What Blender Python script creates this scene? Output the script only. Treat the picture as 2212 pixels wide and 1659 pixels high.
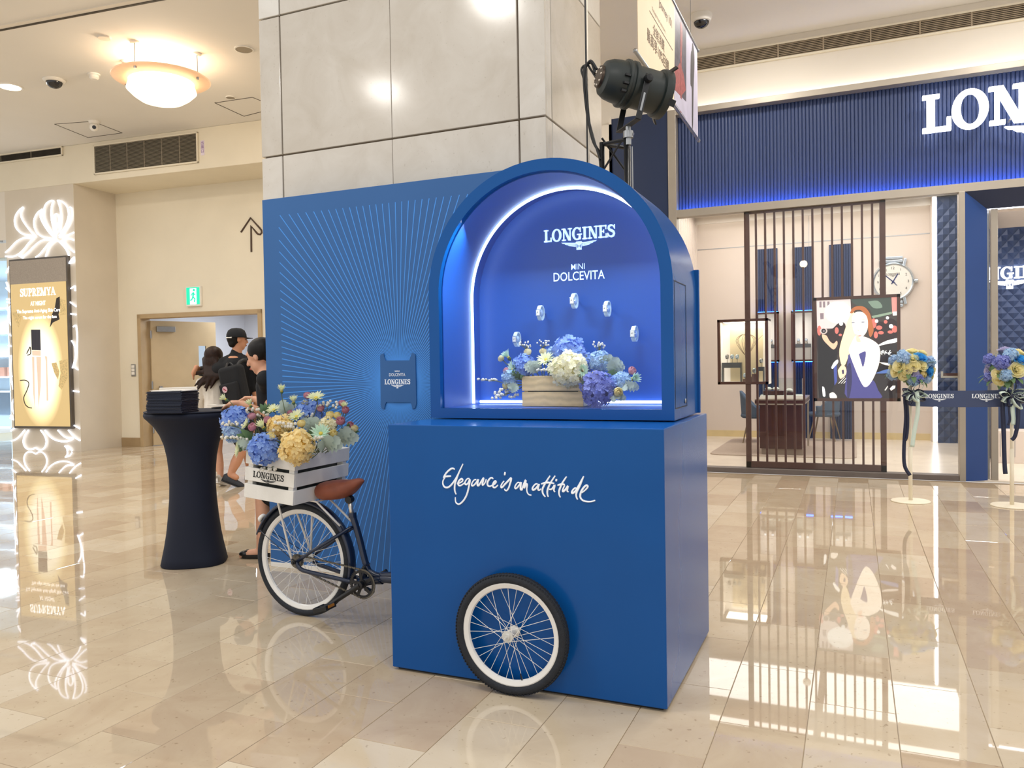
import bpy, math, random
from mathutils import Vector, Matrix, Euler
random.seed(7)
PI = math.pi
SC = bpy.context.scene
COL = SC.collection
for o in list(bpy.data.objects):
    bpy.data.objects.remove(o)

# ------------------------------------------------------------------ camera
IW, IH, FPX = 2212, 1659, 1709.55
CX, CY = IW / 2, IH / 2
YAW, PIT, ROL = -0.40796, -0.0236016, -0.0168714
CAMP = Vector((1.90164, -3.00049, 1.35))
FW = Vector((math.sin(YAW) * math.cos(PIT), math.cos(YAW) * math.cos(PIT), math.sin(PIT)))
_r = Vector((math.cos(YAW), -math.sin(YAW), 0)); _u = _r.cross(FW)
RT = math.cos(ROL) * _r + math.sin(ROL) * _u
UP = -math.sin(ROL) * _r + math.cos(ROL) * _u
cam = bpy.data.cameras.new('camera')
camo = bpy.data.objects.new('camera', cam); COL.objects.link(camo)
cam.sensor_fit = 'HORIZONTAL'; cam.sensor_width = 36; cam.lens = FPX / IW * 36
cam.clip_start = 0.05; cam.clip_end = 200
m = Matrix((RT, UP, -FW)).transposed().to_4x4(); m.translation = CAMP
camo.matrix_world = m
SC.camera = camo

# ------------------------------------------------------------------ world, exposure
w = bpy.data.worlds.new('atrium_daylight'); SC.world = w; w.use_nodes = True
bg = w.node_tree.nodes['Background']
bg.inputs[0].default_value = (1.0, 0.98, 0.955, 1); bg.inputs[1].default_value = 0.95
SC.view_settings.view_transform = 'Standard'
SC.view_settings.look = 'None'
SC.view_settings.gamma = 1.0
SC.view_settings.use_curve_mapping = False
SC.view_settings.exposure = 0.0
try:
    SC.cycles.use_denoising = True
    SC.cycles.max_bounces = 8
    SC.cycles.sample_clamp_indirect = 6
except Exception:
    pass

def area_light(name, loc, size, energy, color=(1, .93, .82), rot=(0, 0, 0), sizey=None, spread=PI):
    l = bpy.data.lights.new(name, 'AREA'); l.energy = energy; l.color = color
    l.size = size; l.spread = spread
    if sizey: l.shape = 'RECTANGLE'; l.size_y = sizey
    o = bpy.data.objects.new(name, l); COL.objects.link(o); o.location = loc; o.rotation_euler = rot
    return o
def point_light(name, loc, energy, color=(1, .9, .75), r=.08):
    l = bpy.data.lights.new(name, 'POINT'); l.energy = energy; l.color = color; l.shadow_soft_size = r
    o = bpy.data.objects.new(name, l); COL.objects.link(o); o.location = loc
    return o
# warm downlights at ceiling height, mostly unseen; two added to brighten the bouquets
for i, (x, y) in enumerate([(-8.4, 4.2), (-5.0, 2.2), (-2.5, 4.6), (-8.2, 1.0), (-4.6, 5.6), (-6.4, -1.2), (3.6, 5.6), (0.9, 5.6), (6.2, 5.0), (4.4, 1.6), (2.3, 3.6), (3.4, 3.2), (-1.5, -1.6), (2.2, -1.8), (-4.0, -3.4)]):
    area_light('downlight_lamp', (x, y, 5.15), .35, 38, (1, .96, .90))
# store interior ceiling lights
for x in (0.4, 2.4):
    for y in (8.0, 10.3):
        area_light('store_lamp', (x, y, 3.88), 1.9, 42, (1, .94, .90), sizey=1.6)
area_light('entry_lamp', (4.4, 8.0, 2.9), .8, 40, (1, .95, .9))
area_light('corridor_lamp', (-8.5, 9.3, 2.7), 1.6, 70, (.92, .96, 1))
for x in (.33, .89): area_light('showcase_lamp', (x, .455, 2.0), .22, 5.5, (.88, .96, 1), (math.radians(-24), 0, 0), sizey=.06)
area_light('left_shop_lamp', (-15.6, 8.3, 3.3), 2.2, 420, (.75, .88, 1))

# ------------------------------------------------------------------ pixel of the survey photo -> point on a real plane
def ray(x, y): return FW + RT * ((x - CX) / FPX) - UP * ((y - CY) / FPX)
def hit(x, y, p0, n):
    d = ray(x, y); n = Vector(n); return CAMP + d * ((Vector(p0) - CAMP).dot(n) / d.dot(n))
def PX(x, y, v): return hit(x, y, (v, 0, 0), (1, 0, 0))
def PY(x, y, v): return hit(x, y, (0, v, 0), (0, 1, 0))
def PZ(x, y, v=0.): return hit(x, y, (0, 0, v), (0, 0, 1))

# ------------------------------------------------------------------ materials
def lin(h):
    if isinstance(h, str):
        h = h.lstrip('#'); h = h if len(h) == 6 else ''.join(x * 2 for x in h); c = [int(h[i:i + 2], 16) / 255 for i in (0, 2, 4)]
        return tuple(x / 12.92 if x <= .04045 else ((x + .055) / 1.055) ** 2.4 for x in c)
    return tuple(h)
MATS = {}
def mat(name, col, rough=.5, metal=0., emis=None, st=0., noise=None, bump=None, spec=.5, trans=0., ior=1.5, wave=None, coat=0.):
    """noise=(scale, amount[, detail]) varies the colour; bump=(scale, strength) fine relief"""
    if name in MATS: return MATS[name]
    m = bpy.data.materials.new(name); m.use_nodes = True; nt = m.node_tree; N = nt.nodes; L = nt.links
    b = N['Principled BSDF']; c = lin(col)
    b.inputs['Base Color'].default_value = (*c, 1); b.inputs['Roughness'].default_value = rough
    b.inputs['Metallic'].default_value = metal; b.inputs['Specular IOR Level'].default_value = spec
    b.inputs['IOR'].default_value = ior
    if trans: b.inputs['Transmission Weight'].default_value = trans
    if coat: b.inputs['Coat Weight'].default_value = coat; b.inputs['Coat Roughness'].default_value = .05
    if emis is not None:
        b.inputs['Emission Color'].default_value = (*lin(emis), 1); b.inputs['Emission Strength'].default_value = st
    geo = None
    if noise or bump or wave:
        geo = N.new('ShaderNodeNewGeometry')
    if noise:
        t = N.new('ShaderNodeTexNoise'); t.inputs['Scale'].default_value = noise[0]
        t.inputs['Detail'].default_value = noise[2] if len(noise) > 2 else 4
        L.new(geo.outputs['Position'], t.inputs['Vector'])
        r = N.new('ShaderNodeValToRGB'); a = noise[1]
        r.color_ramp.elements[0].position = .3; r.color_ramp.elements[1].position = .7
        r.color_ramp.elements[0].color = (*[x * (1 - a) for x in c], 1)
        r.color_ramp.elements[1].color = (*[min(1, x * (1 + a * .6)) for x in c], 1)
        L.new(t.outputs['Fac'], r.inputs['Fac']); L.new(r.outputs['Color'], b.inputs['Base Color'])
    if wave:
        t = N.new('ShaderNodeTexWave'); t.inputs['Scale'].default_value = wave[0]; t.inputs['Distortion'].default_value = wave[2]
        t.inputs['Detail'].default_value = 3; t.bands_direction = wave[3] if len(wave) > 3 else 'Z'
        L.new(geo.outputs['Position'], t.inputs['Vector'])
        r = N.new('ShaderNodeValToRGB'); a = wave[1]
        r.color_ramp.elements[0].color = (*[x * (1 - a) for x in c], 1); r.color_ramp.elements[1].color = (*c, 1)
        L.new(t.outputs['Fac'], r.inputs['Fac']); L.new(r.outputs['Color'], b.inputs['Base Color'])
    if bump:
        t = N.new('ShaderNodeTexNoise'); t.inputs['Scale'].default_value = bump[0]; t.inputs['Detail'].default_value = 3
        L.new(geo.outputs['Position'], t.inputs['Vector'])
        bm = N.new('ShaderNodeBump'); bm.inputs['Strength'].default_value = bump[1]; bm.inputs['Distance'].default_value = .01
        L.new(t.outputs['Fac'], bm.inputs['Height']); L.new(bm.outputs['Normal'], b.inputs['Normal'])
    MATS[name] = m
    return m
def glass_mat(name, tint=(1, 1, 1), refl=1.0, ior=1.45):
    m = bpy.data.materials.new(name); m.use_nodes = True; N = m.node_tree.nodes; L = m.node_tree.links
    N.remove(N['Principled BSDF']); out = N['Material Output']
    t = N.new('ShaderNodeBsdfTransparent'); t.inputs[0].default_value = (*tint, 1)
    g = N.new('ShaderNodeBsdfGlossy'); g.inputs['Roughness'].default_value = 0.0
    f = N.new('ShaderNodeLayerWeight'); f.inputs[0].default_value = .5
    pw = N.new('ShaderNodeMath'); pw.operation = 'POWER'; pw.inputs[1].default_value = 5
    sc_ = N.new('ShaderNodeMath'); sc_.operation = 'MULTIPLY_ADD'; sc_.inputs[1].default_value = .96; sc_.inputs[2].default_value = .04
    L.new(f.outputs['Facing'], pw.inputs[0]); L.new(pw.outputs[0], sc_.inputs[0])
    mm = N.new('ShaderNodeMath'); mm.operation = 'MULTIPLY'; mm.inputs[1].default_value = refl
    mx = N.new('ShaderNodeMixShader')
    L.new(sc_.outputs[0], mm.inputs[0]); L.new(mm.outputs[0], mx.inputs[0]); L.new(t.outputs[0], mx.inputs[1]); L.new(g.outputs[0], mx.inputs[2])
    L.new(mx.outputs[0], out.inputs[0])
    MATS[name] = m
    return m

# ------------------------------------------------------------------ mesh builder
class MB:
    def __init__(s): s.v = []; s.f = []
    def add(s, vs, fs):
        k = len(s.v); s.v += [Vector(v) for v in vs]; s.f += [tuple(i + k for i in f) for f in fs]; return s
    def box(s, x0, y0, z0, x1, y1, z1):
        vs = [(x, y, z) for z in (z0, z1) for y in (y0, y1) for x in (x0, x1)]
        return s.add(vs, [(0, 2, 3, 1), (4, 5, 7, 6), (0, 1, 5, 4), (2, 6, 7, 3), (0, 4, 6, 2), (1, 3, 7, 5)])
    def obox(s, c, sz, M=None):
        M = M or Matrix.Identity(3); c = Vector(c)
        vs = [c + M @ Vector((x * sz[0] / 2, y * sz[1] / 2, z * sz[2] / 2)) for z in (-1, 1) for y in (-1, 1) for x in (-1, 1)]
        return s.add(vs, [(0, 2, 3, 1), (4, 5, 7, 6), (0, 1, 5, 4), (2, 6, 7, 3), (0, 4, 6, 2), (1, 3, 7, 5)])
    def bar(s, a, b, wd, th, up=(0, 0, 1)):
        a = Vector(a); b = Vector(b); d = (b - a); L = d.length; d.normalize(); up = Vector(up)
        sx = d.cross(up)
        if sx.length < 1e-4: sx = d.cross(Vector((1, 0, 0)))
        sx.normalize(); sy = sx.cross(d)
        return s.obox((a + b) / 2, (wd, L, th), Matrix((sx, d, sy)).transposed())
    def tube(s, pts, r, n=8, closed=False, flat=None):
        pts = [Vector(p) for p in pts]; N = len(pts); k0 = len(s.v)
        prev = None; vs = []; fs = []
        for i, p in enumerate(pts):
            a = pts[(i - 1) % N] if (closed or i > 0) else p
            b = pts[(i + 1) % N] if (closed or i < N - 1) else p
            t = (b - a)
            if t.length < 1e-9: t = Vector((0, 0, 1))
            t.normalize()
            if prev is None:
                q = Vector((0, 0, 1)) if abs(t.z) < .9 else Vector((1, 0, 0))
                if flat is not None: q = Vector(flat)
                u = (q - t * q.dot(t)).normalized()
            else:
                q = prev if flat is None else Vector(flat)
                u = q - t * q.dot(t)
                u = u.normalized() if u.length > 1e-6 else prev
            prev = u; v = t.cross(u)
            rr = r[i] if isinstance(r, (list, tuple)) else r
            for j in range(n):
                an = 2 * PI * j / n
                vs.append(p + u * (math.cos(an) * rr) + v * (math.sin(an) * rr))
        for i in range(N if closed else N - 1):
            for j in range(n):
                a0 = i * n + j; a1 = i * n + (j + 1) % n; b0 = ((i + 1) % N) * n + j; b1 = ((i + 1) % N) * n + (j + 1) % n
                fs.append((a0, a1, b1, b0))
        if not closed:
            fs.append(tuple(range(n - 1, -1, -1))); fs.append(tuple((N - 1) * n + j for j in range(n)))
        return s.add(vs, fs)
    def lathe(s, prof, n=24, o=(0, 0, 0), M=None, closed=False, rmod=None):
        M = M or Matrix.Identity(3); o = Vector(o); vs = []; fs = []; K = len(prof)
        for (r, z) in prof:
            for j in range(n):
                a = 2 * PI * j / n; rr = r * (rmod(a, z) if rmod else 1)
                vs.append(o + M @ Vector((rr * math.cos(a), rr * math.sin(a), z)))
        for i in range(K if closed else K - 1):
            for j in range(n):
                i2 = (i + 1) % K
                fs.append((i * n + j, i * n + (j + 1) % n, i2 * n + (j + 1) % n, i2 * n + j))
        if not closed:
            if prof[0][0] > 1e-6: fs.append(tuple(range(n - 1, -1, -1)))
            if prof[-1][0] > 1e-6: fs.append(tuple((K - 1) * n + j for j in range(n)))
        return s.add(vs, fs)
    def sphere(s, c, r, n=12, k=8, sc=(1, 1, 1), M=None):
        prof = [(max(1e-7, r * math.sin(PI * i / k)), -r * math.cos(PI * i / k)) for i in range(k + 1)]
        M = M or Matrix.Identity(3); D = Matrix.Diagonal(Vector(sc))
        return s.lathe(prof, n, c, M @ D)
    def prism(s, poly, o, u, v, d=0.01):
        """2-D polygon in plane o+u*a+v*b, thickness d along u x v"""
        o = Vector(o); u = Vector(u); v = Vector(v); w = u.cross(v).normalized() * d; n = len(poly)
        vs = [o + u * a + v * b for a, b in poly]; vs += [x + w for x in vs]
        fs = [tuple(range(n - 1, -1, -1)), tuple(range(n, 2 * n))] + [(i, (i + 1) % n, n + (i + 1) % n, n + i) for i in range(n)]
        return s.add(vs, fs)
    def poly(s, pts): return s.add(pts, [tuple(range(len(pts)))])
    def strip(s, ptsa, ptsb):
        n = len(ptsa); return s.add(list(ptsa) + list(ptsb), [(i, i + 1, n + i + 1, n + i) for i in range(n - 1)])
    def mesh(s, name, mt, off=Vector(), smooth=False):
        me = bpy.data.meshes.new(name); me.from_pydata([tuple(v - off) for v in s.v], [], s.f); me.materials.append(mt)
        if smooth: me.polygons.foreach_set('use_smooth', [True] * len(me.polygons))
        me.update(); return me
ORD = ['first', 'second', 'third', 'fourth', 'fifth', 'sixth', 'seventh', 'eighth', 'ninth', 'tenth', 'eleventh', 'twelfth', 'thirteenth', 'fourteenth', 'fifteenth', 'sixteenth', 'seventeenth', 'eighteenth', 'nineteenth', 'twentieth', 'twenty-first', 'twenty-second', 'twenty-third', 'twenty-fourth']
WL = {}
def tag(o, label=None, cat=None, group=None, kind=None):
    if label: o['label'] = label
    if cat: o['category'] = cat
    if group: o['group'] = group
    if kind: o['kind'] = kind
    return o
def thing(name, loc, label, cat, group=None, kind=None):
    o = bpy.data.objects.new(name, None); COL.objects.link(o); o.location = loc; o.empty_display_size = .05
    WL[o.name] = Vector(loc); return tag(o, label, cat, group, kind)
def obj(name, mb, mt, parent=None, label=None, cat=None, group=None, kind=None, smooth=False, bevel=0, seg=2, sub=0, autos=None):
    if parent is not None: off = WL[parent.name]
    else:
        xs = [v.x for v in mb.v]; ys = [v.y for v in mb.v]; zs = [v.z for v in mb.v]
        off = Vector(((min(xs) + max(xs)) / 2, (min(ys) + max(ys)) / 2, min(zs)))
    me = mb.mesh(name, mt, off, smooth)
    o = bpy.data.objects.new(name, me); COL.objects.link(o)
    if parent is not None: o.parent = parent
    else: o.location = off
    WL[o.name] = off
    if bevel:
        b = o.modifiers.new('bevel', 'BEVEL'); b.width = bevel; b.segments = seg; b.limit_method = 'ANGLE'; b.angle_limit = .6
    if sub:
        b = o.modifiers.new('sub', 'SUBSURF'); b.levels = sub; b.render_levels = sub
    if autos is not None:
        me.polygons.foreach_set('use_smooth', [True] * len(me.polygons))
        try: me.set_sharp_from_angle(angle=autos)
        except Exception: pass
    return tag(o, label, cat, group, kind)
def inst(name, me, M, parent=None, label=None, cat=None, group=None, kind=None):
    """object sharing mesh data, world matrix M, under parent (an unrotated, unscaled object)"""
    o = bpy.data.objects.new(name, me); COL.objects.link(o)
    if parent is not None:
        o.parent = parent; M = Matrix.Translation(-WL[parent.name]) @ M
    o.matrix_basis = M; WL[o.name] = M.translation.copy() if parent is None else WL[parent.name] + M.translation
    return tag(o, label, cat, group, kind)
def box(name, a, b, mt, parent=None, **k): return obj(name, MB().box(min(a[0], b[0]), min(a[1], b[1]), min(a[2], b[2]), max(a[0], b[0]), max(a[1], b[1]), max(a[2], b[2])), mt, parent, **k)
def basis(z, x=(0, 0, 1)):
    """3x3 with local z along given direction"""
    z = Vector(z).normalized(); x = Vector(x); x = x - z * x.dot(z)
    if x.length < 1e-5: x = Vector((1, 0, 0)) - z * z.x
    x.normalize(); return Matrix((x, z.cross(x), z)).transposed()

# ------------------------------------------------------------------ lettering
def arcpts(cx, cy, rx, ry, a0, a1, n):
    return [(cx + rx * math.cos(math.radians(a0 + (a1 - a0) * i / n)), cy + ry * math.sin(math.radians(a0 + (a1 - a0) * i / n))) for i in range(n + 1)]
def ringq(o, i): return [[o[k], o[k + 1], i[k + 1], i[k]] for k in range(len(o) - 1)]
def R4(a, b, c, d): return [(a, b), (c, b), (c, d), (a, d)]
def stroke(pts, wd):
    q = []; n = len(pts); nor = []
    for i in range(n):
        a = Vector(pts[max(0, i - 1)]); b = Vector(pts[min(n - 1, i + 1)]); t = (b - a).normalized(); nor.append(Vector((-t.y, t.x)))
    W = wd if isinstance(wd, list) else [wd] * n
    lo = [Vector(pts[i]) - nor[i] * W[i] / 2 for i in range(n)]; hi = [Vector(pts[i]) + nor[i] * W[i] / 2 for i in range(n)]
    return [[tuple(lo[i]), tuple(lo[i + 1]), tuple(hi[i + 1]), tuple(hi[i])] for i in range(n - 1)]
GL = {
 'L': ([R4(.12, 0, .35, 1), R4(0, .9, .48, 1), R4(0, 0, .8, .12), R4(.68, .1, .8, .36)], .80),
 'O': (ringq(arcpts(.5, .5, .5, .53, 0, 360, 28), arcpts(.5, .5, .26, .41, 0, 360, 28)), 1.0),
 'N': ([R4(.14, 0, .26, 1), R4(0, 0, .42, .11), R4(-.02, .9, .3, 1), [(.1, 1), (.36, 1), (.92, 0), (.66, 0)], R4(.78, 0, .9, 1), R4(.62, .9, 1.04, 1)], 1.02),
 'G': (ringq(arcpts(.5, .5, .5, .53, 42, 322, 22), arcpts(.5, .5, .26, .41, 42, 322, 22)) + [R4(.66, .02, .88, .42), R4(.5, .38, 1.0, .49), R4(.78, .62, .88, 1.0)], 1.0),
 'I': ([R4(.13, 0, .36, 1), R4(0, .9, .49, 1), R4(0, 0, .49, .11)], .52),
 'E': ([R4(.12, 0, .35, 1), R4(0, .89, .8, 1), R4(0, 0, .82, .11), R4(.3, .46, .56, .56), R4(.7, .66, .8, 1), R4(.72, 0, .82, .34), R4(.5, .36, .58, .66)], .86),
 'S': (stroke([(.66, .74), (.6, .88), (.46, .94), (.3, .94), (.16, .86), (.13, .72), (.22, .6), (.42, .52), (.6, .42), (.66, .28), (.6, .12), (.42, .05), (.26, .07), (.12, .18), (.06, .3)], [.1, .12, .13, .16, .2, .22, .22, .22, .22, .22, .2, .16, .13, .12, .1]) + [R4(.66, .64, .75, 1.0), R4(0, 0, .09, .36)], .76),
 'U': ([R4(.1, .3, .32, 1), R4(0, .9, .44, 1), R4(.74, .3, .84, 1), R4(.6, .9, .98, 1)] + ringq(arcpts(.47, .32, .37, .35, 180, 360, 12), arcpts(.47, .32, .19, .24, 180, 360, 12)), 1.0),
 'P': ([R4(.12, 0, .34, 1), R4(0, .9, .4, 1), R4(0, 0, .48, .1)] + ringq(arcpts(.4, .7, .4, .3, -90, 90, 12), arcpts(.36, .7, .2, .2, -90, 90, 12)), .82),
 'R': ([R4(.12, 0, .34, 1), R4(0, .9, .4, 1), R4(0, 0, .48, .1), [(.4, .45), (.62, .45), (.98, 0), (.7, 0)]] + ringq(arcpts(.4, .72, .4, .28, -90, 90, 12), arcpts(.36, .72, .2, .18, -90, 90, 12)), .98),
 'M': ([R4(.12, 0, .22, 1), R4(0, 0, .36, .1), [(.1, 1), (.36, 1), (.68, 0), (.54, 0)], [(.54, 0), (.68, 0), (1.0, 1), (.9, 1)], R4(.88, 0, 1.1, 1), R4(.8, 0, 1.2, .1), R4(0, .9, .2, 1), R4(1.0, .9, 1.2, 1)], 1.2),
 'Y': ([R4(.4, 0, .62, .5), R4(.28, 0, .74, .1), [(.06, 1), (.32, 1), (.62, .45), (.4, .45)], [(.78, 1), (.92, 1), (.62, .45), (.5, .45)], R4(0, .9, .42, 1), R4(.66, .9, 1.02, 1)], .96),
 'A': ([[(.42, 1), (.58, 1), (.98, 0), (.72, 0)], [(.42, 1), (.5, 1), (.2, 0), (.1, 0)], R4(.24, .3, .74, .4), R4(0, 0, .34, .1), R4(.6, 0, 1.08, .1)], 1.04),
 'T': ([R4(.34, 0, .56, 1), R4(0, .9, .9, 1), R4(0, .66, .1, 1), R4(.8, .66, .9, 1), R4(.2, 0, .7, .1)], .9),
 'H': ([R4(.1, 0, .32, 1), R4(.66, 0, .88, 1), R4(.3, .45, .7, .56), R4(0, 0, .42, .1), R4(0, .9, .42, 1), R4(.56, 0, .98, .1), R4(.56, .9, .98, 1)], .98),
 ' ': ([], .4)}
def serif_width(txt, tr=.03): return sum(GL[c][1] + tr for c in txt) - tr
def serif(mb, txt, o, u, v, height, d, width=None, align='C', tr=.03):
    """slab-serif capitals; u, v unit vectors of the text plane; o = baseline point"""
    o = Vector(o); u = Vector(u); v = Vector(v); W = serif_width(txt, tr); sx = height if width is None else width / W
    x = {'C': -W / 2, 'L': 0, 'R': -W}[align]
    for c in txt:
        ps, adv = GL[c]
        for p in ps:
            ar = sum(p[i][0] * p[(i + 1) % len(p)][1] - p[(i + 1) % len(p)][0] * p[i][1] for i in range(len(p)))
            if ar < 0: p = p[::-1]
            mb.prism([((x + a) * sx, b * height) for a, b in p], o, u, v, d)
        x += adv + tr
    return mb
def wing_logo(mb, o, u, v, wd, d):
    """winged hourglass under the lettering; wd = wing span; o = top centre"""
    S = wd
    for sg in (1, -1):
        P = lambda L: [(sg * a * S, b * S) for a, b in (L if sg > 0 else L[::-1])]
        for L in ([(.085, -.034), (.5, .0), (.46, -.032), (.1, -.064)], [(.09, -.075), (.41, -.044), (.37, -.07), (.09, -.102)],
                  [(.09, -.113), (.32, -.082), (.28, -.106), (.09, -.138)], [(-.001, .0), (.07, 0.0), (.1, -.035), (.085, -.06), (.055, -.025), (-.001, -.025)]):
            q = P(L)
            ar = sum(q[i][0] * q[(i + 1) % len(q)][1] - q[(i + 1) % len(q)][0] * q[i][1] for i in range(len(q)))
            mb.prism(q if ar > 0 else q[::-1], o, u, v, d)
    h = .07
    for q in (R4(-h, -.21, -h + .022, -.04), R4(h - .022, -.21, h, -.04), R4(-h, -.225, h, -.2), R4(-h, -.055, h, -.03), [(-.045, -.06), (.045, -.06), (.008, -.125), (-.008, -.125)][::-1], [(-.045, -.195), (.045, -.195), (.008, -.125), (-.008, -.125)]):
        mb.prism([(a * S, b * S) for a, b in q], o, u, v, d)
    return mb
def brand(mb, o, u, v, width, d, hr=.165):
    """LONGINES with the winged hourglass; o = baseline centre"""
    serif(mb, 'LONGINES', o, u, v, width * hr, d, width)
    wing_logo(mb, Vector(o) - Vector(v) * width * .022, u, v, width * .5, d)
    return mb
_tc = {}
def text(mb, s, o, u, v, height, d=.002, align='C', width=None, bold=0.):
    """sans lettering from the built-in font, cap height = height"""
    key = (s, bold)
    if key not in _tc:
        c = bpy.data.curves.new('t', 'FONT'); c.body = s; c.size = 1; c.resolution_u = 3; c.offset = bold
        to = bpy.data.objects.new('t', c); COL.objects.link(to); bpy.context.view_layer.update()
        me = bpy.data.meshes.new_from_object(to.evaluated_get(bpy.context.evaluated_depsgraph_get()))
        _tc[key] = ([v_.co.copy() for v_ in me.vertices], [tuple(p.vertices) for p in me.polygons])
        bpy.data.objects.remove(to); bpy.data.curves.remove(c); bpy.data.meshes.remove(me)
    vs, fs = _tc[key]
    if not vs: return mb
    x0 = min(q.x for q in vs); x1 = max(q.x for q in vs)
    k = height / .72; kx = k if width is None else width / (x1 - x0)
    ox = {'C': -(x0 + x1) / 2, 'L': -x0, 'R': -x1}[align]
    o = Vector(o); u = Vector(u); v = Vector(v); w_ = u.cross(v).normalized() * d
    return mb.add([o + u * ((q.x + ox) * kx) + v * (q.y * k) + w_ for q in vs], fs)
def print_at(name, pts, mt, parent, fn, r=.003, n=6, **k):
    return obj(name, MB().tube([fn(*p) for p in pts], r, n), mt, parent, **k)
def smooth_path(pts, k=4):
    P = [Vector(p) for p in pts]; out = []
    for i in range(len(P) - 1):
        p0 = P[max(0, i - 1)]; p1 = P[i]; p2 = P[i + 1]; p3 = P[min(len(P) - 1, i + 2)]
        for j in range(k):
            t = j / k
            out.append(.5 * ((2 * p1) + (-p0 + p2) * t + (2 * p0 - 5 * p1 + 4 * p2 - p3) * t * t + (-p0 + 3 * p1 - 3 * p2 + p3) * t ** 3))
    out.append(P[-1]); return out
# ================================================================== the setting
X3, Y3, Z3 = Vector((1, 0, 0)), Vector((0, 1, 0)), Vector((0, 0, 1))
def struct(name, mb, mt, label, cat, parent=None, **k):
    return obj(name, mb, mt, parent, label, cat, kind='structure', **k)
# marble tile material: tone per tile, clouding and small dark pits
def tile_mat(name, c1, c2, rough, c3=None, pits=.55):
    m = bpy.data.materials.new(name); m.use_nodes = True; nt = m.node_tree; N = nt.nodes; L = nt.links; b = N['Principled BSDF']
    oi = N.new('ShaderNodeObjectInfo'); g = N.new('ShaderNodeNewGeometry')
    ad = N.new('ShaderNodeMath'); ad.operation = 'ADD'; fr = N.new('ShaderNodeMath'); fr.operation = 'FRACT'
    L.new(oi.outputs['Random'], ad.inputs[0]); L.new(g.outputs['Random Per Island'], ad.inputs[1]); L.new(ad.outputs[0], fr.inputs[0])
    mp = N.new('ShaderNodeVectorMath'); mp.operation = 'ADD'; sc = N.new('ShaderNodeVectorMath'); sc.operation = 'SCALE'
    L.new(fr.outputs[0], sc.inputs['Scale']); sc.inputs[0].default_value = (37, 91, 13)
    L.new(g.outputs['Position'], mp.inputs[0]); L.new(sc.outputs[0], mp.inputs[1])
    n1 = N.new('ShaderNodeTexNoise'); n1.inputs['Scale'].default_value = 3.2; n1.inputs['Detail'].default_value = 8; n1.inputs['Roughness'].default_value = .62; n1.inputs['Distortion'].default_value = .8
    L.new(mp.outputs[0], n1.inputs['Vector'])
    mixf = N.new('ShaderNodeMath'); mixf.operation = 'MULTIPLY_ADD'; mixf.inputs[1].default_value = .55
    L.new(n1.outputs['Fac'], mixf.inputs[0])
    sc2 = N.new('ShaderNodeMath'); sc2.operation = 'MULTIPLY'; sc2.inputs[1].default_value = .45; L.new(fr.outputs[0], sc2.inputs[0]); L.new(sc2.outputs[0], mixf.inputs[2])
    r = N.new('ShaderNodeValToRGB'); r.color_ramp.elements[0].color = (*lin(c1), 1); r.color_ramp.elements[1].color = (*lin(c2), 1)
    r.color_ramp.elements[0].position = .2; r.color_ramp.elements[1].position = .8
    if c3: e = r.color_ramp.elements.new(.52); e.color = (*lin(c3), 1)
    L.new(mixf.outputs[0], r.inputs['Fac'])
    n2 = N.new('ShaderNodeTexNoise'); n2.inputs['Scale'].default_value = 46; n2.inputs['Detail'].default_value = 2
    L.new(mp.outputs[0], n2.inputs['Vector'])
    r2 = N.new('ShaderNodeValToRGB'); r2.color_ramp.elements[0].position = .25; r2.color_ramp.elements[1].position = .33
    r2.color_ramp.elements[0].color = (.45, .38, .3, 1); r2.color_ramp.elements[1].color = (1, 1, 1, 1)
    L.new(n2.outputs['Fac'], r2.inputs['Fac'])
    mx = N.new('ShaderNodeMix'); mx.data_type = 'RGBA'; mx.blend_type = 'MULTIPLY'; mx.inputs[0].default_value = pits
    L.new(r.outputs['Color'], mx.inputs[6]); L.new(r2.outputs['Color'], mx.inputs[7]); L.new(mx.outputs[2], b.inputs['Base Color'])
    b.inputs['Roughness'].default_value = rough; b.inputs['IOR'].default_value = 1.52
    MATS[name] = m; return m
M_TILE = tile_mat('polished_beige_marble', '#b69f85', '#d4c6b0', .022, '#c8b69b')
M_STONE = tile_mat('cream_limestone_cladding', '#bfb6a8', '#e2dfd8', .14, '#d3cdc3', .25)
M_CREAM = mat('cream_plaster', '#e8dfca', .75, noise=(1.2, .05))
M_CREAMW = mat('warm_white_plaster', '#e4dccf', .8, noise=(.8, .05))
M_CEIL = mat('ceiling_paint', '#e8e4dd', .85, noise=(.6, .04))
M_DARKJ = mat('dark_joint', '#6d5f4d', .8, noise=(9, .2))
M_DOORF = mat('beige_door_paint', '#c0aa86', .5, noise=(4, .05))
M_BLACK = mat('black_paint', '#101114', .4, noise=(30, .2))
M_WHITE = mat('white_paint', '#ece8e0', .45, noise=(3, .03))
M_GREYMETAL = mat('grey_metal', '#a2a4a6', .35, .9, noise=(12, .06))
M_SLOT = mat('vent_dark', '#4a4338', .8, noise=(8, .2))

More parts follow.
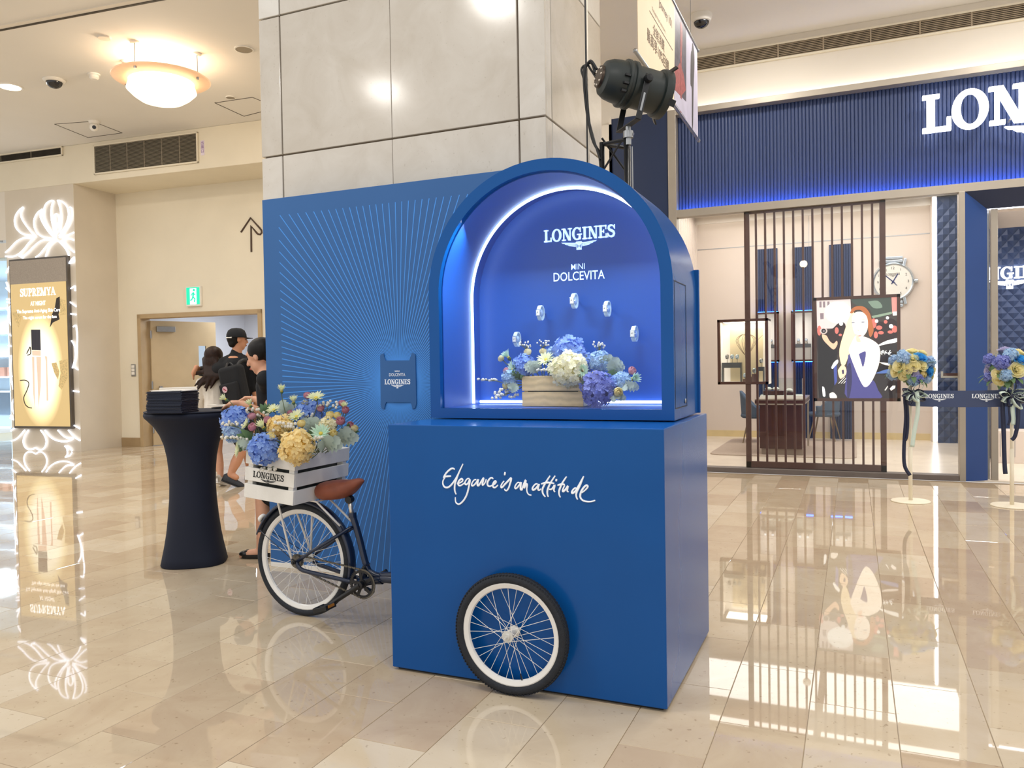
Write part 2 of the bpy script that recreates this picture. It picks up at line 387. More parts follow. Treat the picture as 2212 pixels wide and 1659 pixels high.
# --- floor: base slab, single tiles near by, one joined mass of tiles farther off
floor = struct('floor', MB().box(-16, -6, -.12, 8, 6.84, -.0025).box(-16, 6.84, -.12, -1.0, 14, -.0025), mat('floor_grout', '#8d7a60', .6, noise=(20, .15)), 'polished beige marble floor of the mall hall', 'floor')
TW, TL = .305, .61
tb = MB(); g_ = .0011; e_ = .0016
tb.add([(-TW/2+g_+e_, -TL/2+g_+e_, 0), (TW/2-g_-e_, -TL/2+g_+e_, 0), (TW/2-g_-e_, TL/2-g_-e_, 0), (-TW/2+g_+e_, TL/2-g_-e_, 0),
        (-TW/2+g_, -TL/2+g_, -.0014), (TW/2-g_, -TL/2+g_, -.0014), (TW/2-g_, TL/2-g_, -.0014), (-TW/2+g_, TL/2-g_, -.0014),
        (-TW/2+g_, -TL/2+g_, -.004), (TW/2-g_, -TL/2+g_, -.004), (TW/2-g_, TL/2-g_, -.004), (-TW/2+g_, TL/2-g_, -.004)],
       [(0, 1, 2, 3)] + [(a, b, (b if b % 4 else b) , a) for a, b in []] + [(4 + i, 4 + (i + 1) % 4, (i + 1) % 4, i) for i in range(4)] + [(8 + i, 8 + (i + 1) % 4, 4 + (i + 1) % 4, 4 + i) for i in range(4)])
tile_me = tb.mesh('floor_tile', M_TILE)
cells = []
for k in range(-46, 22):
    x = .21 + TW * (k + .5); off = .305 if (k % 2) else 0.0
    for j in range(-9, 15):
        y = off + TL * (j + .5)
        if (y - TL / 2 > 6.8 and x > -1.2) or (y + TL / 2 > 6.84 and x > -1.2): continue
        c = Vector((x, y, 0)); d = c - CAMP; z = d.dot(FW)
        px = FPX * d.dot(RT) / z + CX if z > .2 else -9999
        py = -FPX * d.dot(UP) / z + CY if z > .2 else 9999
        vis = z > .4 and -260 < px < 2460 and py < 1980
        cells.append((z if vis else 99 + abs(z), vis, x, y))
cells.sort()
far = MB(); nn = 0; rt_ = random.Random(3)
for z, vis, x, y in cells:
    ta, tb_ = rt_.uniform(-.0006, .0006), rt_.uniform(-.0005, .0005)
    hid = 0.03 < x - TW / 2 and x + TW / 2 < 1.2 and .03 < y - TL / 2 and y + TL / 2 < .93
    if hid: continue
    M = Matrix.Translation((x, y, rt_.uniform(-.0003, 0))) @ Euler((ta, tb_, 0)).to_matrix().to_4x4()
    if vis and nn < 296:
        inst('tile', tile_me, M, floor); nn += 1
    else:
        far.add([M @ v.co for v in tile_me.vertices], [tuple(p.vertices) for p in tile_me.polygons])
obj('floor_tiles', far, M_TILE, floor, kind='stuff')

# --- column with stone panels
CF = 1.5                                    # front plane of the column
cxL, cxR = PY(560, 100, CF).x, PY(1177, 150, CF).x
cyB = PX(1299, 200, cxR).y
zj = [PY(610, 335, CF).z, PY(605, 33, CF).z]; zj = [0, zj[0] - (zj[1] - zj[0]) , *zj, zj[1] + .95, 5.2]
zj = [0, .95, 1.9, PY(610, 335, CF).z, PY(604, 33, CF).z, 4.75, 5.2]
column = struct('column', MB().box(cxL + .02, CF + .02, 0, cxR - .02, cyB - .02, 5.2), M_DARKJ, 'square column clad in pale limestone panels behind the blue backdrop', 'column')
xj = [cxL, PY(607, 200, CF).x, PY(844, 150, CF).x, PY(1119, 150, CF).x, cxR]
yj = [CF, PX(1191, 150, cxR).y, PX(1267, 200, cxR).y, cyB]
J = .006
def panel(x0, y0, z0, x1, y1, z1): obj('stone_panel', MB().box(x0, y0, z0, x1, y1, z1), M_STONE, column, bevel=.0025, seg=1)
for i in range(len(zj) - 1):
    for a in range(4):
        jl = .0015 if a == 2 else J; jr = .0015 if a == 1 else J
        panel(xj[a] + (0 if a == 0 else jl), CF, zj[i] + J, xj[a + 1] - (0 if a == 3 else jr), CF + .03, zj[i + 1] - J)
    for a in range(3):
        panel(cxR - .03, yj[a] + (.0305 if a == 0 else J), zj[i] + J, cxR, yj[a + 1] - J, zj[i + 1] - J)
    panel(cxL, CF + .031, zj[i] + J, cxL + .03, cyB, zj[i + 1] - J)

# --- door wall, bulkhead and pillar on the left, turned 5 degrees
A5 = math.radians(5); UX = Vector((math.cos(A5), math.sin(A5), 0)); UN = Vector((-math.sin(A5), math.cos(A5), 0))
R5 = Matrix((UX, UN, Z3)).transposed()
P0 = PZ(175.5, 975.7); P1 = PZ(263, 964); P1 = Vector((P1.x, P1.y, 0))
def HB(x, y): return hit(x, y, P0, UN)       # on bulkhead / pillar front plane
def HW(x, y): return hit(x, y, P1, UN)       # on door wall plane
def loc5(p, base): d = Vector(p) - base; return d.dot(UX), d.dot(UN), p[2]
def fbox(mb, base, u0, u1, v0, v1, z0, z1):
    c = base + UX * (u0 + u1) / 2 + UN * (v0 + v1) / 2; c.z = (z0 + z1) / 2
    return mb.obox(c, (abs(u1 - u0), abs(v1 - v0), abs(z1 - z0)), R5)
B1 = Vector((P1.x, P1.y, 0)); B0 = Vector((P0.x, P0.y, 0))
dl = loc5(HW(298, 680), B1)[0]; dr = loc5(HW(566, 668), B1)[0]; DZ = 2.37
ow = dr - dl
wb = MB()
fbox(wb, B1, -.6, dl, 0, .18, 0, 5.2); fbox(wb, B1, dl, dr, 0, .18, DZ, 5.2); fbox(wb, B1, dr, 7.4, 0, .18, 0, 5.2)
struct('wall_back', wb, M_CREAM, 'cream wall with the service door and a painted arrow', 'wall')
zB = 4.55
dB = (B1 - B0).dot(UN)
bk = MB(); fbox(bk, B0, -9, 7.3, 0, dB + .02, zB, 5.2)
struct('trim_1', bk, M_CREAM, 'cream ceiling bulkhead carrying the air vents over the door wall', 'bulkhead', bevel=.01)
pl_ = MB(); u27 = loc5(HB(27.6, 975), B0)[0]
fbox(pl_, B0, u27, 0, 0, dB, 0, zB)
pillar = struct('wall_left', pl_, mat('pillar_paint', '#d8cdbb', .6, noise=(1.5, .05)), 'pale pillar that carries the glowing cosmetics poster and flower outline', 'pillar')
# skirting piece by the door
sk = MB(); fbox(sk, B1, .02, dl - .01, -.02, 0, 0, .16)
struct('baseboard_back', sk, mat('tan_skirting', '#a58c68', .45, noise=(5, .08)), 'tan skirting beside the service door', 'skirting')

# --- ceiling slab, dark slot, access hatches
cl = MB(); cl.box(-18, 3.9, 5.2, 12, 14, 5.4)
cl2 = [(-18, -4.2), (-9.9, -2.4), (-6.05, 2.3), (-4.7, 2.62), (-1.5, 1.6), (12, 1.6), (12, 3.9), (-18, 3.9)]
cl = MB(); cl.box(-18, 1.7, 5.2, 12, 14, 5.4)
ceiling = struct('ceiling', cl, M_CEIL, 'warm white plaster ceiling of the mall hall', 'ceiling')
sa, sb = PZ(0, 65, 5.2), PZ(342, 0, 5.2); sd = (sb - sa).normalized()
ts = MB(); ts.bar(sa - sd * 3 + Vector((0, 0, -.004)), sb + sd * 3 + Vector((0, 0, -.004)), .03, .006)
struct('trim_2', ts, M_SLOT, 'dark shadow slot running across the left ceiling', 'slot')
tw = MB(); off_ = Vector((sd.y, -sd.x, 0)) * .075
tw.bar(sa - sd * 3 + off_ + Vector((0, 0, -.006)), sb + sd * 3 + off_ + Vector((0, 0, -.006)), .05, .012)
struct('trim_3', tw, M_CREAMW, 'pale lip beside the dark ceiling slot', 'slot')
# ================================================================== kiosk: plinth, cabinet, wheel
W_, D_, H_ = 1.2336, .9608, 1.0967
M_BLUE = mat('kiosk_blue_satin', '#0d5096', .2, noise=(2.5, .05), spec=.25)
M_BLUED = mat('kiosk_blue_inside', '#0e4fa6', .42, noise=(2, .04))
M_LETTER = mat('white_letter', '#eef3fa', .4, emis='#eef3fa', st=.12, noise=(20, .02))
plinth = thing('display_plinth', (W_ / 2, D_ / 2, 0), 'large blue box plinth of the kiosk with white handwritten slogan', 'plinth')
box('body', (0, 0, .012), (W_, D_, H_), M_BLUE, plinth, bevel=.004, seg=2)
box('plinth_foot', (.02, .02, 0), (W_ - .02, D_ - .02, .0125), M_BLACK, plinth)
slog = [
 [(345,300),(330,287),(300,292),(255,330),(222,375),(212,400)], [(212,384),(255,382),(303,378)],
 [(232,392),(208,430),(205,470),(222,505),(255,515),(290,498),(330,452),(372,385),(410,305),(445,232)],
 [(445,232),(405,318),(372,400),(350,470),(345,530),(352,570),(364,597)],
 [(376,470),(410,458),(438,438),(440,418),(424,412),(400,432),(386,462),(392,486),(412,492),(440,478),(466,455)],
 [(522,408),(498,410),(476,436),(468,466),(482,480),(506,462),(528,415),(524,455),(512,520),(490,600),(455,665),(415,705),(388,713),(362,695),(354,662),(354,630)],
 [(604,420),(580,424),(556,455),(548,485),(560,495),(588,475),(614,440),(628,418),(620,455),(618,486),(632,490),(652,462),(674,425),(690,402),(688,430),(676,470),(680,487),(696,474),(714,445),(722,415)],
 [(806,412),(790,398),(766,408),(744,438),(736,470),(746,495),(770,500),(796,486)],
 [(794,490),(822,474),(840,450),(832,438),(814,452),(802,480),(804,505),(822,516),(844,504),(862,484)],
 [(948,330),(942,368)],
 [(936,436),(914,464),(898,495),(902,515),(918,508),(942,480),(980,440),(1018,402),(1018,430),(1006,470),(990,520),(968,550),(950,548),(940,530)],
 [(1122,458),(1100,455),(1076,482),(1064,512),(1074,528),(1098,510),(1126,472),(1140,452),(1134,490),(1132,530),(1146,542),(1160,505),(1178,460),(1194,425),(1192,455),(1180,500),(1176,520),(1190,495),(1208,472),(1212,490),(1206,530),(1212,570),(1230,598),(1262,607)],
 [(1336,472),(1312,474),(1286,500),(1274,528),(1284,545),(1310,530),(1338,498),(1354,474),(1344,510),(1342,540),(1356,548),(1374,530)],
 [(1485,374),(1462,408),(1436,450),(1408,500),(1394,535),(1396,575),(1410,605),(1430,626)], [(1380,472),(1420,460),(1470,456),(1535,466)],
 [(1546,374),(1514,420),(1484,470),(1462,520),(1452,560),(1454,600),(1464,626)], [(1562,412),(1556,440)],
 [(1474,535),(1500,535),(1524,510),(1540,485),(1534,520),(1530,548),(1544,568)],
 [(1682,384),(1658,418),(1628,466),(1604,520),(1592,560),(1594,600),(1608,632)], [(1574,488),(1620,476),(1662,480)],
 [(1660,488),(1644,520),(1634,552),(1644,562),(1668,540),(1690,508),(1700,496),(1692,530),(1690,558),(1706,566)],
 [(1796,520),(1776,524),(1752,552),(1744,575),(1756,582),(1786,558),(1822,500),(1858,432),(1886,380)],
 [(1886,380),(1862,440),(1834,505),(1806,560),(1796,600),(1802,635),(1814,658)],
 [(1862,578),(1896,552),(1926,522),(1936,500),(1920,488),(1892,508),(1862,550),(1846,595),(1848,635),(1876,668),(1922,682),(1976,682),(2024,668)]]
mb = MB()
for st_ in slog:
    pts = [PY(920 + x / 5.53, 960 + y / 5.53, 0) for x, y in st_]
    pts = [Vector((p.x, -.0012, p.z)) for p in smooth_path(pts, 4)]
    n = len(pts)
    mb.tube(pts, [.0042 * (.62 + .38 * math.sin(PI * min(1, max(0, (i + .5) / n)))) for i in range(n)], 6)
obj('slogan_lettering', mb, M_LETTER, plinth, label='white handwritten slogan lettering')

# --- arched display cabinet
AX0, AX1, AY0, AY1 = .018, 1.2, .36, .905
AC = (AX0 + AX1) / 2; AR = (AX1 - AX0) / 2; AZ0 = H_ + .006; ASP = 1.69
IR = AR - .054
cab = thing('display_cabinet', (AC, (AY0 + AY1) / 2, AZ0), 'arched blue showcase with lit niche standing on the blue plinth', 'showcase')
def arch(r, zb, n=40): return [(AC + r, zb)] + [(AC + r * math.cos(PI * i / n), ASP + r * math.sin(PI * i / n)) for i in range(n + 1)] + [(AC - r, zb)]
def arch_ring(mb, ro, ri, zo, zi, y0, y1):
    O = arch(ro, zo); I = arch(ri, zi); n = len(O)
    vs = [(x, y0, z) for x, z in O] + [(x, y0, z) for x, z in I] + [(x, y1, z) for x, z in O] + [(x, y1, z) for x, z in I]
    fs = []
    for i in range(n - 1):
        fs += [(i, i + 1, n + i + 1, n + i), (2*n + i + 1, 2*n + i, 3*n + i, 3*n + i + 1), (i + 1, i, 2*n + i, 2*n + i + 1), (n + i, n + i + 1, 3*n + i + 1, 3*n + i)]
    return mb.add(vs, fs)
SIL = 1.149
mb = MB(); arch_ring(mb, AR, IR, SIL, SIL, AY0, AY0 + .045); mb.box(AC - AR, AY0, AZ0, AC + AR, AY0 + .045, SIL)
obj('front_frame', mb, M_BLUE, cab, autos=.5)
mb = MB(); arch_ring(mb, AR - .001, IR, AZ0 + .04, AZ0 + .04, AY0 + .045, AY1); mb.box(AC - AR + .001, AY0 + .045, AZ0, AC + AR - .001, AY1, AZ0 + .04)
obj('shell', mb, M_BLUE, cab, autos=.5)
YB = .80
O = arch(IR + .003, SIL - .01)
mb = MB(); mb.add([(x, YB, z) for x, z in O] + [(x, YB + .02, z) for x, z in O], [tuple(range(len(O)))] + [(i, (i + 1) % len(O), len(O) + (i + 1) % len(O), len(O) + i) for i in range(len(O))])
obj('back_panel', mb, M_BLUED, cab)
mb = MB(); arch_ring(mb, IR + .002, IR - .006, SIL, SIL, AY0 + .03, YB)
obj('niche_lining', mb, M_BLUED, cab, autos=.5)
box('niche_floor', (AC - IR, AY0 + .02, SIL - .03), (AC + IR, YB, SIL), M_BLUED, cab)
M_LED = mat('cool_led', '#ffffff', .5, emis='#cfe6ff', st=6.5, noise=(5, .01))
YL = .70
lp = [(x, YL, z) for x, z in arch(IR - .012, SIL + .006, 60)]
obj('led_strip', MB().tube(lp, .0075, 6), M_LED, cab, label='cool white light strip around the niche')
obj('led_strip', MB().tube([(AC - IR + .012, YL + .075, SIL + .012), (AC + IR - .012, YL + .075, SIL + .012)], .0065, 6), M_LED, cab)
O = arch(IR + .004, SIL - .004)
glass_mat('cabinet_glass', (.97, .985, 1), .9)
mb = MB(); mb.add([(x, AY0 + .022, z) for x, z in O], [tuple(range(len(O)))])
obj('glass_pane', mb, MATS['cabinet_glass'], cab)
mb = MB(); c = PY(1251, 520, YB); brand(mb, (PY(1251, 518, YB).x, YB - .001, PY(1251, 518, YB).z), X3, Z3, .375, .004)
M_LIT = mat('lit_letter', '#dff1ff', .4, emis='#c4e6ff', st=.75, noise=(9, .02))
obj('brand_lettering', mb, M_LIT, cab)
mb = MB(); q = PY(1249, 582, YB); text(mb, 'MINI', (q.x, YB - .0025, q.z), X3, Z3, .030, width=.072, bold=.004)
q = PY(1251, 605, YB); text(mb, 'DOLCEVITA', (q.x, YB - .0025, q.z), X3, Z3, .045, width=.27, bold=.008)
obj('product_lettering', mb, M_LIT, cab)
# side access door with lock on the right flank
ya, yb_, za, zb_ = PX(1458, 760, AX1).y, PX(1484, 870, AX1).y, 1.153, 1.70
mb = MB()
for a, b in (((ya, za), (ya, zb_)), ((ya, zb_), (yb_, zb_)), ((ya, za), (yb_, za)), ((yb_, za), (yb_, zb_))):
    mb.bar((AX1 + .0004, a[0], a[1]), (AX1 + .0004, b[0], b[1]), .004, .0012, (1, 0, 0))
obj('access_door_gap', mb, M_BLACK, cab, label='dark joint of a hinged side door')
q = PX(1480, 866, AX1)
obj('lock', MB().lathe([(0, 0), (.011, 0), (.011, .004), (.006, .005), (0, .005)], 12, (AX1 - .0005, q.y, q.z), basis((1, 0, 0))), M_GREYMETAL, cab, smooth=True)
mb = MB(); mb.box(AX1 - .03, AY1, AZ0, AX1 + .012, AY1 + .02, 1.80)
obj('rear_flange', mb, M_BLUE, cab, bevel=.003)

# --- loose wheel mounted on the plinth front
M_TYRE = mat('black_rubber', '#1b2029', .7, noise=(60, .25), bump=(220, .25))
M_RIM = mat('white_rim_enamel', '#eceae6', .35, noise=(6, .03))
M_HUB = mat('white_hub', '#d8d6d0', .4, noise=(30, .12))
def wheel(root, c, R, tr, ri, nsp, hubw, hubr, ro=0., rimw=.024, spoke_r=.0011, mats=None, fl=.9, parts=None):
    """upright wheel in the XZ plane about c; parts under root"""
    Mt = Matrix.Rotation(ro, 3, 'Y')
    c = Vector(c); B = basis((0, -1, 0))
    prof = [(R - tr + tr * math.cos(a), tr * .95 * math.sin(a)) for a in [2 * PI * i / 14 for i in range(14)]]
    obj('tyre', MB().lathe(prof, 64, c, B, closed=True), M_TYRE, root, smooth=True)
    r1 = R - 2 * tr + .007
    prof = [(r1, -rimw / 2), (r1, rimw / 2), (r1 - .006, rimw / 2 + .002), (ri, rimw * .36), (ri - .004, 0), (ri, -rimw * .36), (r1 - .006, -rimw / 2 - .002)]
    obj('rim', MB().lathe(prof, 64, c, B, closed=True), M_RIM, root, autos=.6)
    h = hubw / 2
    prof = [(0, -h - .03), (.0045, -h - .03), (.0045, -h - .008), (.012, -h - .008), (.013, -h), (hubr, -h), (hubr, -h + .004), (hubr * .55, -h + .010), (hubr * .5, h - .010), (hubr, h - .004), (hubr, h), (.013, h), (.012, h + .008), (.0045, h + .008), (.0045, h + .03), (0, h + .03)]
    obj('hub', MB().lathe(prof, 20, c, B), M_HUB, root, autos=.6)
    for i in range(nsp):
        side = 1 if i % 2 else -1
        a = 2 * PI * i / nsp + ro; cross = (1 if (i // 2) % 2 else -1) * math.radians(72)
        b = a + cross
        p0 = c + Vector((math.cos(b) * hubr * fl, side * h * .92, math.sin(b) * hubr * fl)); p1 = c + Vector((math.cos(a) * (ri + .002), side * .003, math.sin(a) * (ri + .002)))
        obj('spoke', MB().tube([p0, p1], spoke_r, 5), M_RIM, root)
wc = Vector((.607, -.058, .2505))
lw = thing('mounted_wheel', wc, 'white spoked wheel with black tyre', None); lw.parent = plinth; lw.location = wc - WL[plinth.name]
wheel(lw, wc, .2505, .022, .191, 32, .076, .024, .05)
mb = MB()
for i in range(110):
    a = 2 * PI * i / 110
    for y, s in ((-.013, 1), (.0, -1), (.013, 1)):
        rr = .2505 - .022 + math.sqrt(.022 ** 2 - (y) ** 2) - .001
        Mx = Matrix((Vector((math.cos(a), 0, math.sin(a))), Vector((0, 1, 0)), Vector((-math.sin(a), 0, math.cos(a))))).transposed()
        mb.obox(wc + Mx @ Vector((rr, y, s * .003)), (.003, .011, .008), Mx)
obj('tread', mb, M_TYRE, lw, kind='stuff')
vp = wc + Vector((math.cos(-1.32) * .188, -.004, math.sin(-1.32) * .188))
obj('valve', MB().tube([vp, vp + (wc - vp).normalized() * .026], .0032, 6), M_BLACK, lw)
mb = MB().lathe([(.0, 0), (.014, 0), (.014, .0225), (0, .0225)], 14, (wc.x, -.0245, wc.z), basis((0, 1, 0)))
obj('axle_mount', mb, M_HUB, lw, autos=.6)
# ================================================================== bicycle
M_NAVY = mat('navy_gloss_paint', '#1a2740', .25, spec=.6, noise=(8, .05))
M_CHAIN = mat('chain_steel', '#6e6a62', .4, .8, noise=(200, .4))
M_BLKPL = mat('black_plastic', '#17181b', .45, noise=(40, .2))
M_SADDLE = mat('brown_leather', '#8a4a33', .55, noise=(26, .12), bump=(160, .12))
M_CHROME = mat('satin_aluminium', '#d9cfc0', .28, .85, noise=(10, .05))
BY = .49
bc = Vector((-.867, BY, .3105))
bike = thing('bicycle', (bc.x, BY, 0), 'navy city bicycle rear half with brown saddle joined to the blue plinth', 'bicycle')
def Bp(x, y, dy=0.): return PY(530 + x / 4.74, 1000 + y / 4.74, BY + dy)
rw = thing('rear_wheel', bc, None, None); rw.parent = bike; rw.location = bc - WL[bike.name]
wheel(rw, bc, .3105, .0205, .253, 36, .105, .028, .03, spoke_r=.0013)
# frame tubes
bb = Bp(1195, 1232); st0 = Bp(1098, 535); st1 = Bp(1165, 760); st2 = Bp(1243, 1062)
fr = MB()
fr.tube(smooth_path([st0, st1, st2, Bp(1300, 1132), Bp(1385, 1158), Bp(1450, 1148), Vector((-.002, BY, Bp(1500, 1140).z + .02))], 5), .0175, 12)
fr.tube(smooth_path([bb + Vector((-.02, 0, 0)), Bp(1300, 1200), Bp(1400, 1196), Bp(1450, 1185), Vector((-.002, BY, Bp(1500, 1178).z))], 4), .024, 12)
fr.tube([st2 + Vector((0, 0, .02)), bb], .019, 12)
fr.tube([bb + Vector((0, -.038, 0)), bb + Vector((0, .038, 0))], .024, 14)
obj('frame', fr, M_NAVY, bike, autos=.8)
for sg in (-1, 1):
    ax = bc + Vector((.006, sg * .066, 0)); tp = Bp(1092, 660) + Vector((0, sg * .022, 0))
    obj('seat_stay', MB().tube([ax, bc + Vector((.09, sg * .062, .055)), tp], .0095, 10), M_NAVY, bike, smooth=True)
    cb = bb + Vector((-.03, sg * .034, .012))
    obj('chain_stay', MB().tube(smooth_path([ax, bc + Vector((.03, sg * .066, -.034)), bc + Vector((.10, sg * .062, -.05)), cb], 4), .0115, 10), M_NAVY, bike, smooth=True)
    obj('axle_nut', MB().lathe([(0, 0), (.011, 0), (.011, .012), (.007, .013), (.007, .02), (0, .021)], 10, bc + Vector((0, sg * .078, 0)) - Vector((0, sg * .004, 0)), basis((0, sg, 0))), M_CHROME if sg > 0 else M_BLKPL, bike, autos=.6)
obj('brake_bridge', MB().tube([Bp(1092, 660) + Vector((0, -.03, 0)), Bp(1092, 660) + Vector((0, .03, 0))], .009, 8), M_NAVY, bike, smooth=True)
# seat post, clamp, saddle
sp0, sp1 = Bp(1094, 545), Bp(1068, 385)
obj('seat_post', MB().tube([sp0 - (sp1 - sp0) * .25, sp1 + (sp1 - sp0) * .08], .0125, 14), M_CHROME, bike, smooth=True)
obj('seat_clamp', MB().lathe([(.0, -.012), (.021, -.012), (.022, 0), (.021, .012), (0, .012)], 16, st0, basis(sp1 - sp0)), M_NAVY, bike, autos=.5)
sa_, sb_ = Bp(752, 300), Bp(1216, 178)
sd_ = (sb_ - sa_).normalized(); sl = (sb_ - sa_).length; su = Vector((-sd_.z, 0, sd_.x))
SADT = [(752, 270), (766, 214), (800, 190), (870, 177), (950, 172), (1050, 176), (1100, 169), (1150, 156), (1190, 158), (1215, 182)]
SADB = [(752, 272), (770, 330), (810, 366), (880, 378), (960, 372), (1030, 358), (1080, 325), (1130, 277), (1180, 226), (1215, 186)]
SADW = [.004, .055, .085, .100, .098, .078, .058, .040, .028, .004]
NC = 18; rows = []
pts_t = [Bp(x, y) for x, y in SADT]; pts_b = [Bp(x, y) for x, y in SADB]
for pt_, pb_, hw in zip(pts_t, pts_b, SADW):
    c_ = (pt_ + pb_) / 2; hh = max(.002, (pt_ - pb_).length / 2); row = []
    for j in range(NC):
        a = 2 * PI * j / NC; cx_, sx_ = math.cos(a), math.sin(a)
        row.append(c_ + Vector((0, 1, 0)) * (hw * (abs(cx_) ** .8) * (1 if cx_ > 0 else -1)) + Vector((0, 0, 1)) * (hh * (abs(sx_) ** .85) * (1 if sx_ > 0 else -1)))
    rows.append(row)
mb = MB(); mb.add([p for r in rows for p in r], [(i * NC + j, i * NC + (j + 1) % NC, (i + 1) * NC + (j + 1) % NC, (i + 1) * NC + j) for i in range(len(rows) - 1) for j in range(NC)])
obj('saddle', mb, M_SADDLE, bike, label='brown leather saddle', smooth=True, sub=2)
for sg in (-1, 1):
    obj('saddle_rail', MB().tube(smooth_path([sa_ + sd_ * .05 + Vector((0, sg * .045, -.018)), sa_ + sd_ * .11 + Vector((0, sg * .024, -.036)), sa_ + sd_ * .2 + Vector((0, sg * .02, -.034)), sb_ - sd_ * .03 + Vector((0, sg * .008, -.012))], 4), .004, 6), M_BLKPL, bike)
    obj('saddle_spring', MB().tube([sa_ + sd_ * .055 + Vector((.011 * math.cos(a), sg * .05 + .011 * math.sin(a), -.012 - .03 * i / 40)) for i, a in enumerate([i * .75 for i in range(40)])], .0026, 5), M_BLKPL, bike)
obj('saddle_clamp', MB().lathe([(0, -.016), (.02, -.016), (.022, 0), (.02, .016), (0, .016)], 14, sp1 + Vector((0, 0, .006)), basis((0, 1, 0))), M_BLKPL, bike, autos=.5)
# mudguard
mb = MB(); NA = 48; prof = [(-.028, -.012), (-.026, -.002), (-.014, .005), (0, .007), (.014, .005), (.026, -.002), (.028, -.012)]
vs = []
for i in range(NA + 1):
    a = math.radians(158 - 176 * i / NA)
    for y, r in prof:
        rr = .325 + r; vs.append(bc + Vector((rr * math.cos(a), y, rr * math.sin(a))))
K = len(prof)
mb.add(vs, [(i * K + j, i * K + j + 1, (i + 1) * K + j + 1, (i + 1) * K + j) for i in range(NA) for j in range(K - 1)])
o = obj('mudguard', mb, M_NAVY, bike, smooth=True); sm = o.modifiers.new('thick', 'SOLIDIFY'); sm.thickness = .002
q = bc + Vector((.338 * math.cos(math.radians(143)), 0, .338 * math.sin(math.radians(143)))); n_ = (q - bc).normalized()
obj('rear_reflector', MB().lathe([(0, 0), (.024, 0), (.026, .008), (.022, .02), (0, .026)], 16, q, basis(n_)), mat('reflector_white', '#f0efec', .25, noise=(20, .02)), bike, label='white round rear reflector', smooth=True)
obj('reflector_bracket', MB().bar(q - n_ * .012, q + n_ * .004, .02, .02, (0, 1, 0)), M_BLKPL, bike)
for sg in (-1, 1):
    a = math.radians(152); e = bc + Vector((.318 * math.cos(a), sg * .026, .318 * math.sin(a)))
    obj('mudguard_stay', MB().tube([e, bc + Vector((0, sg * .07, 0))], .0022, 5), M_NAVY, bike)
# rack
CM = Matrix.Translation((-.885, .49, .791)) @ Matrix.Rotation(.095, 4, 'Y'); CA, CB_, CH = .32, .475, .253
def Cp(x, y, z): return CM @ Vector((x, y, z))
for sg in (-1, 1):
    y = sg * .055
    a, b = Cp(-.19, y, -CH / 2 - .007), Cp(.17, y, -CH / 2 - .007)
    end = Bp(1058, 606) if sg > 0 else Bp(1000, 636); end = Vector((end.x, BY + sg * .026, end.z))
    obj('rack_bar', MB().tube([a, b, end], .006, 8), M_RIM, bike, smooth=True)
    for f in (-.10, .06):
        p = Cp(f, y, -CH / 2 - .007); e = bc + Vector((-.012, sg * .083, .02))
        if f > 0 and sg < 0: continue
        obj('rack_leg', MB().tube([p, p + (e - p) * .15, e], .006, 8), M_RIM, bike, smooth=True)
for f in (-.19, -.06, .06, .17):
    obj('rack_slat', MB().tube([Cp(f, -.055, -CH / 2 - .007), Cp(f, .055, -CH / 2 - .007)], .005, 8), M_RIM, bike, smooth=True)
# chain set
cc = Bp(1196, 1240, -.052); cc = Vector((cc.x, BY - .052, cc.z)); CB3 = basis((0, -1, 0))
mb = MB()
mb.lathe([(.060, -.0018), (.0735, -.0018), (.0735, .0018), (.060, .0018)], 48, cc, CB3, closed=True)
mb.lathe([(.0, -.004), (.024, -.004), (.024, .004), (0, .004)], 20, cc, CB3)
for k in range(5):
    a = 2 * PI * k / 5 + .5; d = Vector((math.cos(a), 0, math.sin(a)))
    mb.bar(cc + d * .02, cc + d * .063, .017, .004, (0, 1, 0))
for k in range(44):
    a = 2 * PI * k / 44; d = Vector((math.cos(a), 0, math.sin(a)))
    mb.bar(cc + d * .0725, cc + d * .0785, .004, .0024, (0, 1, 0))
obj('chainring', mb, M_BLKPL, bike)
pe = Bp(880, 1445, -.075); pe = Vector((pe.x, BY - .075, pe.z)); ca = cc + Vector((0, -.02, 0))
mb = MB(); mb.tube([ca, ca + (pe - ca) * .4, pe], [.0155, .0125, .0115], 10); mb.lathe([(0, -.014), (.017, -.014), (.018, .008), (0, .01)], 14, ca, CB3)
obj('crank_arm', mb, M_BLKPL, bike, autos=.7)
obj('crank_arm', MB().tube([cc + Vector((0, .125, 0)), cc + (cc - pe) * .35 + Vector((0, .13, .0))], [.0145, .0115], 10), M_BLKPL, bike, autos=.7)
pd = thing('pedal', pe, None, None); pd.parent = bike; pd.location = pe - WL[bike.name]
pm = Euler((0, -.25, 0)).to_matrix(); pcn = pe + Vector((0, -.058, -.002))
mb = MB()
for sx in (-1, 1): mb.obox(pcn + pm @ Vector((sx * .036, 0, 0)), (.014, .088, .026), pm)
for sy in (-1, 0, 1): mb.obox(pcn + pm @ Vector((0, sy * .038, 0)), (.07, .012, .022), pm)
obj('pedal_body', mb, M_BLKPL, pd, bevel=.003)
for sx in (-1, 1): obj('pedal_reflector', MB().obox(pcn + pm @ Vector((sx * .0445, 0, .004)), (.004, .05, .014), pm), mat('amber_reflector', '#b5772a', .3, noise=(90, .2)), pd, label='amber pedal reflector')
obj('pedal_axle', MB().tube([pe + Vector((0, .01, 0)), pe + Vector((0, -.1, -.002))], .005, 8), M_CHAIN, pd)
sc_ = bc + Vector((0, -.052, 0))
mb = MB().lathe([(.012, -.012), (.034, -.012), (.036, 0), (.034, .012), (.012, .012)], 26, sc_, CB3)
obj('freewheel', mb, M_CHAIN, bike, autos=.5)
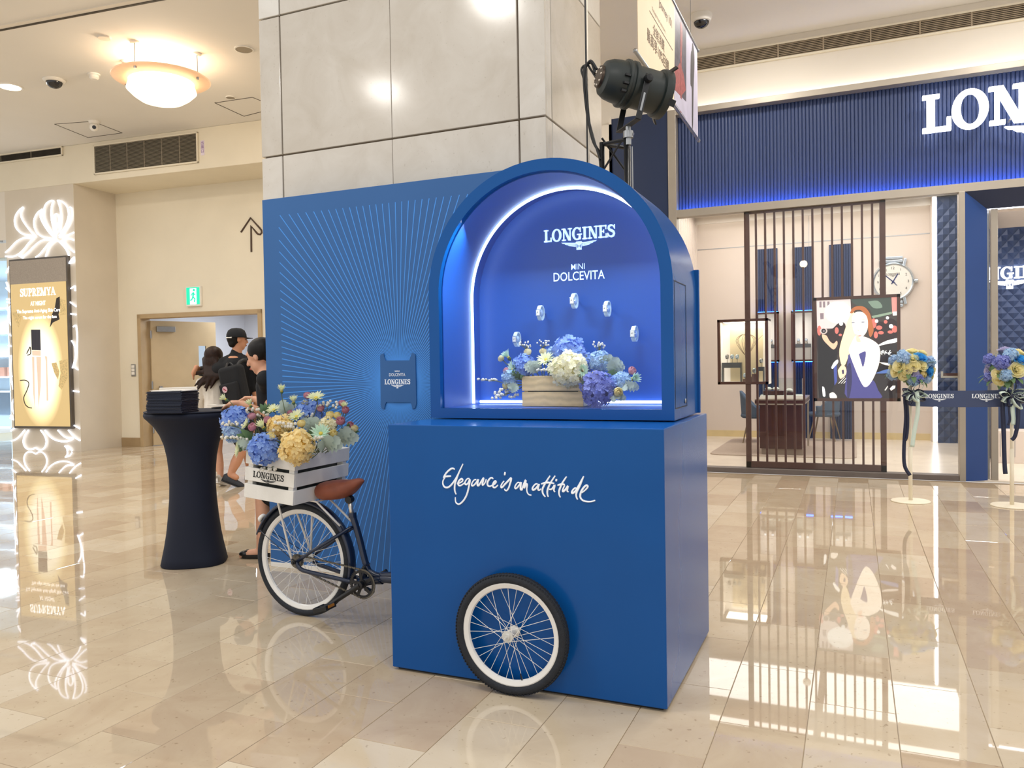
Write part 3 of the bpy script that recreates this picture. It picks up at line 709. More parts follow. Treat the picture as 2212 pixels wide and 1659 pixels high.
def links(mb, a, b):
    n = int((b - a).length / .0127); d = (b - a) / n
    for i in range(n):
        p = a + d * i
        if i % 2: mb.bar(p - d * .05, p + d * 1.05, .0075, .0030, (0, 1, 0))
        else: mb.bar(p - d * .1, p + d * 1.1, .0090, .0072, (0, 1, 0))
up_ = Vector((0, 0, 1))
mb = MB(); links(mb, sc_ + up_ * .035 + Vector((0, .002, 0)), cc + up_ * .075); links(mb, sc_ - up_ * .035, cc - up_ * .075)
for cen, rr, a0, a1 in ((cc, .0755, -90, 90), (sc_, .036, 90, 270)):
    pts = [cen + Vector((rr * math.cos(math.radians(a0 + (a1 - a0) * i / 18)), 0, rr * math.sin(math.radians(a0 + (a1 - a0) * i / 18)))) for i in range(19)]
    for i in range(18): mb.bar(pts[i], pts[i + 1], .008, .005, (0, 1, 0))
obj('chain', mb, M_CHAIN, bike)
obj('cable_boss', MB().tube([Bp(842, 1150, -.03), Bp(842, 1165, -.03)], .006, 8), M_NAVY, bike)
obj('stand_bracket', MB().obox(bb + Vector((.045, 0, -.035)), (.05, .03, .014), Euler((0, .4, 0)).to_matrix()), M_BLKPL, bike, bevel=.003)
obj('seat_tube_bolt', MB().lathe([(0, 0), (.008, 0), (.008, .02), (0, .02)], 8, st2 + Vector((.0, -.018, .0)), basis((0, -1, 0))), M_CHAIN, bike)

# ------------------------------------------------------------------ white slatted crate on the rack
M_CRATE = mat('white_painted_wood', '#e9e7e1', .5, noise=(7, .05), bump=(90, .08))
R3c = CM.to_3x3()
crate = thing('slatted_crate', Cp(0, 0, -CH / 2), 'white slatted wooden crate of flowers on the bicycle rack', 'crate')
def cbox(mb, a, b): return mb.obox(CM @ ((Vector(a) + Vector(b)) / 2), [abs(b[i] - a[i]) for i in range(3)], R3c)
T_ = .011; sl_h = [(-CH/2, -CH/2 + .074), (-CH/2 + .092, -CH/2 + .162), (CH/2 - .073, CH/2)]
for z0, z1 in sl_h:
    for sg in (-1, 1):
        obj('slat', cbox(MB(), (-CA/2, sg * CB_/2, z0), (CA/2, sg * (CB_/2 - T_), z1)), M_CRATE, crate, bevel=.0018)
        obj('slat', cbox(MB(), (sg * CA/2, -CB_/2 + T_, z0), (sg * (CA/2 - T_), CB_/2 - T_, z1)), M_CRATE, crate, bevel=.0018)
for sx in (-1, 1):
    for sy in (-1, 1):
        obj('corner_post', cbox(MB(), (sx * (CA/2 - T_), sy * (CB_/2 - T_), -CH/2), (sx * (CA/2 - T_ - .032), sy * (CB_/2 - T_ - .03), CH/2 - .004)), M_CRATE, crate, bevel=.0015)
obj('bottom_board', cbox(MB(), (-CA/2 + T_, -CB_/2 + T_, -CH/2), (CA/2 - T_, CB_/2 - T_, -CH/2 + .01)), M_CRATE, crate)
obj('floral_foam', cbox(MB(), (-CA/2 + .047, -CB_/2 + .045, -CH/2 + .01), (CA/2 - .047, CB_/2 - .045, CH/2 - .06)), mat('dark_floral_foam', '#4a4d4a', .9, noise=(40, .3)), crate)
M_INK = mat('black_print', '#16181c', .6, noise=(50, .1))
cu, cn, cw = R3c @ X3, R3c @ Vector((0, -1, 0)), R3c @ Z3
mb = MB(); brand(mb, Cp(-.005, -CB_ / 2 - .0004, -.012), cu, cw, .20, .0006)
obj('brand_lettering', mb, M_INK, crate, label='black printed brand lettering')

# ------------------------------------------------------------------ flower kinds
def var_mat(name, cols, rough=.65, st=0.):
    m = bpy.data.materials.new(name); m.use_nodes = True; N = m.node_tree.nodes; L = m.node_tree.links; b = N['Principled BSDF']
    g = N.new('ShaderNodeNewGeometry'); oi = N.new('ShaderNodeObjectInfo'); ad = N.new('ShaderNodeMath'); ad.operation = 'MULTIPLY_ADD'; ad.inputs[1].default_value = .35
    L.new(oi.outputs['Random'], ad.inputs[0])
    mu = N.new('ShaderNodeMath'); mu.operation = 'MULTIPLY'; mu.inputs[1].default_value = .65; L.new(g.outputs['Random Per Island'], mu.inputs[0]); L.new(mu.outputs[0], ad.inputs[2])
    r = N.new('ShaderNodeValToRGB'); L.new(ad.outputs[0], r.inputs['Fac'])
    r.color_ramp.elements[0].color = (*lin(cols[0]), 1); r.color_ramp.elements[1].color = (*lin(cols[-1]), 1)
    for i, c in enumerate(cols[1:-1]): e = r.color_ramp.elements.new((i + 1) / (len(cols) - 1)); e.color = (*lin(c), 1)
    L.new(r.outputs['Color'], b.inputs['Base Color']); b.inputs['Roughness'].default_value = rough
    tr = N.new('ShaderNodeBsdfTranslucent'); mx = N.new('ShaderNodeMixShader'); mx.inputs[0].default_value = .38
    L.new(r.outputs['Color'], tr.inputs[0]); L.new(b.outputs[0], mx.inputs[1]); L.new(tr.outputs[0], mx.inputs[2]); L.new(mx.outputs[0], N['Material Output'].inputs[0])
    MATS[name] = m; return m
MF = {
 'blue': var_mat('hydrangea_blue', ['#749ae2', '#98b8f0', '#82a5e7', '#b0c8f5']), 'pale': var_mat('hydrangea_pale_blue', ['#9fc4e8', '#b8d6ee', '#a8b8e4']),
 'violet': var_mat('hydrangea_violet', ['#6f78c4', '#8f98d8', '#7c86d0']), 'yellow': var_mat('hydrangea_yellow', ['#f6dc92', '#f9e8b2', '#f3d582']),
 'cream': var_mat('hydrangea_cream', ['#f2ecc4', '#f8f3d8', '#efe6b4']), 'daisy': var_mat('daisy_petal', ['#e6ecc0', '#f0f2cf', '#dfe8b4']),
 'mint': var_mat('mint_petal', ['#c9ead2', '#d8f2dd', '#bfe2cc']), 'pink': var_mat('ranunculus_pink', ['#c98a9c', '#d8a2b0', '#b97488']),
 'bud': var_mat('ranunculus_yellow', ['#f2e3a0', '#f6ecb8', '#ecd588']), 'ivory': var_mat('ranunculus_ivory', ['#f1e6b8', '#f5eecb']),
 'silver': var_mat('silver_leaf', ['#a9b8ad', '#bccabf', '#9eb0a4']), 'green': var_mat('green_leaf', ['#4f6f52', '#6b8a5e', '#5c7a5a']),
 'white': var_mat('tiny_white_bloom', ['#f2efe6', '#f8f6ee']), 'stem': var_mat('flower_stem', ['#6d7a55', '#7f8a62']),
 'centre': mat('daisy_centre', '#d6c04e', .8, noise=(300, .3)), 'brown': mat('daisy_brown_centre', '#6b5a2e', .8, noise=(300, .3)),
 'azure': var_mat('rose_azure', ['#2f9be0', '#55b4ec', '#1f86cf']), 'lemon': var_mat('rose_lemon', ['#f4ecb0', '#f8f2cc', '#efe39a']), 'lilac': var_mat('rose_lilac', ['#b9b4d6', '#cbc8e4'])}
CORE = {}
for k_, c_ in (('blue', '#5c83cf'), ('pale', '#87a9cf'), ('violet', '#555ca6'), ('yellow', '#e0bd66'), ('cream', '#d6cd98')):  # darker hue per bloom, paints the shade in the gaps between florets
    CORE[k_] = 'core_' + k_; MF['core_' + k_] = mat('hydrangea_gap_shade_' + k_, c_, .8, noise=(60, .3))
rf = random.Random(11)
def quad_petal(mb, c, M, L, W, cup=.25, seg=3, tip=.35, curl=0.):
    vs = []
    for i in range(seg + 1):
        t = i / seg; wd = W * (math.sin(PI * (.18 + .72 * t)) if tip else 1) * (1 if i < seg else tip + .35)
        z = cup * L * t * t + curl * L * t ** 3
        for s, zz in ((-1, .18 * wd), (0, 0), (1, .18 * wd)): vs.append(c + M @ Vector((s * wd / 2, L * t, z + zz)))
    return mb.add(vs, [(i * 3 + j, i * 3 + j + 1, i * 3 + j + 4, i * 3 + j + 3) for i in range(seg) for j in range(2)])
def hydr_mb(n=72, seed=1):
    mb = MB(); r = random.Random(seed)
    for i in range(n):
        z = 1 - 1.72 * (i + .5) / n; a = i * 2.39996; q = math.sqrt(max(0, 1 - z * z)); d = Vector((q * math.cos(a), q * math.sin(a), z))
        d = (d + Vector((r.uniform(-.12, .12), r.uniform(-.12, .12), r.uniform(-.12, .12)))).normalized()
        c = d * r.uniform(.78, 1.04); B = basis(d + Vector((r.uniform(-.5, .5), r.uniform(-.5, .5), r.uniform(-.5, .5))), (r.random(), r.random(), r.random() + .1))
        for k in range(4):
            Mk = B @ Matrix.Rotation(k * PI / 2 + r.uniform(-.1, .1), 3, 'Z'); L = r.uniform(.21, .28)
            w = L * .62
            p = [Vector((0, 0, 0)), Vector((-w * .75, L * .5, .03)), Vector((-w * .45, L * .95, .07)), Vector((0, L * 1.0, .045)), Vector((w * .45, L * .95, .07)), Vector((w * .75, L * .5, .03))]
            mb.add([c + Mk @ x for x in p], [(0, 1, 2, 3), (0, 3, 4, 5)])
    return mb
def daisy_mb(opening, n=15, seed=1):
    """unit radius flower facing +Z; opening 0 closed cup .. 1 flat"""
    mb = MB(); r = random.Random(seed)
    for layer in (0, 1):
        for i in range(n):
            a = 2 * PI * (i + .5 * layer) / n + r.uniform(-.08, .08); el = (1 - opening) * 1.15 + .12 + .18 * layer + r.uniform(-.08, .08)
            M = Matrix.Rotation(a, 3, 'Z') @ Matrix.Rotation(el, 3, 'X')
            quad_petal(mb, M @ Vector((0, .06, 0)), M, (.95 if layer == 0 else .78) * r.uniform(.88, 1.05), .24, cup=.12 * (1 - opening) - .05, tip=.2)
    return mb
def bud_mb(seed=1, n=11):
    """layered round bloom (ranunculus or rose) facing +Z, unit radius"""
    mb = MB(); r = random.Random(seed)
    for k in range(n):
        t = k / (n - 1); a0 = k * 2.4; rad = .35 + .65 * t; hgt = .78 - .3 * t; wd = 1.25 + .25 * (1 - t)
        vs = []; NU, NV = 5, 4
        for i in range(NV + 1):
            v = i / NV
            for j in range(NU + 1):
                u = (j / NU - .5) * 2; a = a0 + u * wd * (.55 + .45 * math.sin(PI * min(1, v * .7 + .2)))
                z = -.75 + (hgt + .75) * v * (1 - .10 * u * u); rr = rad * math.sin(PI * (.12 + .60 * v)) ** .7
                if v > .9: rr *= 1.03 + .06 * t
                vs.append(Vector((rr * math.cos(a), rr * math.sin(a), z)))
        W = NU + 1
        mb.add(vs, [(i * W + j, i * W + j + 1, (i + 1) * W + j + 1, (i + 1) * W + j) for i in range(NV) for j in range(NU)])
    mb.sphere((0, 0, -.05), .34, 8, 6, (1, 1, 2.0))
    return mb
def rose_mb(seed=1):
    mb = MB(); r = random.Random(seed)
    for k in range(15):
        t = k / 14; a0 = k * 2.4; rad = .12 + .80 * t ** .85; op = .35 + .75 * t
        vs = []; NU, NV = 5, 4
        for i in range(NV + 1):
            v = i / NV
            for j in range(NU + 1):
                u = (j / NU - .5) * 2; a = a0 + u * (1.5 - .6 * t)
                z = -.45 + v * (.95 - .35 * t) * (1 - .15 * u * u) - .12 * t * max(0, v - .7) * 3; rr = rad * (.35 + .65 * v ** .8) + (op * .22 * v * v)
                vs.append(Vector((rr * math.cos(a), rr * math.sin(a), z)))
        W = NU + 1
        mb.add(vs, [(i * W + j, i * W + j + 1, (i + 1) * W + j + 1, (i + 1) * W + j) for i in range(NV) for j in range(NU)])
    return mb
def silver_leaf_mb(seed=1):
    """lobed dusty-miller leaf along +Y, unit length"""
    mb = MB(); n = 9; pts = []
    prof = [(.0, .03), (.1, .10), (.16, .22), (.24, .12), (.32, .30), (.42, .17), (.52, .36), (.62, .20), (.72, .33), (.80, .18), (.9, .22), (1.0, .04)]
    k = len(prof); vs = []
    for t, wd in prof:
        z = .16 * math.sin(PI * t) - .1 * t * t
        for s in (-1, -.5, 0, .5, 1): vs.append(Vector((s * wd, t + abs(s) * .05, z + .12 * wd * s * s + (.02 if s == 0 else 0))))
    return mb.add(vs, [(i * 5 + j, i * 5 + j + 1, (i + 1) * 5 + j + 1, (i + 1) * 5 + j) for i in range(k - 1) for j in range(4)])
def leaf_mb():
    mb = MB(); vs = []; k = 6
    for i in range(k + 1):
        t = i / k; wd = .2 * math.sin(PI * (.06 + .9 * t)) + .005
        for s in (-1, 0, 1): vs.append(Vector((s * wd, t, .12 * math.sin(PI * t) + .1 * abs(s) * wd)))
    return mb.add(vs, [(i * 3 + j, i * 3 + j + 1, (i + 1) * 3 + j + 1, (i + 1) * 3 + j) for i in range(k) for j in range(2)])
FM = {}
def fmesh(kind, colour, smooth=True):
    key = (kind, colour)
    if key not in FM:
        g = {'hydrangea': lambda: hydr_mb(120, 3), 'daisy': lambda: daisy_mb(.78, 15, 5), 'daisy_cup': lambda: daisy_mb(.25, 13, 6), 'bud': lambda: bud_mb(4), 'rose': lambda: rose_mb(2), 'silver': lambda: silver_leaf_mb(), 'leaf': lambda: leaf_mb(),
             'centre': lambda: MB().sphere((0, 0, .05), .2, 12, 6, (1, 1, .6)), 'core': lambda: MB().sphere((0, 0, -.05), .78, 14, 10), 'calyx': lambda: MB().lathe([(.001, -.5), (.16, -.45), (.34, -.3), (.42, -.05), (.4, .0)], 10)}[kind]()
        FM[key] = g.mesh(kind + '_' + colour, MF[colour] if colour in MF else MATS[colour], Vector(), smooth and kind not in ('hydrangea',))
    return FM[key]
def TRS(p, B, s): 
    M = B.to_4x4() if not isinstance(B, Matrix) or len(B) == 3 else B
    M = M @ Matrix.Diagonal((s, s, s, 1)); M.translation = p; return M
KN = {'hydrangea': 'hydrangea', 'daisy': 'daisy', 'daisy_cup': 'daisy', 'bud': 'ranunculus', 'rose': 'rose', 'silver': 'silver_leaf_sprig', 'leaf': 'leaf_sprig', 'breath': 'gypsophila_sprig'}
def flower(kind, colour, p, r, facing, root, label, group, centre='centre', stem_r=.0022, bend=.02):
    """one cut stem standing in the crate: bloom at p, stem running down to root"""
    p = Vector(p); root = Vector(root); f = Vector(facing).normalized()
    r = r * {'daisy': 1.25, 'daisy_cup': 1.35, 'bud': 1.14, 'breath': 1.15, 'silver': 1.15, 'leaf': 1.2}.get(kind, 1.0)
    t = thing(KN[kind], root, label, 'flower' if kind not in ('silver', 'leaf') else 'foliage', group)
    B = basis(f, (rf.random() - .5, rf.random() - .5, .3)) 
    if kind == 'hydrangea':
        inst('florets', fmesh('hydrangea', colour), TRS(p, B, r), t); inst('flower_core', fmesh('core', CORE[colour]), TRS(p, B, r * .9), t); base = p - f * r * .7
    elif kind in ('daisy', 'daisy_cup'):
        inst('petals', fmesh(kind, colour), TRS(p, B, r), t); inst('flower_centre', fmesh('centre', centre), TRS(p + f * r * (.08), B, r * .9), t)
        inst('calyx', fmesh('calyx', 'green'), TRS(p, B, r * .55), t); base = p - f * r * .25
    elif kind == 'bud':
        inst('petals', fmesh('bud', colour), TRS(p, B, r), t); inst('calyx', fmesh('calyx', 'green'), TRS(p - f * r * .55, B, r * .8), t); base = p - f * r * .9
    elif kind == 'rose':
        inst('petals', fmesh('rose', colour), TRS(p, B, r), t); base = p - f * r * .4
    elif kind in ('silver', 'leaf'):
        n = 4 if kind == 'silver' else 5
        for i in range(n):
            a = (i - (n - 1) / 2) * .55; ax = f
            d = (f + Vector((math.sin(a) * .8 * RT.x, math.sin(a) * .8 * RT.y, .25 * math.cos(a * 2)))).normalized()
            up = (CAMP - p).normalized()
            y = d; z = (up - y * up.dot(y)).normalized(); x = y.cross(z)
            M3 = Matrix((x, y, z)).transposed()
            inst('leaf', fmesh(kind, colour), TRS(p - f * r * .35 + d * r * .05, M3, r * rf.uniform(.8, 1.1)), t)
        base = p - f * r * .3
    if kind == 'breath':
        sb = MB(); bl = MB()
        for i in range(15):
            a = rf.uniform(-1, 1); b = rf.uniform(-.7, .7)
            q = p + (RT * a + Vector((RT.y, -RT.x, 0)) * b * .5 + f * rf.uniform(.1, 1)) * r
            sb.tube([p - f * r * .3, p - f * r * .3 + (q - p + f * r * .3) * .6 + f * r * .08, q], .0007, 4); bl.sphere(q, r * .14, 6, 5)
        obj('tiny_stems', sb, MF['stem'], t, kind='stuff'); obj('tiny_blooms', bl, MF['white'], t, smooth=True, kind='stuff'); base = p - f * r * .3
    mid = (base + root) / 2 + Vector((rf.uniform(-bend, bend), rf.uniform(-bend, bend), .0)) - f * .0
    obj('stem', MB().tube(smooth_path([base, base - f * min(.03, (base - root).length * .3), mid, root], 3), stem_r, 5), MF['stem'], t)
    return t
TOC = Vector((.35, -.75, .35))
def bouquet(rows, px0, py0, sc, rootfn, group, where):
    for kind, colour, x, y, Y, r, f, lab, *c in rows:
        p = PY(px0 + x / sc, py0 + y / sc, Y)
        flower(kind, colour, p, r, f, rootfn(p), lab + ' ' + where, group, *(c[:1]))
U_ = (.05, -.25, .9); T_C = (.2, -.8, .5); L_ = (-.55, -.45, .55); R_ = (.7, -.45, .5); LW = (-.2, -.9, .1); RW = (.5, -.7, .05)
def root1(p):
    q = CM.inverted() @ p; return Cp(max(-.10, min(.10, q.x * .5)), max(-.17, min(.17, q.y * .6)), CH / 2 - .062)
W1 = 'in the white bicycle crate'
rows1 = [
 ('daisy_cup', 'daisy', 822, 255, .46, .032, (.25, -.35, .8), 'pale yellow daisy standing highest of all'),
 ('daisy_cup', 'daisy', 160, 352, .36, .030, (-.75, -.3, .6), 'pale yellow daisy reaching farthest to the left over the table'),
 ('daisy_cup', 'daisy', 450, 425, .36, .032, (-.25, -.3, .9), 'pale yellow daisy next to the leftmost tall one'),
 ('daisy', 'daisy', 730, 478, .40, .036, (.1, -.55, .8), 'pale yellow daisy with golden centre left of the tall stem'),
 ('daisy_cup', 'daisy', 965, 388, .48, .033, (.15, -.3, .9), 'pale half-closed daisy just right below the highest bloom'),
 ('daisy', 'daisy', 1232, 338, .44, .044, (.2, -.45, .85), 'large open pale daisy high on a thin bare stem'),
 ('daisy', 'daisy', 412, 650, .28, .036, (-.5, -.6, .4), 'pale daisy behind a pink bud on the left side'),
 ('daisy_cup', 'daisy', 606, 690, .27, .038, (-.1, -.55, .7), 'pale daisy above the front blue hydrangea'),
 ('daisy', 'daisy', 1000, 560, .38, .040, (.1, -.6, .7), 'pale open daisy in the middle of the bunch'),
 ('daisy', 'mint', 1292, 760, .34, .048, (.3, -.7, .4), 'mint white spidery daisy above the right rim'),
 ('daisy', 'daisy', 318, 950, .22, .040, (-.6, -.65, .1), 'pale daisy drooping past the left crate edge'),
 ('daisy_cup', 'daisy', 1565, 450, .52, .028, (.35, -.4, .8), 'small pale daisy beside pink buds at the far right'),
 ('bud', 'pink', 462, 545, .34, .021, (-.2, -.3, .9), 'dusty pink round bud upper of the left pair'),
 ('bud', 'pink', 655, 590, .34, .022, (0, -.3, .9), 'dusty pink round bud behind the yellow blooms'),
 ('bud', 'pink', 468, 678, .24, .021, (-.1, -.7, .5), 'dusty pink round bud on a pale daisy left'),
 ('bud', 'pink', 1128, 298, .50, .021, (0, -.2, .9), 'dusty pink round bud touching the large open daisy'),
 ('bud', 'pink', 930, 512, .46, .020, (0, -.4, .8), 'dusty pink bud beside the central daisy'),
 ('bud', 'pink', 1288, 452, .48, .020, (.2, -.4, .8), 'dusty pink bud right of the back hydrangea'),
 ('bud', 'pink', 1522, 604, .40, .023, (.3, -.5, .7), 'deep pink round bud low among right stems'),
 ('bud', 'pink', 1582, 474, .50, .020, (.4, -.4, .8), 'pinkish white bud on the small right daisy'),
 ('bud', 'pink', 1545, 392, .54, .019, (.2, -.2, .9), 'pink bud topping the right cluster'),
 ('bud', 'pink', 1640, 655, .50, .019, (.6, -.3, .7), 'pink bud at the outermost right tuft'),
 ('bud', 'bud', 1053, 635, .33, .021, (.1, -.4, .9), 'butter yellow round bud centre front'),
 ('bud', 'bud', 690, 787, .22, .022, (0, -.6, .7), 'butter yellow round bud above the blue hydrangea'),
 ('bud', 'bud', 1438, 755, .38, .020, (.3, -.6, .6), 'butter yellow round bud low on the right'),
 ('bud', 'bud', 1396, 532, .46, .021, (.2, -.4, .9), 'butter yellow bud left of two on the right'),
 ('bud', 'bud', 1482, 538, .48, .020, (.4, -.3, .9), 'butter yellow bud right of two side by side'),
 ('bud', 'ivory', 1106, 392, .49, .020, (.1, -.3, .9), 'ivory bud under the large open daisy'),
 ('bud', 'ivory', 1690, 690, .50, .018, (.6, -.3, .7), 'ivory bud farthest to the right'),
 ('hydrangea', 'blue', 272, 610, .34, .078, (-.6, -.5, .5), 'light blue hydrangea hanging over the left end'),
 ('hydrangea', 'pale', 250, 740, .30, .055, (-.7, -.5, .1), 'lavender blue hydrangea under the left blue one'),
 ('hydrangea', 'blue', 610, 940, .215, .080, (-.1, -.85, .35), 'strong blue hydrangea lying over the front rim'),
 ('hydrangea', 'blue', 1150, 525, .50, .078, (0, -.5, .8), 'sky blue hydrangea at the back of the bunch'),
 ('hydrangea', 'yellow', 1000, 920, .235, .085, (.25, -.85, .35), 'big yellow hydrangea lying over the front corner'),
 ('hydrangea', 'yellow', 800, 690, .33, .068, (0, -.6, .7), 'soft yellow hydrangea in the middle behind the big one'),
 ('hydrangea', 'cream', 1375, 660, .44, .045, (.2, -.6, .6), 'small cream hydrangea on the right side'),
 ('silver', 'silver', 1370, 900, .34, .100, (.55, -.3, .12), 'silvery lobed leaves lying on the right crate rim'),
 ('silver', 'silver', 1545, 830, .46, .095, (.6, -.1, .25), 'silvery lobed leaves at the rear right corner'),
 ('silver', 'silver', 880, 500, .50, .075, (-.1, .0, .9), 'silvery leaves standing behind the pale daisies'),
 ('silver', 'silver', 430, 900, .25, .070, (-.5, -.3, .1), 'silvery leaves beside the drooping left daisy'),
 ('silver', 'silver', 1200, 690, .42, .075, (.1, -.2, .8), 'silvery leaves behind the mint daisy'),
 ('silver', 'silver', 1110, 970, .27, .060, (.6, -.6, -.2), 'silvery leaf tips hanging beside the yellow hydrangea'),
 ('leaf', 'green', 430, 810, .28, .075, (-.6, -.5, .3), 'dark green leaves under the left daisies'),
 ('leaf', 'green', 820, 910, .30, .070, (.0, -.6, .5), 'dark green leaves between blue and yellow hydrangeas'),
 ('leaf', 'green', 1640, 730, .52, .070, (.7, -.3, .4), 'green leaves at the outer right tuft'),
 ('leaf', 'green', 640, 480, .44, .060, (-.2, -.2, .9), 'green leaves behind the left pink buds'),
 ('leaf', 'green', 1180, 800, .38, .070, (.2, -.5, .6), 'green leaves around the mint daisy'),
 ('breath', 'white', 560, 560, .38, .050, (-.2, -.3, .9), 'spray of tiny white blossoms among left buds'),
 ('breath', 'white', 880, 730, .30, .055, (.1, -.5, .8), 'spray of tiny white blossoms at the centre'),
 ('breath', 'white', 1360, 480, .50, .050, (.3, -.3, .9), 'spray of tiny white blossoms behind the yellow buds'),
 ('breath', 'white', 265, 665, .26, .045, (-.6, -.5, .5), 'spray of tiny white blossoms on the left hydrangea'),
 ('breath', 'white', 325, 825, .23, .045, (-.6, -.6, .3), 'spray of tiny white blossoms left of the leaves'),
 ('breath', 'white', 1205, 840, .30, .045, (.4, -.7, .4), 'spray of tiny white blossoms under the mint daisy'),
 ('breath', 'white', 680, 1165, .222, .045, (.1, -.9, -.1), 'spray of tiny white blossoms poking through the slat gap'),
 ('breath', 'white', 1115, 610, .44, .045, (.0, -.4, .9), 'spray of tiny white blossoms under the back hydrangea')]
bouquet(rows1, 460, 800, 5.53, root1, 'flowers in the bicycle crate', W1)

# ------------------------------------------------------------------ pine crate and flowers inside the cabinet
M_PINE = mat('pale_pine', '#e6ca98', .5, wave=(9, .22, 5, 'Z'), bump=(60, .08))
KY0, KY1 = .54, .70
qa, qb = PY(1128, 880, KY0), PY(1260, 878, KY0)
KX0, KX1, KZ = qa.x, qb.x, SIL
kz1 = PY(1128, 813, KY0).z
pc = thing('pine_crate', ((KX0 + KX1) / 2, (KY0 + KY1) / 2, KZ), 'pale pine crate of flowers inside the lit showcase', 'crate')
hm = (kz1 - KZ)
for z0, z1 in ((KZ + .002, KZ + hm * .5 - .0025), (KZ + hm * .5 + .0025, kz1)):
    for y in (KY0, KY1 - .009):
        box('slat', (KX0, y, z0), (KX1, y + .009, z1), M_PINE, pc, bevel=.0012)
    for x in (KX0, KX1 - .009):
        box('slat', (x, KY0 + .009, z0), (x + .009, KY1 - .009, z1), M_PINE, pc, bevel=.0012)
for x in (KX0 + .009, KX1 - .027):
    for y in (KY0 + .009, KY1 - .027): box('corner_post', (x, y, KZ), (x + .018, y + .018, kz1 - .003), M_PINE, pc)
box('floral_foam', (KX0 + .028, KY0 + .028, KZ + .003), (KX1 - .028, KY1 - .028, kz1 - .03), MATS['dark_floral_foam'], pc)
def root2(p): return Vector((max(KX0 + .04, min(KX1 - .04, p.x)), max(KY0 + .04, min(KY1 - .04, p.y)), kz1 - .031))
W2 = 'in the pine crate'
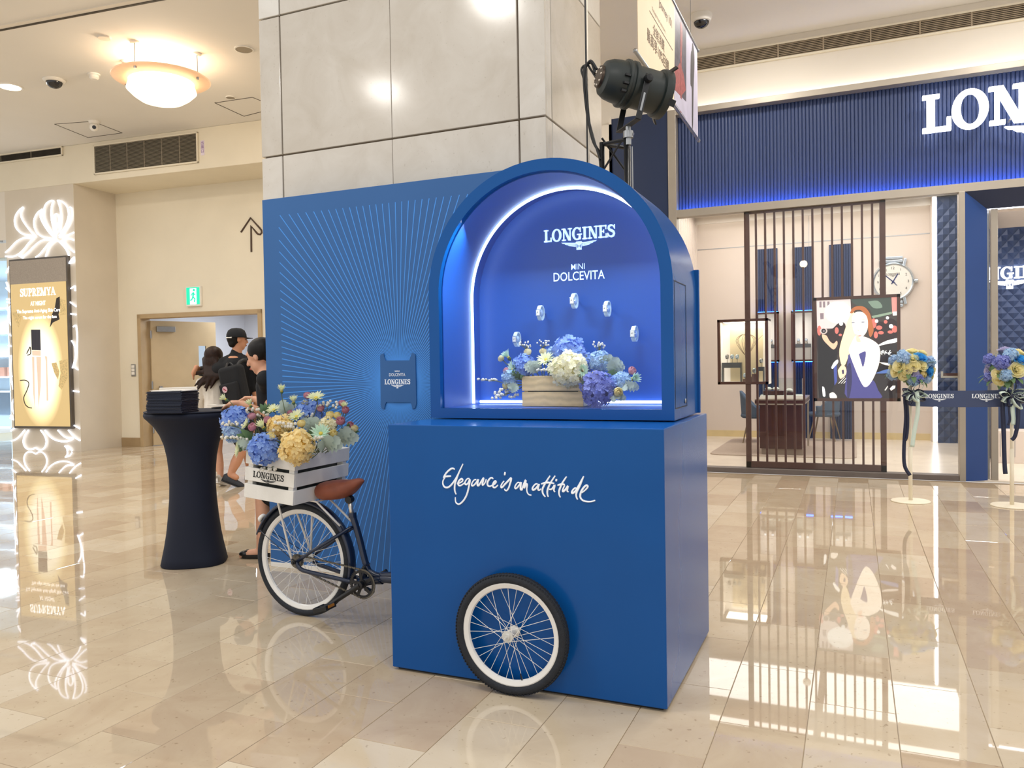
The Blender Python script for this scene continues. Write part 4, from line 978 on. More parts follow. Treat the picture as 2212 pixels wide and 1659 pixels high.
rows2 = [
 ('hydrangea', 'blue', 1150, 775, .64, .078, (0, -.4, .9), 'blue hydrangea at the top centre'),
 ('hydrangea', 'blue', 615, 945, .58, .055, (-.5, -.6, .5), 'deep blue hydrangea left of centre'),
 ('hydrangea', 'violet', 1500, 1220, .50, .078, (.5, -.8, -.1), 'violet blue hydrangea drooping beside the right end'),
 ('hydrangea', 'cream', 1150, 985, .515, .082, (.05, -.9, .4), 'large cream hydrangea over the front rim'),
 ('hydrangea', 'pale', 1535, 890, .62, .052, (.4, -.5, .7), 'pale blue hydrangea on the right shoulder'),
 ('hydrangea', 'pale', 955, 815, .66, .040, (-.1, -.4, .9), 'pale blue hydrangea left of the top blue one'),
 ('hydrangea', 'blue', 1340, 900, .64, .046, (.2, -.5, .8), 'blue hydrangea right behind the cream one'),
 ('daisy_cup', 'mint', 440, 850, .62, .036, (-.5, -.3, .8), 'mint white daisy at the upper left'),
 ('daisy', 'mint', 500, 985, .56, .042, (-.6, -.7, .3), 'pale mint daisy beside the left blue hydrangea'),
 ('daisy', 'daisy', 885, 875, .57, .040, (-.1, -.7, .6), 'pale green spidery daisy left of the cream bloom'),
 ('daisy', 'daisy', 970, 975, .53, .030, (-.1, -.9, .3), 'pale green daisy touching the crate rim'),
 ('daisy', 'mint', 1318, 1000, .50, .030, (.2, -.95, .1), 'white daisy with brown centre facing forward', 'brown'),
 ('daisy_cup', 'mint', 1905, 1100, .56, .036, (.8, -.5, .2), 'mint white daisy at the far right end'),
 ('bud', 'ivory', 345, 850, .64, .017, (-.6, -.3, .7), 'ivory round bud at the upper left end'),
 ('bud', 'ivory', 662, 775, .62, .019, (-.2, -.3, .9), 'ivory round bud left one of the tall pair'),
 ('bud', 'ivory', 842, 768, .62, .017, (0, -.3, .9), 'ivory round bud right one of the tall pair'),
 ('bud', 'bud', 1470, 1050, .50, .019, (.3, -.8, .3), 'cream round bud above the violet hydrangea'),
 ('bud', 'bud', 1745, 1258, .48, .021, (.6, -.75, .1), 'cream bud with open tip at the lower right'),
 ('bud', 'bud', 400, 1172, .55, .019, (-.7, -.6, .1), 'cream bud low on the left side'),
 ('bud', 'pink', 1912, 1000, .57, .019, (.7, -.3, .6), 'rosy pink bud at the far right end'),
 ('bud', 'pink', 402, 1003, .56, .016, (-.6, -.6, .4), 'lilac pink bud on the left side'),
 ('silver', 'silver', 745, 985, .55, .060, (-.3, -.3, .6), 'grey green leaves behind the left rim'),
 ('silver', 'silver', 1690, 985, .60, .065, (.6, -.2, .5), 'pale silvery leaves pointing right above'),
 ('silver', 'silver', 1845, 1190, .54, .060, (.8, -.4, -.1), 'pale silvery leaves at the right end'),
 ('silver', 'silver', 1720, 1305, .50, .050, (.7, -.5, -.35), 'pale silvery leaf tips at the lower right'),
 ('silver', 'silver', 1420, 910, .64, .050, (.2, -.1, .9), 'silvery leaves between two right hydrangeas'),
 ('leaf', 'green', 1640, 1060, .57, .050, (.7, -.4, .4), 'green leaves right of the cream bud'),
 ('leaf', 'green', 470, 1080, .58, .050, (-.7, -.4, .2), 'green leaves on the left flank'),
 ('leaf', 'green', 560, 1070, .56, .055, (-.4, -.6, .2), 'dark green leaves hugging the left crate corner'),
 ('leaf', 'green', 1400, 1130, .52, .055, (.5, -.8, .1), 'dark green leaves above the violet hydrangea'),
 ('silver', 'silver', 520, 1190, .53, .050, (-.7, -.5, -.2), 'pale mint leaves hanging at the left crate corner'),
 ('silver', 'silver', 1600, 900, .60, .050, (.4, -.4, .6), 'pale mint leaves beside the shoulder hydrangea'),
 ('hydrangea', 'pale', 450, 1080, .56, .040, (-.6, -.6, .2), 'small pale blue hydrangea on the left flank'),
 ('hydrangea', 'pale', 1790, 1130, .55, .042, (.7, -.6, .1), 'small pale blue hydrangea on the right flank'),
 ('hydrangea', 'blue', 1640, 1190, .53, .050, (.6, -.7, .1), 'blue hydrangea between violet one and right leaves'),
 ('breath', 'white', 400, 1210, .55, .045, (-.7, -.5, -.5), 'tiny white blossoms over the lowest left leaves'),
 ('breath', 'white', 645, 728, .63, .030, (-.1, -.2, .95), 'tiny white blossoms over the left ivory bud'),
 ('breath', 'white', 842, 715, .63, .028, (.1, -.2, .95), 'tiny white blossoms over the right ivory bud'),
 ('breath', 'white', 1512, 748, .63, .034, (.1, -.2, .95), 'tiny white blossoms standing on the right shoulder'),
 ('breath', 'white', 265, 1120, .57, .040, (-.9, -.3, .2), 'tiny white blossoms spreading out far left'),
 ('breath', 'white', 450, 1270, .55, .048, (-.7, -.5, -.4), 'tiny white blossoms hanging down on the left'),
 ('breath', 'white', 880, 1000, .52, .034, (-.1, -.9, .2), 'tiny white blossoms before the left rim')]
bouquet(rows2, 1020, 620, 5.53, root2, 'flowers in the pine crate', W2)
# small white floor spot beside the crate
q = PY(1293, 873, .52)
sp = thing('niche_spotlight', (q.x, .52, SIL), 'small white spotlight on the showcase floor under the violet hydrangea', 'spotlight')
obj('lamp_body', MB().lathe([(0, 0), (.012, 0), (.012, .006), (.007, .008), (.007, .014), (0, .014)], 14, (q.x, .52, SIL)), M_WHITE, sp, autos=.5)
obj('lamp_dome', MB().sphere((q.x, .52, SIL + .0165), .011, 12, 8), mat('spot_lens', '#ffffff', .3, emis='#dfeaff', st=2.5, noise=(9, .01)), sp, smooth=True)

# ------------------------------------------------------------------ five watches on the back panel
M_STEEL = mat('watch_steel', '#c9d3da', .22, .75, noise=(60, .06)); M_STRAP = mat('pale_strap', '#cfe6ee', .4, noise=(40, .08))
M_DIAL = mat('silver_dial', '#e9e6dc', .4, noise=(80, .05)); M_ACRYL = mat('acrylic_pin', '#a9c4e6', .2, spec=.7, noise=(10, .02))
wl = ['lowest watch on the left of the showcase arc', 'second watch from the left in the showcase arc', 'topmost watch at the middle of the showcase arc', 'fourth watch from the left in the showcase arc', 'lowest watch on the right of the showcase arc']
sm_ = ['pale blue steel bracelet, ', 'steel bracelet, ', 'white strap, ', 'white strap, ', 'white strap, ']
WY = .735
wyaw = Matrix.Rotation(math.radians(-22), 3, 'Z')
def ringm(r, wd, th, hz):
    mb = MB(); n = 32; vs = []
    for i in range(n):
        a = 2 * PI * i / n; c_, s_ = math.cos(a), math.sin(a)
        for rr, y in ((r, -wd / 2), (r, wd / 2), (r - th, wd / 2), (r - th, -wd / 2)): vs.append((rr * c_, y, rr * s_ * hz))
    mb.add(vs, [(i * 4 + j, i * 4 + (j + 1) % 4, ((i + 1) % n) * 4 + (j + 1) % 4, ((i + 1) % n) * 4 + j) for i in range(n) for j in range(4)]); return mb
for k, (x, y) in enumerate([(1117, 733), (1168, 676), (1241, 650), (1312, 667), (1371, 721)]):
    c = PY(x, y, WY)
    t = thing('wristwatch', (c.x, c.y, c.z), wl[k] if k in (0, 2, 4) else wl[k], 'watch', 'watches in the showcase')
    Bw = Matrix.Rotation(math.radians(78), 3, 'Z')        # case faces the front left
    def A(mb): mb.v = [c + Bw @ v for v in mb.v]; return mb
    obj('strap', A(ringm(.022, .021, .0035, 1.75)), M_STRAP, t, autos=.6)
    mb = MB(); mb.obox((-.023, 0, 0), (.007, .025, .034)); obj('case', A(mb), M_STEEL, t, bevel=.002)
    mb = MB(); mb.obox((-.0268, 0, 0), (.001, .017, .025)); obj('dial', A(mb), M_DIAL, t)
    mb = MB(); mb.obox((-.0276, .0, .003), (.0006, .0014, .010)); mb.obox((-.0276, .002, 0), (.0006, .008, .0014)); obj('hands', A(mb), M_INK, t)
    mb = MB(); mb.tube([(-.023, -.0125, 0), (-.023, -.017, 0)], .002, 8); obj('crown', A(mb), M_STEEL, t)
    obj('holder_pin', MB().tube([(c.x, c.y + .0, c.z), (c.x, YB, c.z)], .0035, 8), M_ACRYL, t, smooth=True)
    obj('holder_pad', MB().sphere((c.x, c.y, c.z), .014, 10, 8, (1, 1, 1.4)), M_ACRYL, t, smooth=True)

# ------------------------------------------------------------------ backdrop panel with sunburst
PYB = 1.30; px0 = PY(570, 600, PYB).x; pz1 = PY(568, 432, PYB).z; px1 = .38
M_PANEL = mat('panel_blue_matt', '#34649f', .42, noise=(2, .05), spec=.3)
bd = thing('backdrop_panel', ((px0 + px1) / 2, PYB + .03, 0), 'blue backdrop panel printed with a light blue sunburst behind the kiosk', 'panel')
box('board', (px0, PYB, .03), (px1, PYB + .06, pz1), M_PANEL, bd, bevel=.002, seg=1)
box('base_trim', (px0 + .01, PYB - .012, 0), (px1, PYB + .075, .03), M_WHITE, bd, bevel=.002, label='white base strip')
sc0 = PY(862, 829, PYB); bx0, bx1 = PY(604, 560, PYB).x, 2 * sc0.x - PY(604, 560, PYB).x
bz1 = PY(604, 465, PYB).z; bz0 = 2 * sc0.z - bz1 - .16
M_RAY = mat('sunburst_print', '#3f8fe6', .45, noise=(3, .04))
mb = MB(); n = 150
cw_, ch_ = .085, .12
for i in range(n):
    a = 2 * PI * (i + .5) / n; dx, dz = math.cos(a), math.sin(a)
    t1 = min((bx1 - sc0.x) / abs(dx) if abs(dx) > 1e-6 else 9, ((bz1 - sc0.z) if dz > 0 else (sc0.z - bz0)) / abs(dz) if abs(dz) > 1e-6 else 9)
    t0 = min(cw_ * .95 / abs(dx) if abs(dx) > 1e-6 else 9, ch_ * .85 / abs(dz) if abs(dz) > 1e-6 else 9)
    if t1 - t0 < .02: continue
    h = .0032; nx, nz = -dz * h, dx * h
    xs = sc0.x + dx * t1
    if xs > px1 - .01: t1 = (px1 - .01 - sc0.x) / dx
    P = lambda t, s: (sc0.x + dx * t + s * nx, PYB - .0008, sc0.z + dz * t + s * nz)
    mb.poly([P(t0, 1), P(t0, -1), P(t1, -1), P(t1, 1)])
obj('sunburst_rays', mb, M_RAY, bd, kind='stuff')
def Ep(x, y): q = PY(800 + x / 9.215, 740 + y / 9.215, PYB); return (q.x - sc0.x, q.z - sc0.z)
eL = [Ep(210, 260), Ep(222, 235), Ep(280, 215), Ep(285, 285), Ep(318, 358), Ep(790, 355), Ep(815, 285), Ep(835, 205), Ep(895, 222), Ep(908, 260), Ep(928, 1210), Ep(905, 1300), Ep(850, 1320), Ep(835, 1240), Ep(810, 1185), Ep(330, 1185), Ep(305, 1240), Ep(290, 1325), Ep(240, 1310), Ep(222, 1250)]
obj('watch_case_emblem', MB().prism(eL[::-1], (sc0.x, PYB - .0045, sc0.z), X3, Z3, .004), M_PANEL, bd, label='dark blue watch-case shaped emblem plate')
mb = MB()
q = PY(860, 830, PYB); brand(mb, (q.x, PYB - .0088, q.z), X3, Z3, .188, .0006)
q = PY(860, 812.5, PYB); text(mb, 'DOLCEVITA', (q.x, PYB - .0093, q.z), X3, Z3, .02, width=.118, bold=.006)
q = PY(860, 803.5, PYB); text(mb, 'MINI', (q.x, PYB - .0093, q.z), X3, Z3, .010, width=.034, bold=.006)
obj('emblem_lettering', mb, M_LETTER, bd, label='white lettering on the emblem plate')
# ================================================================== left side of the hall
def pxy(p):
    d = Vector(p) - CAMP; z = d.dot(FW); return FPX * d.dot(RT) / z + CX, -FPX * d.dot(UP) / z + CY
def F5(base, u, v, z): q = base + UX * u + UN * v; return Vector((q.x, q.y, z))
# --- service door: frame, open leaf, corridor behind
M_WOODF = mat('beige_frame', '#b39a74', .45, noise=(6, .06))
door = thing('door_1', F5(B1, (dl + dr) / 2, .05, 0), 'beige service doorway with its left leaf standing open', 'door', kind='structure')
fw_ = .075
def jb(name, u0, u1, v0, v1, z0, z1, mt, par, **k): return obj(name, fbox(MB(), B1, u0, u1, v0, v1, z0, z1), mt, par, **k)
jb('door_frame', dl, dl + fw_, -.03, .2, 0, DZ, M_WOODF, door, bevel=.004)
jb('door_frame', dr - fw_, dr, -.03, .2, 0, DZ, M_WOODF, door, bevel=.004)
jb('door_frame', dl, dr, -.03, .2, DZ - fw_, DZ + .002, M_WOODF, door, bevel=.004)
hin = F5(B1, dl + fw_ + .03, .17, 0); lw_ = (dr - dl - 2 * fw_ - .06) / 2; lh = DZ - fw_ - .03
best = min(range(10, 90), key=lambda t: abs(pxy(hin + (UX * math.cos(math.radians(t)) + UN * math.sin(math.radians(t))) * lw_ + Vector((0, 0, lh)))[0] - 464))
th = math.radians(best); DU = UX * math.cos(th) + UN * math.sin(th); DN = Vector((-DU.y, DU.x, 0)); RD = Matrix((DU, DN, Z3)).transposed()
def lf(name, u0, u1, z0, z1, v0, v1, mt, **k):
    c = hin + DU * (u0 + u1) / 2 + DN * (v0 + v1) / 2; c.z = (z0 + z1) / 2
    return obj(name, MB().obox(c, (u1 - u0, abs(v1 - v0), z1 - z0), RD), mt, door, **k)
wu0, wu1, wz0, wz1 = lw_ * .72, lw_ * .84, 1.25, lh - .45
for a in ((0, lw_, .01, wz0), (0, lw_, wz1, lh), (0, wu0, wz0, wz1), (wu1, lw_, wz0, wz1)):
    pass
mb = MB()
for a in ((0, lw_, .01, wz0), (0, lw_, wz1, lh), (0, wu0, wz0, wz1), (wu1, lw_, wz0, wz1)):
    c = hin + DU * (a[0] + a[1]) / 2; c.z = (a[2] + a[3]) / 2; mb.obox(c, (a[1] - a[0], .045, a[3] - a[2]), RD)
obj('door_leaf', mb, M_DOORF, door)
glass_mat('wired_glass', (.86, .93, .97), .8)
lf('vision_pane', wu0, wu1, wz0, wz1, -.004, .004, MATS['wired_glass'])
lf('door_closer', .09, .42, lh - .20, lh - .10, -.085, -.0225, M_GREYMETAL, bevel=.006)
lf('push_bar', .10, lw_ - .08, .99, 1.05, -.085, -.06, M_WHITE, bevel=.01)
for u in (.12, lw_ - .14): lf('push_bar_bracket', u, u + .05, .96, 1.08, -.07, -.0225, M_GREYMETAL, bevel=.004)
for z in (.3, 1.1, lh - .25): obj('hinge', MB().tube([hin + Vector((0, 0, z - .07)) - DN * .03, hin + Vector((0, 0, z + .07)) - DN * .03], .014, 8), M_GREYMETAL, door)
ck = thing('corridor', F5(B1, (dl + dr) / 2, 2.4, 0), 'white service corridor seen through the open doorway', 'corridor', kind='structure')
M_COR = mat('corridor_white', '#d9dbe2', .7, noise=(2, .03))
for a in ((dl - .3, dr + 1.0, 3.4, 3.5, 0, 2.9), (dl - .4, dl - .3, .2, 3.5, 0, 2.9), (dr + 1.0, dr + 1.1, .2, 3.5, 0, 2.9), (dl - .4, dr + 1.1, .2, 3.5, 2.9, 3.0)):
    jb('corridor_wall', *a, M_COR, ck)
jb('corridor_window', dr - .55, dr - .15, 3.37, 3.4, .9, 2.5, mat('blue_daylight_window', '#6d96d8', .4, emis='#4f83d8', st=.7, noise=(5, .5)), ck)
# --- painted arrow, exit sign, switch, seams
M_BROWN = mat('brown_sign_paint', '#4d3a2c', .6, noise=(9, .06))
def HWp(x, y, o=-.006): return HW(x, y) + UN * o
Z3a = lambda x, y: (250 + x / 2.859, 380 + y / 2.859)
ar = [(775, 348), (834, 260), (890, 322), (901, 336), (903, 350), (894, 362), (880, 360), (868, 348), (837, 308), (838, 390), (839, 470)]
am = MB(); am.tube([HWp(*Z3a(*p)) for p in ar], .0165, 6)
obj('direction_arrow', am, M_BROWN, None, 'dark brown looped arrow pointing up on the cream wall', 'sign')
e0, e1 = HW(405, 620), HW(438, 661)
eu0, eu1, ez0, ez1 = loc5(e0, B1)[0], loc5(e1, B1)[0], e1.z, e0.z
ex = thing('exit_sign', F5(B1, (eu0 + eu1) / 2, 0, ez0), 'lit green emergency exit sign with running figure above the doorway', 'sign')
jb('sign_housing', eu0, eu1, -.05, 0, ez0, ez1, M_WHITE, ex, bevel=.004)
M_GREEN = mat('exit_green', '#12b28c', .4, emis='#12c79a', st=1.1, noise=(3, .02)); M_GLOW = mat('exit_white', '#eafff6', .4, emis='#e6fff4', st=1.25, noise=(3, .01))
jb('sign_face', eu0 + .02, eu1 - .02, -.056, -.05, ez0 + .03, ez1 - .02, M_GREEN, ex)
eW, eH = eu1 - eu0 - .04, ez1 - ez0 - .05
def ep(a, b): return (eu0 + .02 + a * eW, ez0 + .03 + b * eH)
mb = MB(); o_ = F5(B1, 0, -.057, 0)
for q in ([(.28, .0), (.78, .0), (.78, .95), (.28, .95)],): mb.prism([ep(*p) for p in q], o_, UX, Z3, .002)
obj('sign_door_symbol', mb, M_GLOW, ex)
mb = MB(); o_ = F5(B1, 0, -.0595, 0)
for q in (stroke([ep(.56, .72), ep(.52, .45)], .035), stroke([ep(.52, .45), ep(.66, .32), ep(.62, .14)], .026), stroke([ep(.52, .45), ep(.42, .28), ep(.30, .24)], .026), stroke([ep(.55, .66), ep(.70, .55)], .02), stroke([ep(.55, .66), ep(.40, .6), ep(.36, .5)], .02), [[(ep(.6, .84)[0] + .024 * math.cos(a), ep(.6, .84)[1] + .024 * math.sin(a)) for a in [2 * PI * i / 10 for i in range(10)]]]):
    for p in q: mb.prism(p, o_, UX, Z3, .0015)
obj('sign_running_figure', mb, M_GREEN, ex)
s0_, s1_ = HW(284, 787), HW(294, 813); su0, su1 = loc5(s0_, B1)[0], loc5(s1_, B1)[0]
sw = thing('wall_switch', F5(B1, (su0 + su1) / 2, 0, s1_.z), 'small pale wall switch panel left of the doorway', 'switch')
jb('switch_plate', su0, su1, -.014, 0, s1_.z, s0_.z, M_GREYMETAL, sw, bevel=.003)
for i in range(3): z = s1_.z + (s0_.z - s1_.z) * (.14 + .28 * i); jb('switch_button', su0 + .015, su1 - .015, -.022, -.014, z, z + .05, M_WHITE, sw, bevel=.002)

# --- air vents on the bulkhead
def vent(name, label, u0, u1, z0, z1, base, n, bars, mt=None):
    t = thing(name, F5(base, (u0 + u1) / 2, 0, z0), label, 'vent')
    f = .025
    def fb(nm, a, mtt, **k): return obj(nm, fbox(MB(), base, *a), mtt, t, **k)
    fb('vent_back', (u0, u1, -.004, -.001, z0, z1), M_SLOT)
    for a in ((u0, u1, -.03, 0, z0, z0 + f), (u0, u1, -.03, 0, z1 - f, z1), (u0, u0 + f, -.03, 0, z0, z1), (u1 - f, u1, -.03, 0, z0, z1)): fb('vent_frame', a, M_CREAM, bevel=.003)
    h = (z1 - z0 - 2 * f) / n
    for i in range(n):
        z = z0 + f + h * (i + .5)
        c = base + UX * (u0 + u1) / 2 + UN * -.016; c.z = z
        obj('slat', MB().obox(c, (u1 - u0 - 2 * f, .026, h * .28), R5 @ Matrix.Rotation(.55, 3, 'X')), mt or M_VENT, t)
    for b in range(1, bars):
        u = u0 + (u1 - u0) * b / bars; fb('vent_bar', (u - .006, u + .006, -.027, -.006, z0 + f, z1 - f), M_VENT)
    return t
M_VENT = mat('vent_grey_beige', '#8d8371', .5, noise=(6, .06))
a, b = HB(203.4, 314.6), HB(430, 352)
vent('air_vent', 'large louvred air vent on the left bulkhead', loc5(a, B0)[0], loc5(b, B0)[0], b.z, a.z, B0, 22, 6)
a, b = HB(-120, 341), HB(137, 336.5)
vent('air_vent', 'narrow dark air vent at the far left of the bulkhead', loc5(a, B0)[0], loc5(b, B0)[0], b.z, HB(137, 316).z, B0, 9, 4, M_SLOT)
a, b = HB(433.5, 304), HB(442, 335)
nt_ = thing('paper_notice', F5(B0, loc5(a, B0)[0], 0, b.z), 'tiny lilac paper notice beside the large air vent', 'notice')
nu0, nu1 = loc5(a, B0)[0], loc5(b, B0)[0]
obj('notice_sheet', fbox(MB(), B0, nu0, nu1, -.004, 0, b.z, a.z), mat('lilac_paper', '#e4d9e8', .7, noise=(9, .03)), nt_)
mb = MB()
for i, ch in enumerate('出風口'): text(mb, ch, F5(B0, (nu0 + nu1) / 2, -.005, a.z - (a.z - b.z) * (.27 + .27 * i)), UX, Z3, (a.z - b.z) * .19)
obj('notice_print', mb, mat('violet_print', '#8a5f9a', .7, noise=(9, .03)), nt_)

# --- ceiling fittings
pcn_ = (PZ(237, 160, 4.92) + PZ(456, 186, 4.92)) / 2; pr = (PZ(237, 160, 4.92) - PZ(456, 186, 4.92)).length / 2
M_ALAB = mat('alabaster_rim', '#f0cfa8', .4, emis='#ffb98a', st=.30, noise=(14, .05)); M_ALABL = mat('alabaster_bowl_lit', '#fff2dc', .4, emis='#ffe2b8', st=3.2, noise=(14, .02))
pend = thing('pendant_lamp', (pcn_.x, pcn_.y, 4.62), 'glowing alabaster bowl lamp hanging from the left ceiling', 'lamp')
obj('bowl_rim', MB().lathe([(.60 * pr, -.035), (.78 * pr, -.012), (.97 * pr, .0), (pr, .012), (.98 * pr, .02), (.78 * pr, .006), (.6 * pr, -.02)], 48, pcn_, closed=True), M_ALAB, pend, smooth=True)
obj('bowl', MB().lathe([(.0, -.30), (.14, -.29), (.25, -.255), (.33, -.20), (.40, -.13), (.60 * pr * 1.08, -.03), (.75 * pr, -.008)], 48, pcn_), M_ALABL, pend, smooth=True)
for k in range(4):
    a = math.radians(102 + 90 * k) ; q = pcn_ + Vector((math.cos(a), math.sin(a), 0)) * pr * .86
    obj('suspension_rod', MB().tube([q + Vector((0, 0, -.02)), Vector((q.x, q.y, 5.19))], .006, 6), M_GREYMETAL, pend)
    obj('rod_knob', MB().lathe([(0, -.03), (.018, -.03), (.018, -.005), (0, -.005)], 10, q), M_GREYMETAL, pend)
    obj('ceiling_cup', MB().lathe([(0, -.02), (.05, -.018), (.055, 0), (0, 0)], 16, (q.x, q.y, 5.2)), M_WHITE, pend, smooth=True)
point_light('pendant_bulb', (pcn_.x, pcn_.y, 5.03), 36, (1, .84, .64), .12)
def disc(name, x, y, r, label, cat, mt, h=.012, prof=None):
    q = PZ(x, y, 5.2); return obj(name, MB().lathe(prof or [(0, -h), (r * .9, -h), (r, -.002), (r, 0), (0, 0)], 24, (q.x, q.y, 5.2)), mt, None, label, cat, autos=.6), q
M_SPK = mat('speaker_mesh', '#9c917f', .7, noise=(220, .3))
for n_, x, y, r, lab in (('ceiling_speaker', 527, 106, .115, 'round ceiling speaker beside the column'), ('ceiling_speaker', 498, 210, .07, 'small round ceiling speaker near the bulkhead')):
    q = PZ(x, y, 5.2); t = thing(n_, (q.x, q.y, 5.18), lab, 'speaker')
    obj('speaker_ring', MB().lathe([(r * .86, -.012), (r, -.01), (r, 0), (r * .86, 0)], 24, (q.x, q.y, 5.2), closed=True), M_WHITE, t, autos=.6)
    obj('speaker_grille', MB().lathe([(0, -.009), (r * .86, -.009), (r * .86, 0), (0, 0)], 24, (q.x, q.y, 5.2)), M_SPK, t)
disc('ceiling_sensor', 225, 80, .075, 'flat white ceiling sensor above the hanging bowl lamp', 'sensor', M_CREAMW, .02)
q = PZ(22, 187, 5.2); t = thing('downlight', (q.x, q.y, 5.17), 'bright recessed downlight at the left end of the ceiling', 'lamp')
obj('trim_ring', MB().lathe([(.13, -.012), (.155, -.010), (.16, 0), (.13, 0)], 24, (q.x, q.y, 5.2), closed=True), M_WHITE, t, autos=.6)
obj('lamp_disc', MB().lathe([(0, -.007), (.13, -.007), (.13, 0), (0, 0)], 24, (q.x, q.y, 5.2)), mat('warm_lamp', '#fff4de', .5, emis='#ffe9c0', st=14, noise=(9, .01)), t)
M_SMOKED = mat('smoked_dome', '#1a1a1e', .08, spec=.7, noise=(5, .05))
def dome_cam(x, y, r, label, drop):
    q = PZ(x, y, 5.2); z = 5.2; t = thing('dome_camera', (q.x, q.y, z - drop - r * .8), label, 'camera')
    obj('housing', MB().lathe([(0, 0), (r * 1.35, 0), (r * 1.38, -.012), (r * 1.2, -drop), (r * 1.02, -drop - .006), (0, -drop - .006)], 28, (q.x, q.y, z)), M_WHITE, t, autos=.6)
    obj('smoked_dome', MB().sphere((q.x, q.y, z - drop), r, 20, 12, (1, 1, .85)), M_SMOKED, t, smooth=True)
    return t
dome_cam(117, 172, .10, 'dome camera with dark bubble on the left ceiling', .03)
q = PZ(203, 160, 5.2); t = thing('smoke_detector', (q.x, q.y, 5.13), 'white smoke detector between dome camera and bowl lamp', 'detector')
obj('base', MB().lathe([(0, 0), (.075, 0), (.075, -.02), (0, -.02)], 20, (q.x, q.y, 5.2)), M_WHITE, t, autos=.6)
obj('sensor_head', MB().lathe([(.06, -.02), (.06, -.05), (.04, -.07), (0, -.07)], 20, (q.x, q.y, 5.2)), M_WHITE, t, autos=.6)
q = PZ(203, 262, 5.2); t = thing('turret_camera', (q.x, q.y, 5.03), 'small white turret camera near the ceiling hatch', 'camera')
obj('base', MB().lathe([(0, 0), (.08, 0), (.07, -.04), (0, -.05)], 18, (q.x, q.y, 5.2)), M_WHITE, t, autos=.6)
obj('camera_ball', MB().sphere((q.x, q.y, 5.11), .065, 16, 10), M_WHITE, t, smooth=True)
ld = (CAMP - Vector((q.x, q.y, 5.11))).normalized()
obj('lens', MB().lathe([(0, .0), (.028, 0), (.028, .012), (0, .012)], 14, Vector((q.x, q.y, 5.11)) + ld * .056, basis(ld)), M_SMOKED, t, autos=.5)
# access hatches: fine grooves round flush panels
def hatch(c4, label):
    P = [PZ(x, y, 5.2) for x, y in c4]; mb = MB()
    for i in range(4): mb.bar(P[i] - Vector((0, 0, .0015)), P[(i + 1) % 4] - Vector((0, 0, .0015)), .012, .004)
    obj('access_hatch', mb, M_SLOT, None, label, 'hatch')
hatch([(118, 268), (200, 262), (264, 287), (190, 297)], 'flush access hatch around the turret camera')
hatch([(464, 222), (545, 210), (600, 232), (527, 251)], 'flush access hatch in the ceiling next to the column')

# --- shop front sliver at the far left
hz = HB(10, 556).z
hb_ = MB(); fbox(hb_, B0, -9, u27, 0, .3, hz, zB)
struct('wall_left_header', hb_, M_CREAMW, 'pale header wall over the far left shop opening', 'wall')
sh = thing('shop_room', F5(B0, u27 - 3, 2.5, 0), 'cool lit shop interior at the far left edge', 'room', kind='structure')
M_COOL = mat('cool_white_wall', '#dfeaf4', .5, noise=(2, .03))
for a in ((-9, u27 + .1, 4.2, 4.3, 0, 4.5), (-9, u27, .0, 4.3, hz + .25, hz + .3), (u27 + .01, u27 + .1, .35, 4.3, 0, 4.5)): obj('shop_wall', fbox(MB(), B0, *a), M_COOL, sh)
gl = glass_mat('shop_glass', (.93, .98, 1), 1.0)
obj('shop_glass', fbox(MB(), B0, -9, u27, .05, .06, 0, hz), gl, sh)
def HS(x, y, v): return hit(x, y, B0 + UN * v, UN)
shelf = thing('display_shelf', F5(B0, loc5(HS(5, 900, 3.9), B0)[0], 3.9, 0), 'white display shelf with boxes inside the far left shop', 'shelf')
su = loc5(HS(5, 800, 3.9), B0)[0]
for z in (.02, .9, 1.25, 1.75, 2.3, 2.9): obj('shelf_board', fbox(MB(), B0, su - 1.5, su + .45, 3.75, 4.15, z, z + .04), M_COOL, shelf)
for u in (su - 1.5, su + .41): obj('shelf_side', fbox(MB(), B0, u, u + .04, 3.75, 4.15, 0, 3.0), M_COOL, shelf)
for i in range(5):
    obj('product_box', fbox(MB(), B0, su - .9 + .28 * i, su - .72 + .28 * i, 3.85, 4.0, 1.29, 1.29 + .22), mat('copper_box', '#b57f6a', .5, noise=(4, .1)), None, 'copper toned product box, %s from left on the far left shop shelf' % ORD[i], 'box', 'boxes on the far left shelf')
ac = HS(2, 928, 1.0); au = loc5(PZ(4, 925), B0)[0]; av = loc5(PZ(4, 925), B0)[1]
ch = thing('armchair', F5(B0, au, av + .3, 0), 'grey upholstered armchair at the left picture edge', 'chair')
M_GREYF = mat('grey_blue_fabric', '#8d9db0', .85, noise=(30, .08))
for nm, a in (('backrest', (au - .3, au + .32, av - .02, av + .1, .34, .93)), ('seat', (au - .3, au + .32, av + .1, av + .6, .36, .5)), ('armrest', (au + .24, au + .34, av + .05, av + .6, .4, .7)), ('armrest', (au - .34, au - .24, av + .05, av + .6, .4, .7))): obj(nm, fbox(MB(), B0, *a), M_GREYF, ch, bevel=.03, seg=3)
for u, v in ((-.28, .04), (.28, .04), (-.28, .56), (.28, .56)): obj('leg', MB().tube([F5(B0, au + u, av + v, 0), F5(B0, au + u * .95, av + v, .37)], .012, 6), M_GREYMETAL, ch)
